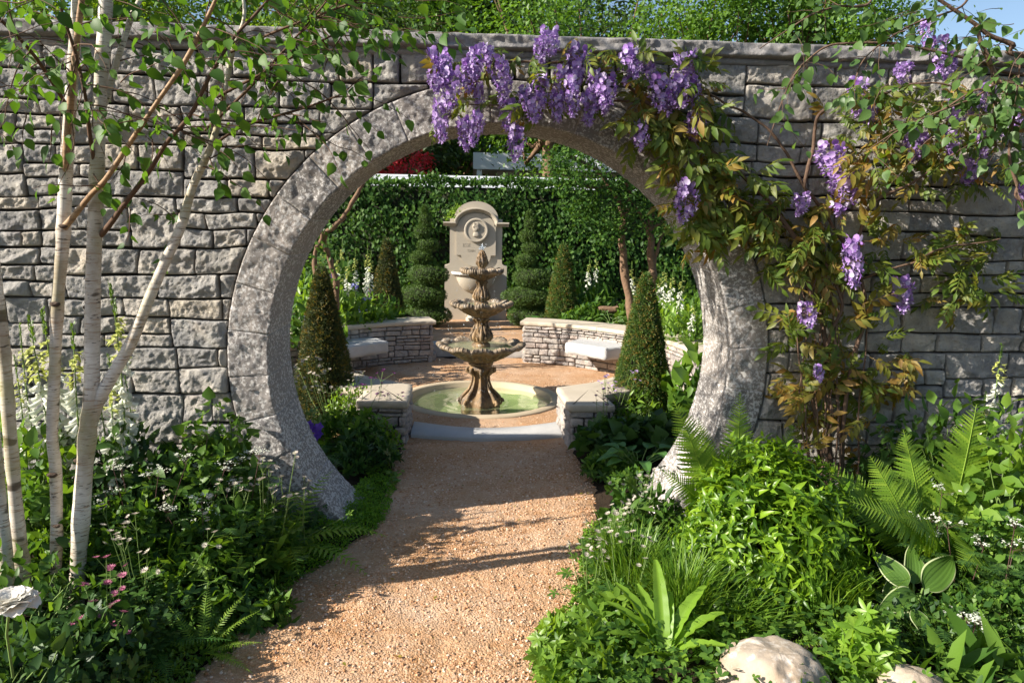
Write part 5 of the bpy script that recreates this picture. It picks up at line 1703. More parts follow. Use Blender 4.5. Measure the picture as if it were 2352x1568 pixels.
    for k, (px, py, Y, rx, h, lf, m_, s, lb) in enumerate([
        (1345, 742, 9.7, .36, .24, 'ovate', 'mid', .075, 'low leafy clump spilling over the right curved cap'),
        (1360, 700, 10.6, .45, .40, 'lance', 'mid', .12, 'leafy clump under the pair of foxgloves'),
        (1560, 720, 8.2, .48, .50, 'lance', 'bright', .10, 'bright leafy clump behind the right end of the curved wall'),
        (1480, 700, 9.4, .40, .45, 'ovate', 'mid', .08, 'green clump between the tree trunks and the yew cone'),
        (1600, 740, 7.6, .45, .45, 'lance', 'bright', .09, 'sunlit clump against the right ring reveal'),
        (1530, 660, 9.0, .5, .75, 'small', 'bright', .07, 'yellow green shrub behind the tip of the right yew cone'),
        (1640, 700, 8.6, .5, .6, 'ovate', 'mid', .09, 'green clump hidden mostly behind the right ring')]):
        p = at(px, py, Y); mound('perennial_clump', lb, 'perennial', (p[0], Y), rx, rx * .8, h, LEAF[lf], s, 520, M[m_], 320 + k, z0=.40)
    p = at(1400, 700, 10.2); hosta('large green hosta behind the mossy log', (p[0], 10.2), 340, 12, .20, 'hosta_g', z0=.42)
    p = at(1405, 745, 9.2); hosta('variegated hosta above the right curved cap', (p[0], 9.2), 341, 10, .15, 'hosta_g', 'hosta_rim', z0=.42)
    p = at(1545, 760, 7.9); fern('soft green fern behind the right curved cap', (p[0], 7.9), 342, 9, .42, .17, 'fern_dark', z0=.42, npin=18, seg=4)
    p = at(1590, 770, 7.4); fern('soft green fern beside the right ring reveal', (p[0], 7.4), 343, 9, .42, .17, 'fern', z0=.42, npin=18, seg=4)
    p0, p1 = at(1375, 712, 9.6), at(1440, 708, 9.6)
    mb = MB(); k = np.linspace(0, 1, 12)[:, None]; Q = p0 + (p1 - p0) * k + .01 * np.sin(k * 9) * UP
    mb.tube(Q, .045 * (1 + .12 * vn(Q * 20)), 12); mb.box(p0, (.004, .02, .02)); mb.box(p1, (.004, .02, .02))
    solo(mb, 'fallen_log', M['bark'], 'pale fallen log lying in the right border', 'log', tuple(p0))
    p = at(1225, 748, 9.6)
    mb = MB(); rng = np.random.default_rng(3); n = 16; a = rng.uniform(0, 2 * PI, n)
    mb.inst(LEAF['ovate'], np.tile([p[0], 9.6, .50], (n, 1)), np.stack([np.cos(a), np.sin(a), .35 + 0 * a], -1), UP, .12)
    solo(mb, 'blue_hosta', M['hosta_g'], 'small blue green hosta at the left end of the right curved cap', 'hosta', (p[0], 9.6, .42))
    p = at(1055, 480, 12.15)
    mound('trailing_climber', 'wispy pale climber draped over the left shoulder of the wall fountain', 'climber', (p[0], 12.12), .24, .12, .26, LEAF['small'], .04, 420, M['bright'], 345, z0=p[2] - .20)
    # tree on the right with two rough trunks
    t = thing('field_maple', 'small spreading tree with two rough trunks inside the gate', 'tree', tuple(at(1450, 740, 9.0)))
    def trunk(pts, r0, r1, sd=0):
        P = np.array([at(*q) for q in pts]); tt = np.linspace(0, len(P) - 1, 36)
        Q = np.stack([np.interp(tt, range(len(P)), P[:, i]) for i in range(3)], -1); Q += .015 * np.stack([vn(Q * 9 + sd), vn(Q * 9 + 9), vn(Q * 9 + 4) * .3], -1)
        wd = MB(); wd.tube(Q, np.linspace(r0, r1, 36) * (1 + .18 * vn(Q * 22)), 10); return wd
    trunk([(1455, 760, 9.0), (1440, 660, 9.0), (1428, 560, 9.0), (1435, 500, 9.0), (1425, 470, 9.0), (1405, 430, 8.9), (1370, 390, 8.8), (1310, 360, 8.6)], .055, .02).build('trunk', M['bark'], t)
    trunk([(1500, 740, 9.0), (1498, 620, 9.0), (1492, 520, 9.0), (1505, 450, 9.0), (1520, 400, 9.0)], .06, .025, 5).build('trunk', M['bark'], t)
    for pts in ([(1435, 500, 9.0), (1450, 450, 9.0), (1430, 400, 8.7), (1380, 340, 8.6)], [(1492, 540, 9.0), (1470, 490, 8.9), (1440, 450, 8.7)], [(1492, 530, 9), (1530, 500, 9), (1560, 470, 9)], [(1405, 430, 8.9), (1350, 430, 8.6), (1290, 400, 8.4)], [(1500, 620, 9.0), (1515, 560, 9.0), (1530, 520, 9.0)]):
        trunk(pts, .025, .010, 3).build('limb', M['bark'], t)
    rng = np.random.default_rng(350); lv = MB()
    spots = [(1275, 365, 8.5), (1320, 330, 8.6), (1290, 410, 8.5), (1330, 400, 8.4), (1370, 360, 8.6), (1400, 400, 8.6), (1340, 440, 8.5), (1380, 450, 8.7), (1430, 420, 8.8), (1330, 480, 8.7), (1400, 480, 8.6), (1360, 500, 8.8), (1460, 460, 8.8), (1500, 420, 8.9), (1530, 460, 9.0), (1480, 500, 8.8), (1420, 520, 8.7), (1540, 520, 9), (1390, 540, 8.8), (1450, 370, 8.8), (1520, 380, 9), (1560, 440, 9), (1300, 370, 9), (1350, 350, 9), (1590, 480, 9), (1575, 400, 9.1), (1620, 430, 9.1)]
    for q in spots:
        n = 230; e = rng.normal(0, 1, (n, 3)) * ([.14, .14, .10] if q[0] > 1330 else [.085, .1, .075])
        lv.inst(LEAF['small'], at(*q) + e, unit(e) * .6 + rng.normal(0, .5, (n, 3)), unit(e) + UP + [0, -.4, 0] + rng.normal(0, .3, (n, 3)), .05 * rng.uniform(.7, 1.3, n))
    lv.build('crown', M['hedge'], t)
    # plants just inside the ring
    for k, (x, y, rx, ry, h, lf, s, n, m_, lb) in enumerate([
        (-.72, 4.85, .22, .30, .20, 'palm', .10, 240, 'dark', 'dark lobed leaf clump inside the ring, left of the path'),
        (-.85, 5.1, .30, .22, .26, 'palm', .10, 240, 'mid', 'green lobed leaf clump before the left walling stub'),
        (1.02, 5.02, .26, .20, .24, 'heart', .085, 260, 'dark', 'dark veined leaf clump right of the path before the walling stub'),
        (1.40, 5.05, .34, .26, .26, 'heart', .095, 300, 'dark', 'blue green leaf mound between the stub and the right ring'),
        (.98, 4.62, .20, .18, .15, 'whorl', .095, 170, 'mid', 'low whorled leaf clump at the right edge of the path'),
        (1.78, 5.0, .26, .24, .30, 'ovate', .09, 200, 'dark', 'dark leafy clump against the right ring reveal'),
        (1.02, 4.3, .16, .14, .11, 'palm3', .07, 120, 'mid', 'small strawberry like leaf clump under the green hosta'),
        (-.95, 5.75, .26, .2, .38, 'small', .035, 900, 'bright', 'fine leaved clump at the foot of the large left yew cone'),
        (-.66, 5.15, .16, .16, .22, 'small', .04, 300, 'bright', 'yellow green tuft at the corner of the left walling stub'),
        (1.35, 5.75, .3, .16, .36, 'lance', .07, 260, 'bright', 'mixed leafy clump at the foot of the large right yew cone'),
        (1.85, 5.75, .25, .2, .5, 'lance', .11, 170, 'mid', 'leafy perennial between the right yew cone and the ring')]):
        mound('perennial_clump', lb, 'perennial', (x, y), rx, ry, h, LEAF[lf], s, n, M[m_], 360 + k)
    p = at(1575, 900, 5.7); astr = mound('bright_perennial', 'lime leaved upright perennial against the right ring reveal', 'perennial', (p[0] + .05, 5.8), .20, .2, .72, LEAF['ovate'], .15, 110, M['bright'], 380, up=.7)
    astrantia('dusky pink and purple astrantia clump left of the pool walling', (-.98, 5.3), .52, 381, 16, .17, 'palepink', .02, 30)
    astrantia('dark purple columbine at the foot of the left yew cone', (-.80, 5.55), .50, 382, 9, .12, 'darkpurple', .022, 16, name='columbine')
    astrantia('pale cream astrantia left of the left yew cone', (-1.22, 5.2), .62, 383, 10, .12, 'palepink', .02, 20)
    astrantia('mauve flowered geranium beside the right yew cone', (1.14, 5.75), .52, 384, 8, .09, 'mauve', .022, 16, name='geranium')
    astrantia('dark seed headed plant in front of the right walling stub', (.98, 5.12), .50, 385, 5, .05, 'darkpurple', .016, 5, name='seed_head_plant')
    p = at(722, 985, 4.75)
    t = thing('bellflower', 'bright violet bellflower just inside the left ring reveal', 'bellflower', (p[0], 4.75, 0))
    fl = MB(); rng = np.random.default_rng(386)
    for q in [(0, 0), (.035, .02), (-.03, .035), (.01, -.05), (.03, -.03), (-.02, .01)]:
        for a in np.linspace(0, 2 * PI, 6)[:-1]:
            fl.inst(T_leaf(.8, .1, .1, 2, .6), [p + [q[0], 0, q[1]]], [[math.cos(a), -.35, math.sin(a)]], [[0, -1, .2]], .034)
    fl.build('petals', M['violet'], t)['kind'] = 'stuff'
    st = MB(); st.tube([(p[0] - .06, 4.8, 0), (p[0] - .02, 4.77, p[2] * .6), p], [.004, .003, .002], 5); st.build('stem', M['stalk'], t)
    fern('dark fern inside the ring, left of the path', (-1.05, 4.75), 387, 8, .42, .15, 'fern_dark', arch=.7, rise=.8, npin=20)
    c = at(1440, 1100, 4.35)
    hosta('glossy green hosta inside the ring on the right', (1.12, 4.55), 388, 15, .17, 'hosta_g', up=.5)
    # ivy leaves creeping by the path edge
    mb = MB(); rng = np.random.default_rng(389)
    n = 60; P = np.stack([rng.uniform(-.9, -.45, n), rng.uniform(4.35, 4.9, n), rng.uniform(.02, .07, n)], -1)
    mb.inst(LEAF['palm3'], P, rng.normal(0, 1, (n, 3)) * [1, 1, .2], UP + rng.normal(0, .2, (n, 3)), .08)
    solo(mb, 'trailing_ivy', M['bright'], 'trailing ivy shoots at the path edge inside the ring', 'ivy', (-.7, 4.6, 0))


build_inner()

# ================================================================== BIRCHES
def smooth(P, k=8):
    P = np.array(P, float); n = len(P); tt = np.linspace(0, n - 1, (n - 1) * k + 1); Q = np.empty((len(tt), P.shape[1]))
    for a, q in enumerate(tt):
        i = min(int(q), n - 2); f = q - i
        p0, p1, p2, p3 = P[max(i - 1, 0)], P[i], P[i + 1], P[min(i + 2, n - 1)]
        Q[a] = .5 * (2 * p1 + (p2 - p0) * f + (2 * p0 - 5 * p1 + 4 * p2 - p3) * f * f + (3 * p1 - p0 - 3 * p2 + p3) * f ** 3)
    return Q


def stemP(mb, pts, n=10, knots=0, seed=0):
    """pts: (photo x, photo y, depth, width in photo units) or world xyz+radius"""
    W = []
    for q in pts:
        if len(q) == 4 and q[3] > .2:
            p = at(q[0], q[1], q[2]); W.append([*p, q[3] * q[2] / FOC / 2])
        else:
            W.append(list(q[:4]))
    Q = smooth(W, 8)
    r = Q[:, 3] * (1 + .05 * vn(Q[:, :3] * 9 + seed))
    rng = np.random.default_rng(seed)
    for _ in range(knots):
        c = rng.uniform(0, len(Q)); r *= 1 + .14 * np.exp(-((np.arange(len(Q)) - c) / 1.2) ** 2)
    mb.tube(Q[:, :3], np.maximum(r, .0006), n)
    return Q


def twig(wd, lv, p, d, L, rng, T, size, nl, droop=.35, r0=.0028, hang=.6):
    k = 8; pts = [np.array(p, float)]; d = unit(d)
    for i in range(k):
        d = unit(d + rng.normal(0, .13, 3) - UP * droop * .12); pts.append(pts[-1] + d * L / k)
    pts = np.array(pts); wd.tube(pts, np.linspace(r0, r0 * .3, k + 1), 5)
    for j in range(nl):
        q = (j + .6) / nl * k; i = min(int(q), k - 1); f = q - i
        b = pts[i] * (1 - f) + pts[i + 1] * f; t_ = unit(pts[i + 1] - pts[i])
        sd = unit(np.cross(t_, UP)) * (1 if j % 2 else -1)
        o = unit(sd * .8 + t_ * .5 - UP * hang * rng.uniform(.2, 1.3) + rng.normal(0, .3, 3))
        pe = b + o * size * .3
        lv.inst(T, [pe], [o - UP * .3], [UP * .6 + rng.normal(0, .7, 3) + np.array([-.35, -.5, 0])], size * rng.uniform(.55, 1.3))
    return pts


def build_birches():
    rng = np.random.default_rng(400)
    lean = [.08, 0, 0]
    YA, YB = 2.95, 2.92
    up = lambda q, h, dx, r: (q[0] + dx, q[1], q[2] + h, r)
    # --- the two main stems
    t = thing('birch_tree', 'double stemmed white birch with a long side branch in the left bed', 'birch', tuple(gd(160, 1420)))
    wd = MB()
    top = at(178, 0, YA)
    Q1 = stemP(wd, [(118, 1480, YA, 31), (124, 1400, YA, 26), (130, 1250, YA, 25), (128, 1080, YA, 26), (120, 1000, YA, 24), (126, 850, YA, 24), (132, 700, YA, 24), (144, 560, YA, 27), (150, 430, YA, 27), (158, 300, YA, 25), (168, 150, YA, 24), (178, 0, YA, 22), (*up(top, .5, .05, 0)[:3], .017), (*up(top, 1.3, .1, 0)[:3], .011), (*up(top, 2.1, .1, 0)[:3], .004)], 14, 8, 1)
    wd.build('trunk', M['birch'], t)
    wd = MB(); top = at(243, 0, YB)
    Q2 = stemP(wd, [(168, 1500, YB, 40), (173, 1410, YB, 35), (178, 1320, YB, 34), (190, 1130, YB, 36), (203, 980, YB, 34), (210, 900, YB, 32), (212, 780, YB, 33), (214, 640, YB, 32), (220, 480, YB, 30), (226, 320, YB, 28), (232, 180, YB, 27), (243, 0, YB, 28), (*up(top, .6, .04, 0)[:3], .019), (*up(top, 1.4, .0, 0)[:3], .012), (*up(top, 2.4, .05, 0)[:3], .004)], 16, 9, 2)
    wd.build('trunk', M['birch'], t)
    for kx, ky, kr in ((124, 1088, 13), (131, 698, 12), (134, 1205, 9), (124, 1300, 11), (211, 706, 15), (186, 1055, 12), (176, 1240, 11), (205, 955, 14), (218, 425, 9), (150, 520, 10)):
        Yk = 2.93; c_ = at(kx, ky, Yk); r_ = kr * Yk / FOC
        kb = MB(); u = np.linspace(0, 2 * PI, 15)[:-1]; v = np.linspace(0, PI / 2, 6)
        hw = (.025 if kx < 160 else .031)
        kb.grid(np.stack([np.stack([c_[0] + r_ * np.cos(u) * math.cos(q), c_[1] - hw * .55 - r_ * .45 * math.sin(q) + 0 * u, c_[2] + r_ * .5 * np.sin(u) * math.cos(q) + .1 * r_ * np.cos(u) ** 2], -1) for q in v], 1), True)
        kb.build('knot', M['knot'], t)
    limbs = []
    def limb(mat, pts, n=9, kn=2):
        w_ = MB(); q = stemP(w_, pts, n, kn, len(limbs) + 5); w_.build('branch', M[mat], t); limbs.append(q[:, :3]); return q
    limb('birch', [(208, 965, 2.93, 34), (222, 925, 2.93, 31), (262, 855, 2.93, 27), (302, 785, 2.93, 25), (345, 680, 2.93, 23), (380, 600, 2.93, 22), (416, 519, 2.92, 20), (443, 428, 2.92, 17), (484, 338, 2.9, 15), (508, 252, 2.9, 12), (534, 120, 2.88, 9), (560, 5, 2.85, 7), (.0 - .95, 2.83, 2.75, .004)], 10, 3)
    limb('young', [(148, 522, 2.93, 15), (175, 490, 2.9, 13), (210, 446, 2.85, 11), (242, 413, 2.8, 11), (302, 323, 2.75, 10), (363, 232, 2.7, 9), (428, 136, 2.65, 10), (484, 25, 2.6, 8), (520, -60, 2.55, 6)])
    limb('twig', [(232, 540, 2.92, 13), (258, 508, 2.88, 12), (282, 474, 2.85, 11), (343, 393, 2.8, 10), (383, 328, 2.75, 9), (438, 262, 2.72, 9), (484, 171, 2.7, 8), (534, 91, 2.7, 7), (585, 35, 2.7, 6), (625, -10, 2.7, 5)])
    limb('birch', [(216, 290, 2.93, 20), (230, 255, 2.95, 17), (247, 217, 2.98, 15), (272, 131, 3.0, 13), (302, 40, 3.02, 12), (325, -10, 3.05, 10), (380, -160, 3.1, 6)])
    limb('young', [(150, 395, 2.94, 15), (156, 300, 2.9, 14), (166, 200, 2.86, 14), (176, 100, 2.84, 13), (188, 0, 2.8, 12), (205, -120, 2.75, 9)])
    limb('twig', [(220, 395, 2.92, 8), (205, 300, 2.86, 8), (196, 220, 2.8, 7), (172, 120, 2.75, 7), (140, 20, 2.7, 6)])
    limb('twig', [(152, 240, 2.94, 8), (80, 130, 2.7, 8), (0, 45, 2.5, 7), (-60, 0, 2.4, 6)])
    limb('twig', [(484, 338, 2.9, 7), (560, 290, 2.88, 6), (700, 248, 2.86, 5), (790, 215, 2.84, 3)])
    limb('twig', [(500, 222, 2.88, 7), (600, 170, 2.85, 6), (700, 115, 2.82, 5), (800, 62, 2.8, 3)])
    limb('twig', [(470, 300, 2.88, 6), (560, 215, 2.84, 6), (640, 130, 2.8, 5), (720, 40, 2.78, 4), (760, -10, 2.75, 3)])
    limb('twig', [(530, 120, 2.85, 6), (640, 70, 2.8, 5), (760, 25, 2.75, 4), (850, -10, 2.72, 3)])
    # twigs with leaves
    tw, lv = MB(), MB(); T = LEAF['birch']
    for k, L in enumerate(limbs):
        n = 9 if k not in (0,) else 8
        if k >= 7: n = 9
        for _ in range(n):
            i = int(rng.uniform(.42 if k in (0,) else .3, 1) * (len(L) - 1)); p = L[i]
            if p[2] < 1.55: continue
            twig(tw, lv, p, [rng.normal(.35 if k != 6 else -.2, .6), rng.normal(-.05, .45), rng.normal(.05, .35)], rng.uniform(.18, .42), rng, T, .046, rng.integers(4, 8), droop=.5)
    # leafy sprays across the upper left of the view
    for _ in range(50):
        px = rng.uniform(-60, 640); py = rng.uniform(-60, 330) * (1 - .25 * max(0, px) / 640)
        Y = rng.uniform(2.3, 3.1)
        p = at(px, py, Y)
        twig(tw, lv, p, [rng.normal(.3, .6), rng.normal(0, .4), rng.normal(0, .35)], rng.uniform(.15, .38), rng, T, .047, rng.integers(5, 9), droop=.5, r0=.002)
    for _ in range(26):
        px = rng.uniform(560, 960); py = rng.uniform(-40, 190) * (1.2 - px / 1100)
        p = at(px, py, rng.uniform(2.5, 2.9)); twig(tw, lv, p, [.8, 0, -.1], rng.uniform(.15, .3), rng, T, .045, rng.integers(4, 8), r0=.0016)
    # lone low sprigs against the wall
    for px, py in ((300, 520), (480, 400), (215, 440), (350, 360), (520, 370), (640, 240), (290, 390), (120, 330), (60, 300)):
        twig(tw, lv, at(px, py - 40, 2.86), [rng.normal(0, .5), -.1, -.8], .14, rng, T, .06, 4)
    # upper crown above the frame
    c0 = np.array([-1.5, 2.9, 3.6])
    for _ in range(46):
        u = sph(rng, 1)[0] * rng.random() ** .35
        p = c0 + u * [1.25, .9, 1.05]
        if p[2] < 2.62: p[2] = 2.62 + rng.random() * .5
        twig(tw, lv, p, unit(u) + [0, 0, -.1], rng.uniform(.25, .5), rng, T, .055, rng.integers(7, 12), r0=.0025)
    for _ in range(40):
        a = Q2[int(rng.uniform(.8, .98) * len(Q2)), :3]; u = sph(rng, 1)[0]
        tw.tube([a, a + u * [.7, .5, .25] + [0, 0, .25], a + u * [1.2, .8, .5] + [0, 0, .45]], [.007, .004, .002], 5)
    tw.build('twigs', M['twig'], t)['kind'] = 'stuff'
    lv.build('leaves', M['birchleaf'], t)['kind'] = 'stuff'
    # --- second clump at the picture edge
    t = thing('birch_tree', 'birch at the left picture edge with two thinner bare stems', 'birch', tuple(gd(30, 1360)))
    for i, pts in enumerate(([(62, 1420, 2.9, 34), (48, 1280, 2.9, 32), (34, 1130, 2.9, 27), (20, 960, 2.9, 27), (12, 850, 2.9, 26), (0, 740, 2.9, 28), (-22, 560, 2.9, 26), (-50, 350, 2.9, 24), (-80, 100, 2.9, 20), (-1.95, 2.9, 3.4, .012), (-2.0, 2.9, 4.2, .004)], [(22, 1440, 2.8, 36), (14, 1300, 2.8, 32), (0, 1150, 2.8, 28), (-14, 1000, 2.8, 26), (-30, 800, 2.8, 30), (-60, 500, 2.8, 28), (-90, 100, 2.8, 22), (-2.1, 2.8, 3.6, .01)])):
        w_ = MB(); stemP(w_, pts, 12, 7, 30 + i); w_.build('trunk', M['birch'], t)
    tw, lv = MB(), MB()
    for _ in range(30):
        u = sph(rng, 1)[0] * rng.random() ** .35; p = np.array([-2.8, 2.75, 3.9]) + u * [1.25, .9, 1.1]
        twig(tw, lv, p, unit(u), rng.uniform(.25, .5), rng, T, .055, rng.integers(6, 11), r0=.0025)
    for _ in range(40):
        a = np.array([-2.0, 2.9, rng.uniform(2.4, 4)]); u = sph(rng, 1)[0]
        tw.tube([a, a + [-.5, 0, .2] + u * .2, a + [-1, 0, .3] + u * .7], [.008, .005, .002], 5)
    tw.build('twigs', M['twig'], t)['kind'] = 'stuff'
    lv.build('leaves', M['birchleaf'], t)['kind'] = 'stuff'


build_birches()


# ================================================================== WISTERIA
def raceme_mesh(seed, dens=1.0):
    """hanging flower cluster, 1 unit long"""
    rng = np.random.default_rng(seed); mb = MB()
    n = int(66 * dens)
    def cup(w_, l_, d_, n_=8):
        a = np.linspace(0, 2 * PI, n_, endpoint=False); V = [[0, .5 * l_, -d_]] + [[w_ * .5 * math.sin(q), .5 * l_ - .5 * l_ * math.cos(q), 0] for q in a]
        return np.array(V), {3: [[0, 1 + i, 1 + (i + 1) % n_] for i in range(n_)], 4: []}
    ban = cup(1.0, .85, .16); keel = cup(.5, .8, .22, 6)
    for k in range(n):
        q = (k + rng.random()) / n
        a = rng.uniform(0, 2 * PI); o = np.array([math.cos(a), math.sin(a), 0])
        wdt = .30 * math.sin(PI * min(1, (q * .86 + .16))) ** .7 + .03
        p = np.array([0, 0, -q]) + o * wdt * rng.uniform(.55, 1.05)
        s = (.22 - .08 * q) * rng.uniform(.75, 1.15)
        mb.tube([[0, 0, -q + .05], p], [.006, .004], 3)
        mb.inst(ban, [p], [o * .35 + UP * .9], [o - UP * .25], s * .95)
        mb.inst(keel, [p], [o * .85 - UP * .35], [UP + o * .2], s * .85)
        mb.inst(keel, [p], [o * .75 - UP * .45 + rng.normal(0, .2, 3)], [-UP + o], s * .7)
    mb.tube([[0, 0, .08], [0, 0, -.5], [0, 0, -1]], [.010, .008, .004], 4)
    return mb


def build_wisteria():
    rng = np.random.default_rng(500)
    YW = 3.70
    t = thing('wisteria', 'lilac flowered wisteria trained over the top and right side of the moon gate', 'climber', tuple(gd(1900, 1130)))
    def vine(pts, w0, w1):
        P = smooth([at(x, y, Y) for x, y, Y in pts], 8)
        P = P + .012 * np.stack([vn(P * 11 + w0), .5 * vn(P * 11 + 7), vn(P * 11 + 3)], -1)
        wd = MB(); wd.tube(P, np.linspace(w0, w1, len(P)) * (1 + .15 * vn(P * 20)), 8); wd.build('vine_stem', M['vine'], t); return P
    V = []
    V.append(vine([(1925, 1180, 3.6), (1905, 1050, 3.7), (1900, 900, YW), (1890, 760, YW), (1858, 650, YW), (1830, 560, YW), (1780, 480, YW), (1700, 400, YW), (1640, 350, YW), (1560, 290, YW), (1480, 230, YW), (1400, 175, YW), (1300, 145, YW), (1180, 140, YW), (1080, 152, YW), (1000, 175, YW)], .016, .004))
    V.append(vine([(1940, 1180, 3.6), (1932, 1040, 3.68), (1952, 860, 3.68), (1985, 720, 3.68), (1965, 610, YW), (1905, 505, YW), (1850, 430, YW), (1795, 330, YW), (1740, 285, YW), (1690, 250, YW), (1600, 200, YW)], .013, .005))
    V.append(vine([(1895, 1180, 3.6), (1880, 1030, 3.7), (1868, 890, 3.7), (1900, 790, 3.68), (1932, 690, 3.68), (1890, 600, YW), (1800, 520, YW), (1720, 470, YW), (1640, 430, YW)], .012, .005))
    V.append(vine([(1965, 610, YW), (1985, 500, 3.66), (2010, 462, 3.62), (2050, 440, 3.6), (2093, 422, 3.6), (2170, 370, 3.55), (2250, 320, 3.5), (2352, 290, 3.5)], .010, .004))
    V.append(vine([(1850, 430, YW), (1866, 330, 3.68), (1876, 280, 3.66), (1900, 250, 3.62), (1945, 230, 3.6), (2040, 210, 3.55), (2150, 190, 3.5), (2250, 230, 3.5)], .010, .004))
    V.append(vine([(1480, 230, YW), (1380, 230, 3.68), (1260, 215, 3.66), (1160, 240, 3.66), (1080, 240, 3.66)], .006, .003))
    V.append(vine([(1975, 640, YW), (2040, 620, 3.66), (2100, 600, 3.64), (2160, 575, 3.6), (2230, 560, 3.6), (2300, 545, 3.58)], .007, .003))
    for _ in range(9):
        x = rng.uniform(1830, 2000)
        V.append(vine([(x + rng.normal(0, 20), 1120, 3.62), (x, 950, 3.68), (x + rng.normal(0, 25), 780, 3.68), (x + rng.normal(0, 30), 640, 3.68)], .006, .003))
    # compound leaves
    g_, b_ = MB(), MB()
    def spray(n, box, mbs, pb, s=.17, Y=(3.62, 3.79)):
        for _ in range(n):
            if len(box) == 4:
                px = rng.uniform(box[0], box[2]); py = rng.uniform(box[1], box[3])
            else:                                     # band between two points
                (x0, y0), (x1, y1), hw = box[0], box[1], box[2]; k = rng.random()
                px = x0 + (x1 - x0) * k + rng.normal(0, hw * .5); py = y0 + (y1 - y0) * k + rng.normal(0, hw * .5)
            p = at(px, py, rng.uniform(*Y))
            o = [rng.normal(0, .9), rng.normal(-.4, .4), rng.normal(-.12, .5)]
            T = LEAF[rng.choice(['comp', 'comp2', 'comp3'])]
            (mbs[1] if rng.random() < pb else mbs[0]).inst(T, [p], [o], [UP * .7 + [rng.normal(-.2, .3), -.7, 0] + rng.normal(0, .25, 3)], s * rng.uniform(.6, 1.15))
    m_ = (g_, b_)
    spray(46, (985, 110, 1460, 200), m_, .35, .15)
    spray(22, (1000, 200, 1500, 280), m_, .15, .13)
    spray(60, (1460, 130, 1640, 300), m_, .35, .17)
    spray(105, ((1480, 270), (1880, 560), 62), m_, .25)
    spray(62, ((1600, 400), (1900, 640), 55), m_, .25)
    spray(40, ((1560, 430), (1640, 560), 40), m_, .2)
    spray(88, (1800, 540, 2030, 880), m_, .4, .16)
    spray(44, (1830, 840, 2030, 1060), m_, .75, .17)
    spray(16, (1960, 800, 2130, 900), m_, .9, .17)
    spray(140, (1960, 180, 2352, 430), m_, .35, .15, (3.5, 3.76))
    spray(40, (1880, 240, 2080, 560), m_, .5, .15)
    spray(60, (2110, 520, 2300, 690), m_, .25, .15)
    spray(9, (1800, 850, 1870, 940), m_, .9, .16)
    g_.build('green_leaves', M['wist'], t)['kind'] = 'stuff'
    b_.build('bronze_leaves', M['wist_bronze'], t)['kind'] = 'stuff'
    # flower clusters
    A = [(240, 230, 420, 120), (290, 600, 820, 130), (370, 380, 580, 150), (480, 300, 460, 120), (560, 195, 400, 140), (450, 720, 885, 120), (560, 680, 850, 110), (700, 290, 450, 140), (780, 590, 740, 130), (840, 780, 960, 130), (960, 510, 690, 150), (1060, 75, 200, 150), (1000, 160, 270, 110), (1150, 370, 560, 130), (1120, 540, 680, 120), (1220, 440, 640, 120), (1280, 210, 420, 170), (1340, 540, 710, 120), (1390, 380, 520, 110), (1480, 420, 590, 150), (1640, 225, 420, 150), (1710, 730, 890, 140), (1860, 400, 600, 160), (1980, 440, 590, 150), (2040, 250, 430, 170), (2080, 430, 570, 120), (2130, 680, 810, 150), (2060, 1170, 1400, 170), (560, 470, 620, 90), (880, 500, 600, 90), (240, 330, 470, 110), (1700, 260, 380, 90), (330, 250, 400, 110), (640, 220, 330, 90), (760, 430, 560, 100), (1000, 420, 560, 120), (1240, 330, 470, 120), (1450, 520, 640, 100), (1780, 330, 430, 90), (1930, 520, 640, 110)]
    L = [(918.75 + .3222 * x, 46 + .3222 * a, .3222 * (b - a), .3222 * w_, 3.66) for x, a, b, w_ in A]
    B = [(680, 670, 790, 130), (750, 800, 960, 140), (560, 890, 960, 80), (790, 1105, 1290, 100), (1010, 1280, 1410, 100), (575, 1390, 1490, 90), (810, 370, 495, 100), (1020, 295, 350, 80), (865, 470, 550, 70), (1060, 610, 715, 80), (1110, 620, 700, 70), (1240, 610, 700, 90), (1320, 735, 820, 110), (1190, 190, 300, 100), (1130, 100, 180, 70), (1270, 450, 540, 90), (1330, 470, 560, 80), (1400, 395, 480, 80), (1530, 480, 600, 90), (1380, 620, 700, 60), (70, 530, 610, 90), (1230, 260, 340, 70), (1560, 860, 930, 60)]
    L += [(1561.9 + .5039 * x, .5039 * a, .5039 * (b - a), .5039 * w_, 3.64) for x, a, b, w_ in B]
    L.append((2040 * .91875 + 5, 843, 25, 25, 3.6))
    protos = []
    for k, (px, py, ln, wd_, Y) in enumerate(L):
        if k < 6:
            o = raceme_mesh(600 + k).build('flower_raceme', M['wisteria'], t, O=np.zeros(3)); protos.append(o)
        else:
            o = protos[k % 6].copy(); COL.objects.link(o); o.parent = t
        p = at(px, py - 3, Y - .02 * (k % 4)) - ORG[t.name]
        s = (ln + 16) * Y / FOC
        q = wd_ * Y / FOC / .70
        o.location = p; o.scale = (q, q, s); o.rotation_euler = (rng.normal(0, .12), rng.normal(0, .12), rng.uniform(0, 6))


build_wisteria()


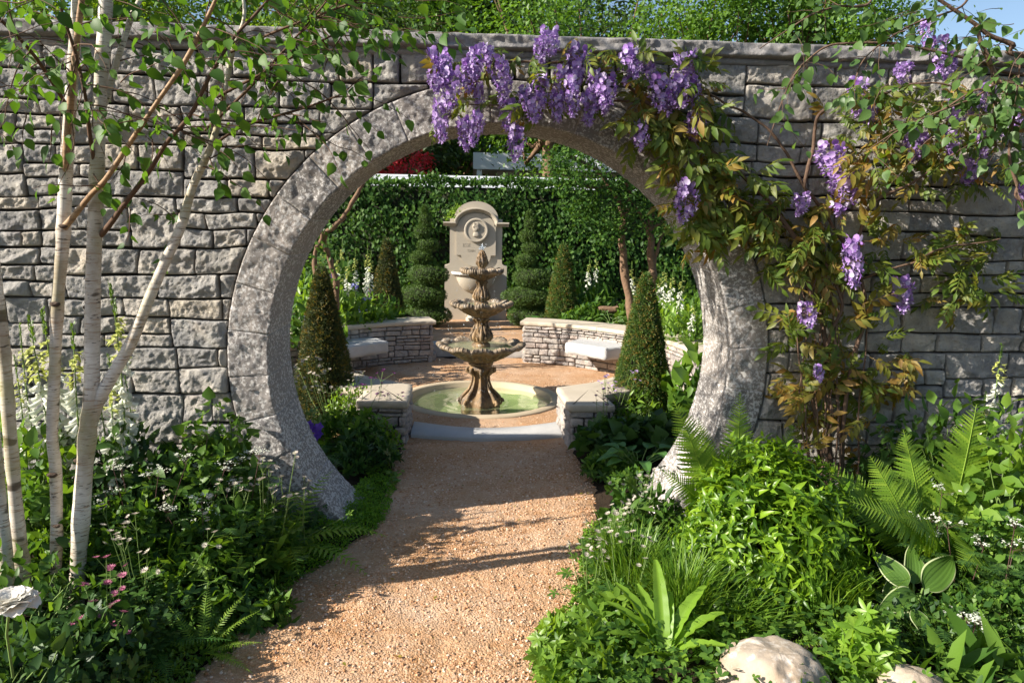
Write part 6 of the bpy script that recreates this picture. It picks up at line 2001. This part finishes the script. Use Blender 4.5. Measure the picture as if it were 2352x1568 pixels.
# ================================================================== TREE REACHING IN FROM THE RIGHT
def build_right_tree():
    rng = np.random.default_rng(700)
    t = thing('cherry_tree', 'young tree reaching in from the right with thin leafy branches before the wall', 'tree', (3.1, 2.9, .1))
    wd = MB(); stemP(wd, [(3.1, 2.9, .0, .05), (3.05, 2.9, 1.0, .045), (3.1, 2.95, 2.2, .04), (3.0, 2.95, 3.2, .03), (2.9, 3.0, 4.2, .01)], 12); wd.build('trunk', M['bark'], t)
    limbs = []
    def limb(pts, mat='vine'):
        w_ = MB(); q = stemP(w_, pts, 7, 2, len(limbs) + 60); w_.build('branch', M[mat], t); limbs.append(q[:, :3])
    limb([(3.05, 2.95, 2.35, .014), (2352, 128, 3.1, 12), (2326, 103, 3.1, 11), (2274, 82, 3.1, 10), (2235, 52, 3.1, 9), (2158, 0, 3.1, 8), (2080, -60, 3.1, 6)])
    limb([(3.05, 2.95, 2.3, .012), (2352, 172, 3.15, 8), (2250, 142, 3.15, 7), (2132, 115, 3.15, 6), (2050, 100, 3.15, 6), (1950, 100, 3.15, 5), (1900, 107, 3.15, 5), (1859, 135, 3.15, 4), (1820, 180, 3.15, 4), (1790, 250, 3.15, 3), (1762, 335, 3.15, 2)])
    limb([(3.05, 2.95, 2.7, .010), (2100, -20, 3.2, 6), (1985, 14, 3.2, 5), (1931, 15, 3.2, 5), (1870, 32, 3.2, 4), (1800, 75, 3.2, 3), (1745, 112, 3.2, 2)])
    limb([(2245, 60, 3.1, 10), (2252, 95, 3.08, 9), (2277, 150, 3.06, 8), (2282, 232, 3.05, 7), (2287, 340, 3.05, 5)])
    limb([(2248, 88, 3.1, 11), (2275, 150, 3.08, 11), (2300, 196, 3.06, 10), (2330, 235, 3.0, 10), (2380, 260, 2.95, 10), (3.05, 2.9, 2.1, .014)], 'young')
    limb([(3.0, 2.95, 2.0, .008), (2352, 290, 3.0, 6), (2261, 206, 3.0, 5), (2160, 255, 3.0, 4), (2042, 304, 3.0, 3)])
    limb([(3.0, 2.95, 1.9, .008), (2360, 200, 3.0, 5), (2222, 232, 3.0, 5), (2080, 291, 3.0, 4), (1985, 350, 3.0, 2)])
    limb([(3.0, 2.95, 1.7, .010), (2370, 470, 3.0, 8), (2335, 420, 3.0, 7), (2318, 350, 3.0, 6), (2330, 260, 3.0, 5), (2345, 130, 3.0, 4)])
    limb([(3.05, 2.95, 2.9, .010), (2300, -40, 3.2, 6), (2200, 20, 3.15, 5), (2090, 60, 3.15, 4), (1990, 130, 3.1, 3), (1960, 200, 3.1, 2)])
    tw, lv = MB(), MB(); T = LEAF['birch']
    for k, L in enumerate(limbs):
        for _ in range(10):
            i = int(rng.uniform(.25, 1) * (len(L) - 1)); p = L[i]
            twig(tw, lv, p, [rng.normal(-.35, .5), rng.normal(0, .35), rng.normal(-.2, .4)], rng.uniform(.1, .26), rng, T, .050, rng.integers(3, 6), r0=.0018)
    for _ in range(24):
        p = at(rng.uniform(2000, 2400), rng.uniform(-60, 330), rng.uniform(2.8, 3.2)); twig(tw, lv, p, [rng.normal(-.3, .5), 0, -.2], rng.uniform(.1, .26), rng, T, .050, rng.integers(3, 6), r0=.0018)
    for _ in range(150):
        u = sph(rng, 1)[0] * rng.random() ** .35; p = np.array([3.1, 2.9, 3.5]) + u * [.9, .8, .7]
        twig(tw, lv, p, unit(u), rng.uniform(.2, .4), rng, T, .065, rng.integers(5, 9), r0=.0025)
    tw.build('twigs', M['vine'], t)['kind'] = 'stuff'
    lv.build('leaves', M['cherry'], t)['kind'] = 'stuff'


build_right_tree()


# ================================================================== LEFT BED
def build_left_bed():
    rng = np.random.default_rng(800)
    F = [(247, 651, 3.35, 'tallest, right of the thick birch stem', .068), (100, 708, 3.45, 'tall, just left of the thin birch stem', .068), (86, 725, 3.4, 'leaning against its neighbour left of the thin birch stem', .068), (54, 741, 3.5, 'slender, near the left picture edge', .035), (166, 741, 3.35, 'between the two birch stems', .062), (240, 813, 3.3, 'short, under the tallest one', .052), (29, 813, 3.45, 'shortest, at the left picture edge', .035), (286, 862, 3.4, 'short, in front of the orange stained stone', .035), (222, 830, 3.45, 'low behind the thick birch stem', .035)]
    for k, (px, py, Y, lb, bl) in enumerate(F):
        p = at(px, py, Y); foxglove('cream foxglove spike ' + lb, (p[0] + .03, Y, .08), p[2], 810 + k, 'cream foxgloves among the birch stems', ('white', 'budyellow'), bl, frac=.62, lean=-.03)
    def md(lb, px, py, Y, rx, ry, h, T, s, n, m_, sd, **k):
        p = at(px, py, Y); return mound(k.pop('name', 'leafy_perennial'), lb, k.pop('cat', 'perennial'), (p[0], Y), rx, ry, h, [LEAF[q] for q in T.split()], s, n, M[m_], sd, **k)
    md('bright yellow green leafy plant behind the birches at the left edge', 60, 1000, 3.35, .34, .22, .72, 'ovate', .075, 420, 'bright', 820)
    md('bright leafy plant low at the left edge between the birch stems', 90, 1150, 3.15, .26, .2, .5, 'palm3 ovate', .075, 240, 'mid', 821)
    md('dark leafy mass right of the thick birch stem', 300, 1080, 3.4, .36, .22, .66, 'ovate lance', .062, 1000, 'dark', 822)
    md('dark shaded foliage under the white umbels', 420, 1120, 3.35, .36, .22, .52, 'ovate palm3', .055, 900, 'mid', 823)
    md('green ivy shoots climbing the wall foot left of the ring', 490, 960, 3.66, .26, .08, .74, 'palm3 heart', .06, 330, 'mid', 824, name='ivy', cat='ivy', up=.3)
    md('dark leafy mass at the wall foot left of the ring', 500, 1080, 3.52, .30, .16, .52, 'ovate', .055, 700, 'mid', 825)
    md('shaded foliage at the foot of the thick birch stem', 240, 1300, 3.1, .34, .22, .36, 'palm3 ovate', .05, 800, 'mid', 826)
    md('lobed green leaf mound in the middle of the left bed', 500, 1290, 3.1, .28, .22, .30, 'palm', .10, 230, 'mid', 827)
    md('whorled green leaf mound beside the moss carpet', 590, 1270, 3.25, .20, .2, .27, 'whorl palm', .11, 190, 'mid', 828)
    md('yellow green whorled leaf clump above the small fern', 455, 1230, 3.0, .16, .14, .22, 'whorl', .09, 110, 'bright', 829)
    md('broad lobed leaf clump near the path on the left', 575, 1400, 2.92, .18, .14, .13, 'whorl palm', .11, 130, 'mid', 830)
    md('dark lobed leaf clump above the thyme mat', 420, 1410, 2.8, .24, .16, .12, 'palm', .085, 170, 'mid', 831)
    md('shaded leaf mass in the bottom left corner', 120, 1530, 2.25, .30, .22, .24, 'palm3 ovate', .045, 800, 'dark', 832)
    md('dark round leaved plant at the bottom left beside the rose', 230, 1500, 2.45, .20, .18, .20, 'heart ovate', .05, 360, 'dark', 833)
    md('trailing leafy shoots at the foot of the birches', 60, 1400, 2.65, .34, .2, .34, 'ovate', .05, 260, 'mid', 834)
    md('glossy dark leaved rose bush at the left edge', 20, 1470, 2.1, .24, .2, .33, 'ovate', .06, 260, 'dark', 835, name='rose_bush', cat='rose')
    grass('strap leaved grass clump in the shade of the left bed', tuple(at(400, 1300, 3.15)[:2]), 840, 190, .42, .26, wid=.011)
    grass('thin grass clump behind the pale astrantias', tuple(at(500, 1230, 3.3)[:2]), 841, 120, .42, .22, wid=.008)
    for k, (px, py, Y, h, n, sp, sd, lb) in enumerate([
        (320, 1150, 3.25, .62, 7, .16, 842, 'white cow parsley in front of the dark foliage, nearest the thick birch stem'),
        (420, 1150, 3.3, .66, 7, .16, 843, 'white cow parsley in the middle of the left bed'),
        (545, 1150, 3.45, .62, 5, .12, 844, 'white cow parsley against the ring on the left'),
        (470, 1230, 3.15, .42, 6, .16, 845, 'low white cow parsley above the lobed leaves')]):
        p = at(px, py, Y); umbel(lb, (p[0], Y), h, sd, n, sp)
    for k, (px, Y, h, n, sp, pal, lb) in enumerate([
        (600, 3.3, .52, 14, .13, 'palepink', 'tall cream astrantia beside the left foot of the ring'),
        (500, 3.2, .46, 8, .12, 'palepink', 'pale pink astrantia below the cow parsley'),
        (320, 2.85, .40, 10, .12, 'palepink', 'cream astrantia right of the thick birch stem'),
        (225, 2.6, .30, 5, .05, 'pink', 'deep pink astrantia at the foot of the thick birch stem'),
        (190, 2.45, .22, 6, .05, 'pink', 'dusky pink astrantia lowest in the left bed'),
        (690, 3.45, .40, 3, .05, 'palepink', 'single pale astrantia in front of the ring foot')]):
        x = at(px, 1200, Y)[0]; astrantia(lb, (x, Y), h, 850 + k, n, sp, pal, .017 if pal != 'pink' else .02, 26 if n > 3 else 4, leafsize=.10)
    fern('light green fern arching in front of the left foot of the ring', tuple(at(655, 1200, 3.45)[:2]), 860, 8, .50, .17, 'fern', arch=.75, rise=[1.5, .8, .5, 1.2, 1.8, .9, 1.0, .6], npin=18, seg=5, pw=.3, angs=[1.7, .1, -.4, 2.4, 1.2, 3.2, -1.2, -2.2])
    fern('low dark fern under the tall cream astrantia', tuple(at(560, 1190, 3.45)[:2]), 861, 8, .40, .15, 'fern_dark', npin=18, seg=5)
    fern('small upright fern near the path on the left', tuple(at(462, 1500, 2.62)[:2]), 862, 7, .25, .062, 'fern', arch=.35, rise=[3.0, 1.6, 1.1, .5, 1.4, .3, .8], npin=26, seg=4, pw=.3, angs=[1.7, .9, .4, -.1, 2.6, -.5, 3.2])
    fern('flat feathery fern lying above the thyme mat', tuple(at(340, 1460, 2.6)[:2]), 863, 8, .30, .09, 'fern_dark', arch=.35, rise=.35, npin=24, seg=4, pw=.3)
    fern('yellow green feathery fern left of the flat fern', tuple(at(260, 1430, 2.65)[:2]), 864, 8, .22, .07, 'fern', arch=.35, rise=.6, npin=20, seg=4, pw=.3)
    # white rose bloom held on the rose bush
    p = at(22, 1372, 1.95)
    t = thing('white_rose', 'large creamy white rose bloom at the left picture edge', 'rose', tuple(p))
    c = p; mb = MB(); r = np.random.default_rng(870)
    for ring_, (n, rad, s, tilt) in enumerate([(7, .044, .062, .15), (8, .036, .056, .55), (8, .027, .050, 1.0), (7, .018, .040, 1.6), (6, .010, .030, 2.6)]):
        for k in range(n):
            a = 2 * PI * k / n + ring_ * .5 + r.normal(0, .1); o = np.array([math.cos(a), math.sin(a) * .9, 0])
            nt, ns = 7, 7; tt = np.linspace(0, 1, nt)[:, None]; uu = np.linspace(-1, 1, ns)[None]
            sd = np.array([-math.sin(a), math.cos(a), 0]); d = unit(o + UP * tilt); nr = unit(UP - o * tilt)
            wv = .62 * np.sin(PI * np.clip(tt * .8 + .12, 0, 1)) ** .6
            b = c - [0, 0, .02] + o * rad * .35
            P = b + d * (tt * s)[..., None] + sd * (wv * uu * s)[..., None] + nr * (s * (.35 * uu ** 2 * wv - .22 * tt ** 2.5 + .05 * np.sin(uu * 6 + k) * tt))[..., None]
            mb.grid(P)
    mb.build('petals', M['cream'], t)['kind'] = 'stuff'
    mb = MB(); mb.tube([p - [0, 0, .01], p + [-.03, .02, -.12], p + [-.05, .06, -.28]], [.004, .004, .004], 5); mb.build('stem', M['stalk'], t)
    # moss carpet along the path and thyme mat
    for nm, x0, x1, y0, y1, h, n, mt, sd, lb in (('moss_carpet', -.62, .0, 3.05, 4.05, .065, 16000, 'moss', 880, 'bright green creeping moss carpet between ring foot and path'), ('moss_edging', -.20, .03, 3.9, 4.75, .05, 4000, 'moss', 881, 'dark moss cushions edging the path inside the ring'), ('thyme_mat', -.75, -.02, 2.05, 2.62, .07, 7000, 'bright', 882, 'creeping thyme mat spilling to the path edge in the near left corner'), ('thyme_mat', -.35, .02, 2.62, 3.1, .05, 4500, 'bright', 883, 'low green creeping mat under the small upright fern')):
        r = np.random.default_rng(sd)
        y = r.uniform(y0, y1, n); xe = np.interp(y, PL[:, 1], PL[:, 0]); k = r.random(n)
        x = xe + x0 + (x1 - x0) * k + .03 * vn(np.stack([y * 9, y * 0, y * 0], -1))
        q = np.stack([x, y, x * 0], -1)
        f = np.clip((xe + x1 - x) / .10, 0, 1) ** .5
        z = bed_h(x, y) + (h * (.55 + .5 * vn(q * 7 + sd) + .35 * vn(q * 17)).clip(.1, 1.4)) * f
        mb = MB(); mb.inst(LEAF['small'], np.stack([x, y, z * (.55 + .45 * r.random(n) ** .4)], -1), r.normal(0, .8, (n, 3)) + UP * .5, UP + r.normal(0, .45, (n, 3)), (.016 if 'moss' in nm else .02) * r.uniform(.6, 1.3, n))
        solo(mb, nm, M[mt], lb, 'ground cover', (float(x.mean()), float(y.mean()), 0), kind='stuff')
    # small litter plants filling the soil of the left bed
    r = np.random.default_rng(884); n = 5000
    y = r.uniform(2.0, 3.7, n); xe = np.interp(y, PL[:, 1], PL[:, 0]); x = xe - .15 - 3.0 * r.random(n) ** 1.2
    z = bed_h(x, y) + .05 + .12 * r.random(n)
    mb = MB(); mb.inst(LEAF['palm3'], np.stack([x, y, z], -1), r.normal(0, 1, (n, 3)) * [1, 1, .4], UP + r.normal(0, .35, (n, 3)), .06 * r.uniform(.6, 1.3, n))
    solo(mb, 'undergrowth', M['dark'], 'dark low undergrowth covering the soil of the left bed', 'ground cover', (-1.8, 2.9, 0), kind='stuff')


build_left_bed()


# ================================================================== RIGHT BED
def build_right_bed():
    rng = np.random.default_rng(900)
    def md(lb, px, py, Y, rx, ry, h, T, s, n, m_, sd, **k):
        p = at(px, py, Y); return mound(k.pop('name', 'leafy_perennial'), lb, k.pop('cat', 'perennial'), (p[0], Y), rx, ry, h, [LEAF[q] for q in T.split()], s, n, M[m_], sd, **k)
    md('large rounded shrub of glossy bright green leaves in the right bed', 1765, 1230, 3.0, .42, .36, .60, 'glosswhorl', .060, 1150, 'laurel', 901, name='glossy_shrub', cat='shrub', up=.3, jit=.45, shell=.6, lump=.16)
    md('dense lime green leaf carpet at the path edge in the near right corner', 1335, 1520, 2.45, .20, .22, .16, 'whorl', .085, 200, 'bright', 902)
    md('whorled bright leaf clump right of the path by the grass', 1400, 1440, 2.62, .20, .18, .17, 'whorl palm3', .085, 190, 'bright', 903)
    md('low whorled leaf clump at the very path edge', 1300, 1450, 2.66, .12, .14, .11, 'whorl palm3', .075, 110, 'bright', 904)
    md('green lobed leaf clump beneath the pale astrantias on the right', 1440, 1290, 3.15, .20, .2, .24, 'palm palm3', .08, 230, 'mid', 905)
    md('dark lobed clump at the right foot of the ring', 1480, 1180, 3.45, .24, .16, .30, 'palm3 lance', .08, 260, 'mid', 906)
    md('lime green hellebore beside the large boulder', 1985, 1540, 2.3, .15, .14, .24, 'whorl', .085, 110, 'lime', 907, name='hellebore', cat='hellebore')
    md('dark small leaved clump behind the smaller boulder', 2090, 1470, 2.55, .20, .16, .16, 'small palm3', .035, 500, 'dark', 908)
    md('fine leaved green cover at the right picture edge', 2290, 1450, 2.5, .30, .22, .24, 'small palm3', .04, 900, 'mid', 909)
    md('broad dark glossy leaves in the bottom right corner', 2270, 1560, 2.2, .22, .16, .13, 'lance', .15, 60, 'mid', 910)
    md('sunlit yellow green shrub at the right picture edge', 2290, 1120, 3.1, .30, .26, .78, 'ovate', .07, 620, 'bright', 911, name='leafy_shrub', cat='shrub')
    md('loose leafy shrub below the right foxglove', 2200, 1050, 3.4, .34, .2, .80, 'lance ovate', .075, 520, 'mid', 912, name='leafy_shrub', cat='shrub')
    md('dark ivy mass at the wall foot right of the wisteria stems', 2080, 1030, 3.62, .34, .10, .60, 'palm3 heart', .055, 520, 'dark', 913, name='ivy', cat='ivy', up=.3)
    md('shaded foliage at the foot of the wisteria', 1930, 1180, 3.5, .32, .14, .30, 'palm3 ovate', .07, 320, 'dark', 914)
    md('dark foliage beneath the large ferns', 2120, 1260, 3.2, .40, .24, .36, 'palm3 ovate', .07, 460, 'dark', 915)
    md('broad green leaf clump between the hosta and the picture edge', 2300, 1330, 2.8, .26, .2, .42, 'palm3 ovate', .07, 380, 'mid', 916)
    md('fine leaved cushion at the bottom edge right of the path', 1350, 1570, 2.28, .18, .12, .09, 'small', .02, 1300, 'bright', 917)
    md('small ferny leaved clump between the grass and the large boulder', 1680, 1450, 2.6, .22, .16, .14, 'palm3 palm', .05, 340, 'bright', 918)
    md('purple tinged divided leaf clump left of the glossy shrub', 1640, 1400, 2.8, .14, .12, .16, 'palm', .08, 80, 'mid', 919)
    x_, y_ = at(1560, 1400, 2.72)[:2]; grass('large sunlit grass tuft in the middle of the right bed', (x_, y_), 920, 620, .36, .18, wid=.006, bend=.75)
    x_, y_ = at(1450, 1300, 3.0)[:2]; grass('fine green grass clump left of the glossy shrub', (x_, y_), 921, 420, .38, .17, wid=.0055, bend=.75)
    x_, y_ = at(1880, 1440, 2.72)[:2]; grass('grass tuft between the glossy shrub and the variegated hosta', (x_, y_), 922, 420, .36, .15, wid=.006, bend=.7)
    x_, y_ = at(1660, 1440, 2.62)[:2]; grass('arching grass tuft below the glossy shrub', (x_, y_), 923, 200, .24, .16, wid=.006, bend=.8)
    x_, y_ = at(2180, 1500, 2.4)[:2]; grass('short grass tuft behind the smaller boulder', (x_, y_), 924, 120, .22, .16, wid=.005)
    # ferns
    p = at(1690, 1130, 3.42)
    fern_at('tall fern rising between the ring and the glossy shrub', (p[0], 3.45), [
        (1556, 918, 3.5, .27, .25, -.2), (1700, 905, 3.55, .25, .15, 0), (1812, 978, 3.45, .22, .35, .3), (1528, 1078, 3.25, .22, .6, -.3), (1610, 960, 3.6, .2, .3, 0), (1850, 1080, 3.3, .2, .5, .3), (1640, 1120, 3.1, .2, .5, 0)])
    p = at(2135, 1240, 3.1)
    fern_at('very large bright fern left of the hosta', (p[0], 3.05), [
        (2238, 930, 3.15, .36, .12, .1), (2085, 990, 3.2, .28, .2, -.1), (2010, 1050, 3.1, .28, .35, -.3), (1962, 1150, 2.75, .27, .75, -.2), (2205, 1300, 2.6, .28, 1.2, 0), (2352, 1240, 2.8, .26, .7, .3), (1890, 1060, 3.2, .26, .5, -.3), (2300, 1010, 3.3, .26, .3, .2), (2290, 1330, 2.65, .24, .9, .2), (2070, 1180, 2.75, .24, .7, 0)])
    p = at(1960, 1230, 3.3)
    fern('shaded fern behind the glossy shrub', (p[0], 3.3), 932, 8, .62, .22, 'fern', arch=.6, rise=1.3, npin=42, seg=6, pw=.25)
    p = at(2330, 1300, 2.85)
    fern('bright fern at the right picture edge', (p[0], 2.8), 933, 8, .42, .17, 'fern', arch=.6, rise=.7, npin=36, seg=6, pw=.25)
    p = at(1790, 1470, 2.5)
    fern('small yellow green fern above the large boulder', (p[0], 2.5), 934, 8, .22, .075, 'fern', arch=.4, rise=.7, npin=22, seg=4, pw=.3)
    p = at(1680, 1530, 2.35)
    fern('feathery fern left of the large boulder', (p[0], 2.35), 935, 9, .2, .07, 'moss', arch=.4, rise=.6, npin=22, seg=4, pw=.3)
    p = at(2290, 1440, 2.55)
    fern('delicate fern behind the smaller boulder at right', (p[0], 2.5), 936, 10, .28, .10, 'fern_dark', arch=.4, rise=.7, npin=22, seg=4, pw=.3)
    # hart's tongue
    p = gd(1520, 1570)
    p = p + [0, 0, .05]
    t = thing('strap_leaved_fern', 'hart tongue fern with wavy strap leaves near the bottom of the right bed', 'fern', (p[0], p[1], .04))
    r = np.random.default_rng(937)
    for k, (a, L, ri) in enumerate([(1.9, .30, 1.6), (1.2, .26, 2.6), (.65, .34, 1.3), (.2, .30, .9), (2.7, .30, 1.2), (3.3, .27, .8), (-.5, .26, .7), (-1.4, .22, .8), (-2.3, .26, .7), (1.5, .38, 2.4), (2.3, .33, 1.5)]):
        ri = ri * 1.4 + .3; o = np.array([math.cos(a), math.sin(a), 0]); sd = np.array([-math.sin(a), math.cos(a), 0]); tt = np.linspace(0, 1, 18)[:, None]; uu = np.linspace(-1, 1, 7)[None]
        an = .4 * tt * 2; d0 = unit(o + UP * ri); n0 = unit(-o * ri + UP)
        b = p + [0, 0, .04] + (d0 * (np.sin(an) / .8) + n0 * ((np.cos(an) - 1) / .8)) * L
        wv = .028 * np.sin(PI * np.clip(tt * .9 + .08, 0, 1)) ** .5
        P = b[:, None, :] + (sd * (wv * uu)[..., None]) + n0 * ((wv * .5 * np.abs(uu) + .005 * np.sin(tt * 40 + k) * np.abs(uu)))[..., None]
        mb = MB(); mb.grid(P); mb.build('frond', M['lime'], t)
    # variegated hosta
    p = at(2110, 1460, 2.62)
    hosta_at('variegated hosta with cream edged leaves between the big fern and the boulders', (p[0], 2.66), [
        ((2085, 1345, 2.66), (2005, 1262, 2.74), -.5), ((2098, 1340, 2.68), (2102, 1240, 2.78), 0), ((2120, 1350, 2.66), (2210, 1268, 2.72), .3), ((2105, 1368, 2.6), (2026, 1392, 2.52), -.2),
        ((2095, 1398, 2.52), (2150, 1480, 2.42), 0), ((2150, 1395, 2.56), (2182, 1468, 2.48), .2), ((2060, 1330, 2.74), (2030, 1380, 2.68), 0)])
    # boulders
    c = at(1780, 1600, 2.22); boulder('large pale rounded boulder at the bottom of the right bed', (c[0], 2.22, .085), np.array([.20, .20, .175]), 3)
    c = at(2095, 1630, 2.15); boulder('smaller grey boulder at the bottom edge, right of the large one', (c[0], 2.15, .09), np.array([.125, .12, .125]), 8)
    # flowers
    for k, (px, Y, h, n, sp_, lb) in enumerate([(1400, 3.2, .36, 12, .12, 'pale pink astrantia at the right path edge near the ring'), (1470, 3.45, .42, 9, .12, 'pale astrantia against the right foot of the ring'), (1360, 2.95, .30, 6, .08, 'cream astrantia leaning over the path on the right'), (1440, 2.8, .34, 6, .07, 'cream astrantia in front of the fine grass')]):
        astrantia(lb, (at(px, 1200, Y)[0], Y), h, 950 + k, n, sp_, 'palepink', .017, 26, leafsize=.08)
    for k, (px, Y, h, n, lb) in enumerate([(2230, 2.75, .42, 3, 'white umbels over the variegated hosta'), (2150, 3.0, .50, 2, 'white umbels between the big fern fronds'), (2320, 2.6, .5, 2, 'white umbels at the right picture edge'), (2250, 2.4, .22, 4, 'low white umbels behind the smaller boulder')]):
        umbel(lb, (at(px, 1200, Y)[0], Y), h, 960 + k, n, .10)
    p = at(2312, 790, 3.5); foxglove('cream foxglove spike at the right picture edge', (p[0], 3.5, .08), p[2], 970, None, ('white', 'budyellow'), .05, frac=.45)
    p = at(2268, 900, 3.45); foxglove('short white foxglove left of the one at the right edge', (p[0], 3.45, .08), p[2], 971, None, ('white', 'budyellow'), .045, frac=.5)
    # a little litter on the gravel
    r = np.random.default_rng(990); n = 70; y = r.uniform(2.2, 5.3, n); k = r.random(n)
    x = np.interp(y, PL[:, 1], PL[:, 0]) * (1 - k) + np.interp(y, PR[:, 1], PR[:, 0]) * k
    mb = MB(); mb.inst(LEAF['ovate'], np.stack([x, y, 0 * x + .024], -1), r.normal(0, 1, (n, 3)) * [1, 1, .1], UP + r.normal(0, .3, (n, 3)), .018 * r.uniform(.5, 1.4, n))
    solo(mb, 'leaf_litter', M['wist_bronze'], 'scattered tiny fallen leaves lying on the gravel path', 'leaf litter', (0, 3.5, 0), kind='stuff')
    # low cover over the soil
    r = np.random.default_rng(984); n = 5200
    y = r.uniform(2.0, 3.75, n); xe = np.interp(y, PR[:, 1], PR[:, 0]); x = xe + .10 + 3.3 * r.random(n) ** 1.25
    z = bed_h(x, y) + .04 + .11 * r.random(n)
    mb = MB(); mb.inst(LEAF['palm3'], np.stack([x, y, z], -1), r.normal(0, 1, (n, 3)) * [1, 1, .4], UP + r.normal(0, .35, (n, 3)), .055 * r.uniform(.6, 1.3, n))
    solo(mb, 'undergrowth', M['mid'], 'low leafy undergrowth covering the soil of the right bed', 'ground cover', (1.8, 2.9, 0), kind='stuff')
    n = 5000; y = r.uniform(2.0, 3.9, n); xe = np.interp(y, PR[:, 1], PR[:, 0]); x = xe - .03 + .16 * r.random(n) ** 1.5 + .025 * vn(np.stack([y * 8, y * 0, y * 0], -1))
    z = bed_h(x, y) + .035 * (.6 + .6 * vn(np.stack([x * 12, y * 12, x * 0], -1))).clip(.1, 1.2)
    mb = MB(); mb.inst(LEAF['small'], np.stack([x, y, z], -1), r.normal(0, .8, (n, 3)) + UP * .4, UP + r.normal(0, .5, (n, 3)), .017 * r.uniform(.6, 1.3, n))
    solo(mb, 'moss_edging', M['moss'], 'thin moss and thyme edging along the right side of the path', 'ground cover', (.45, 3, 0), kind='stuff')


build_right_bed()
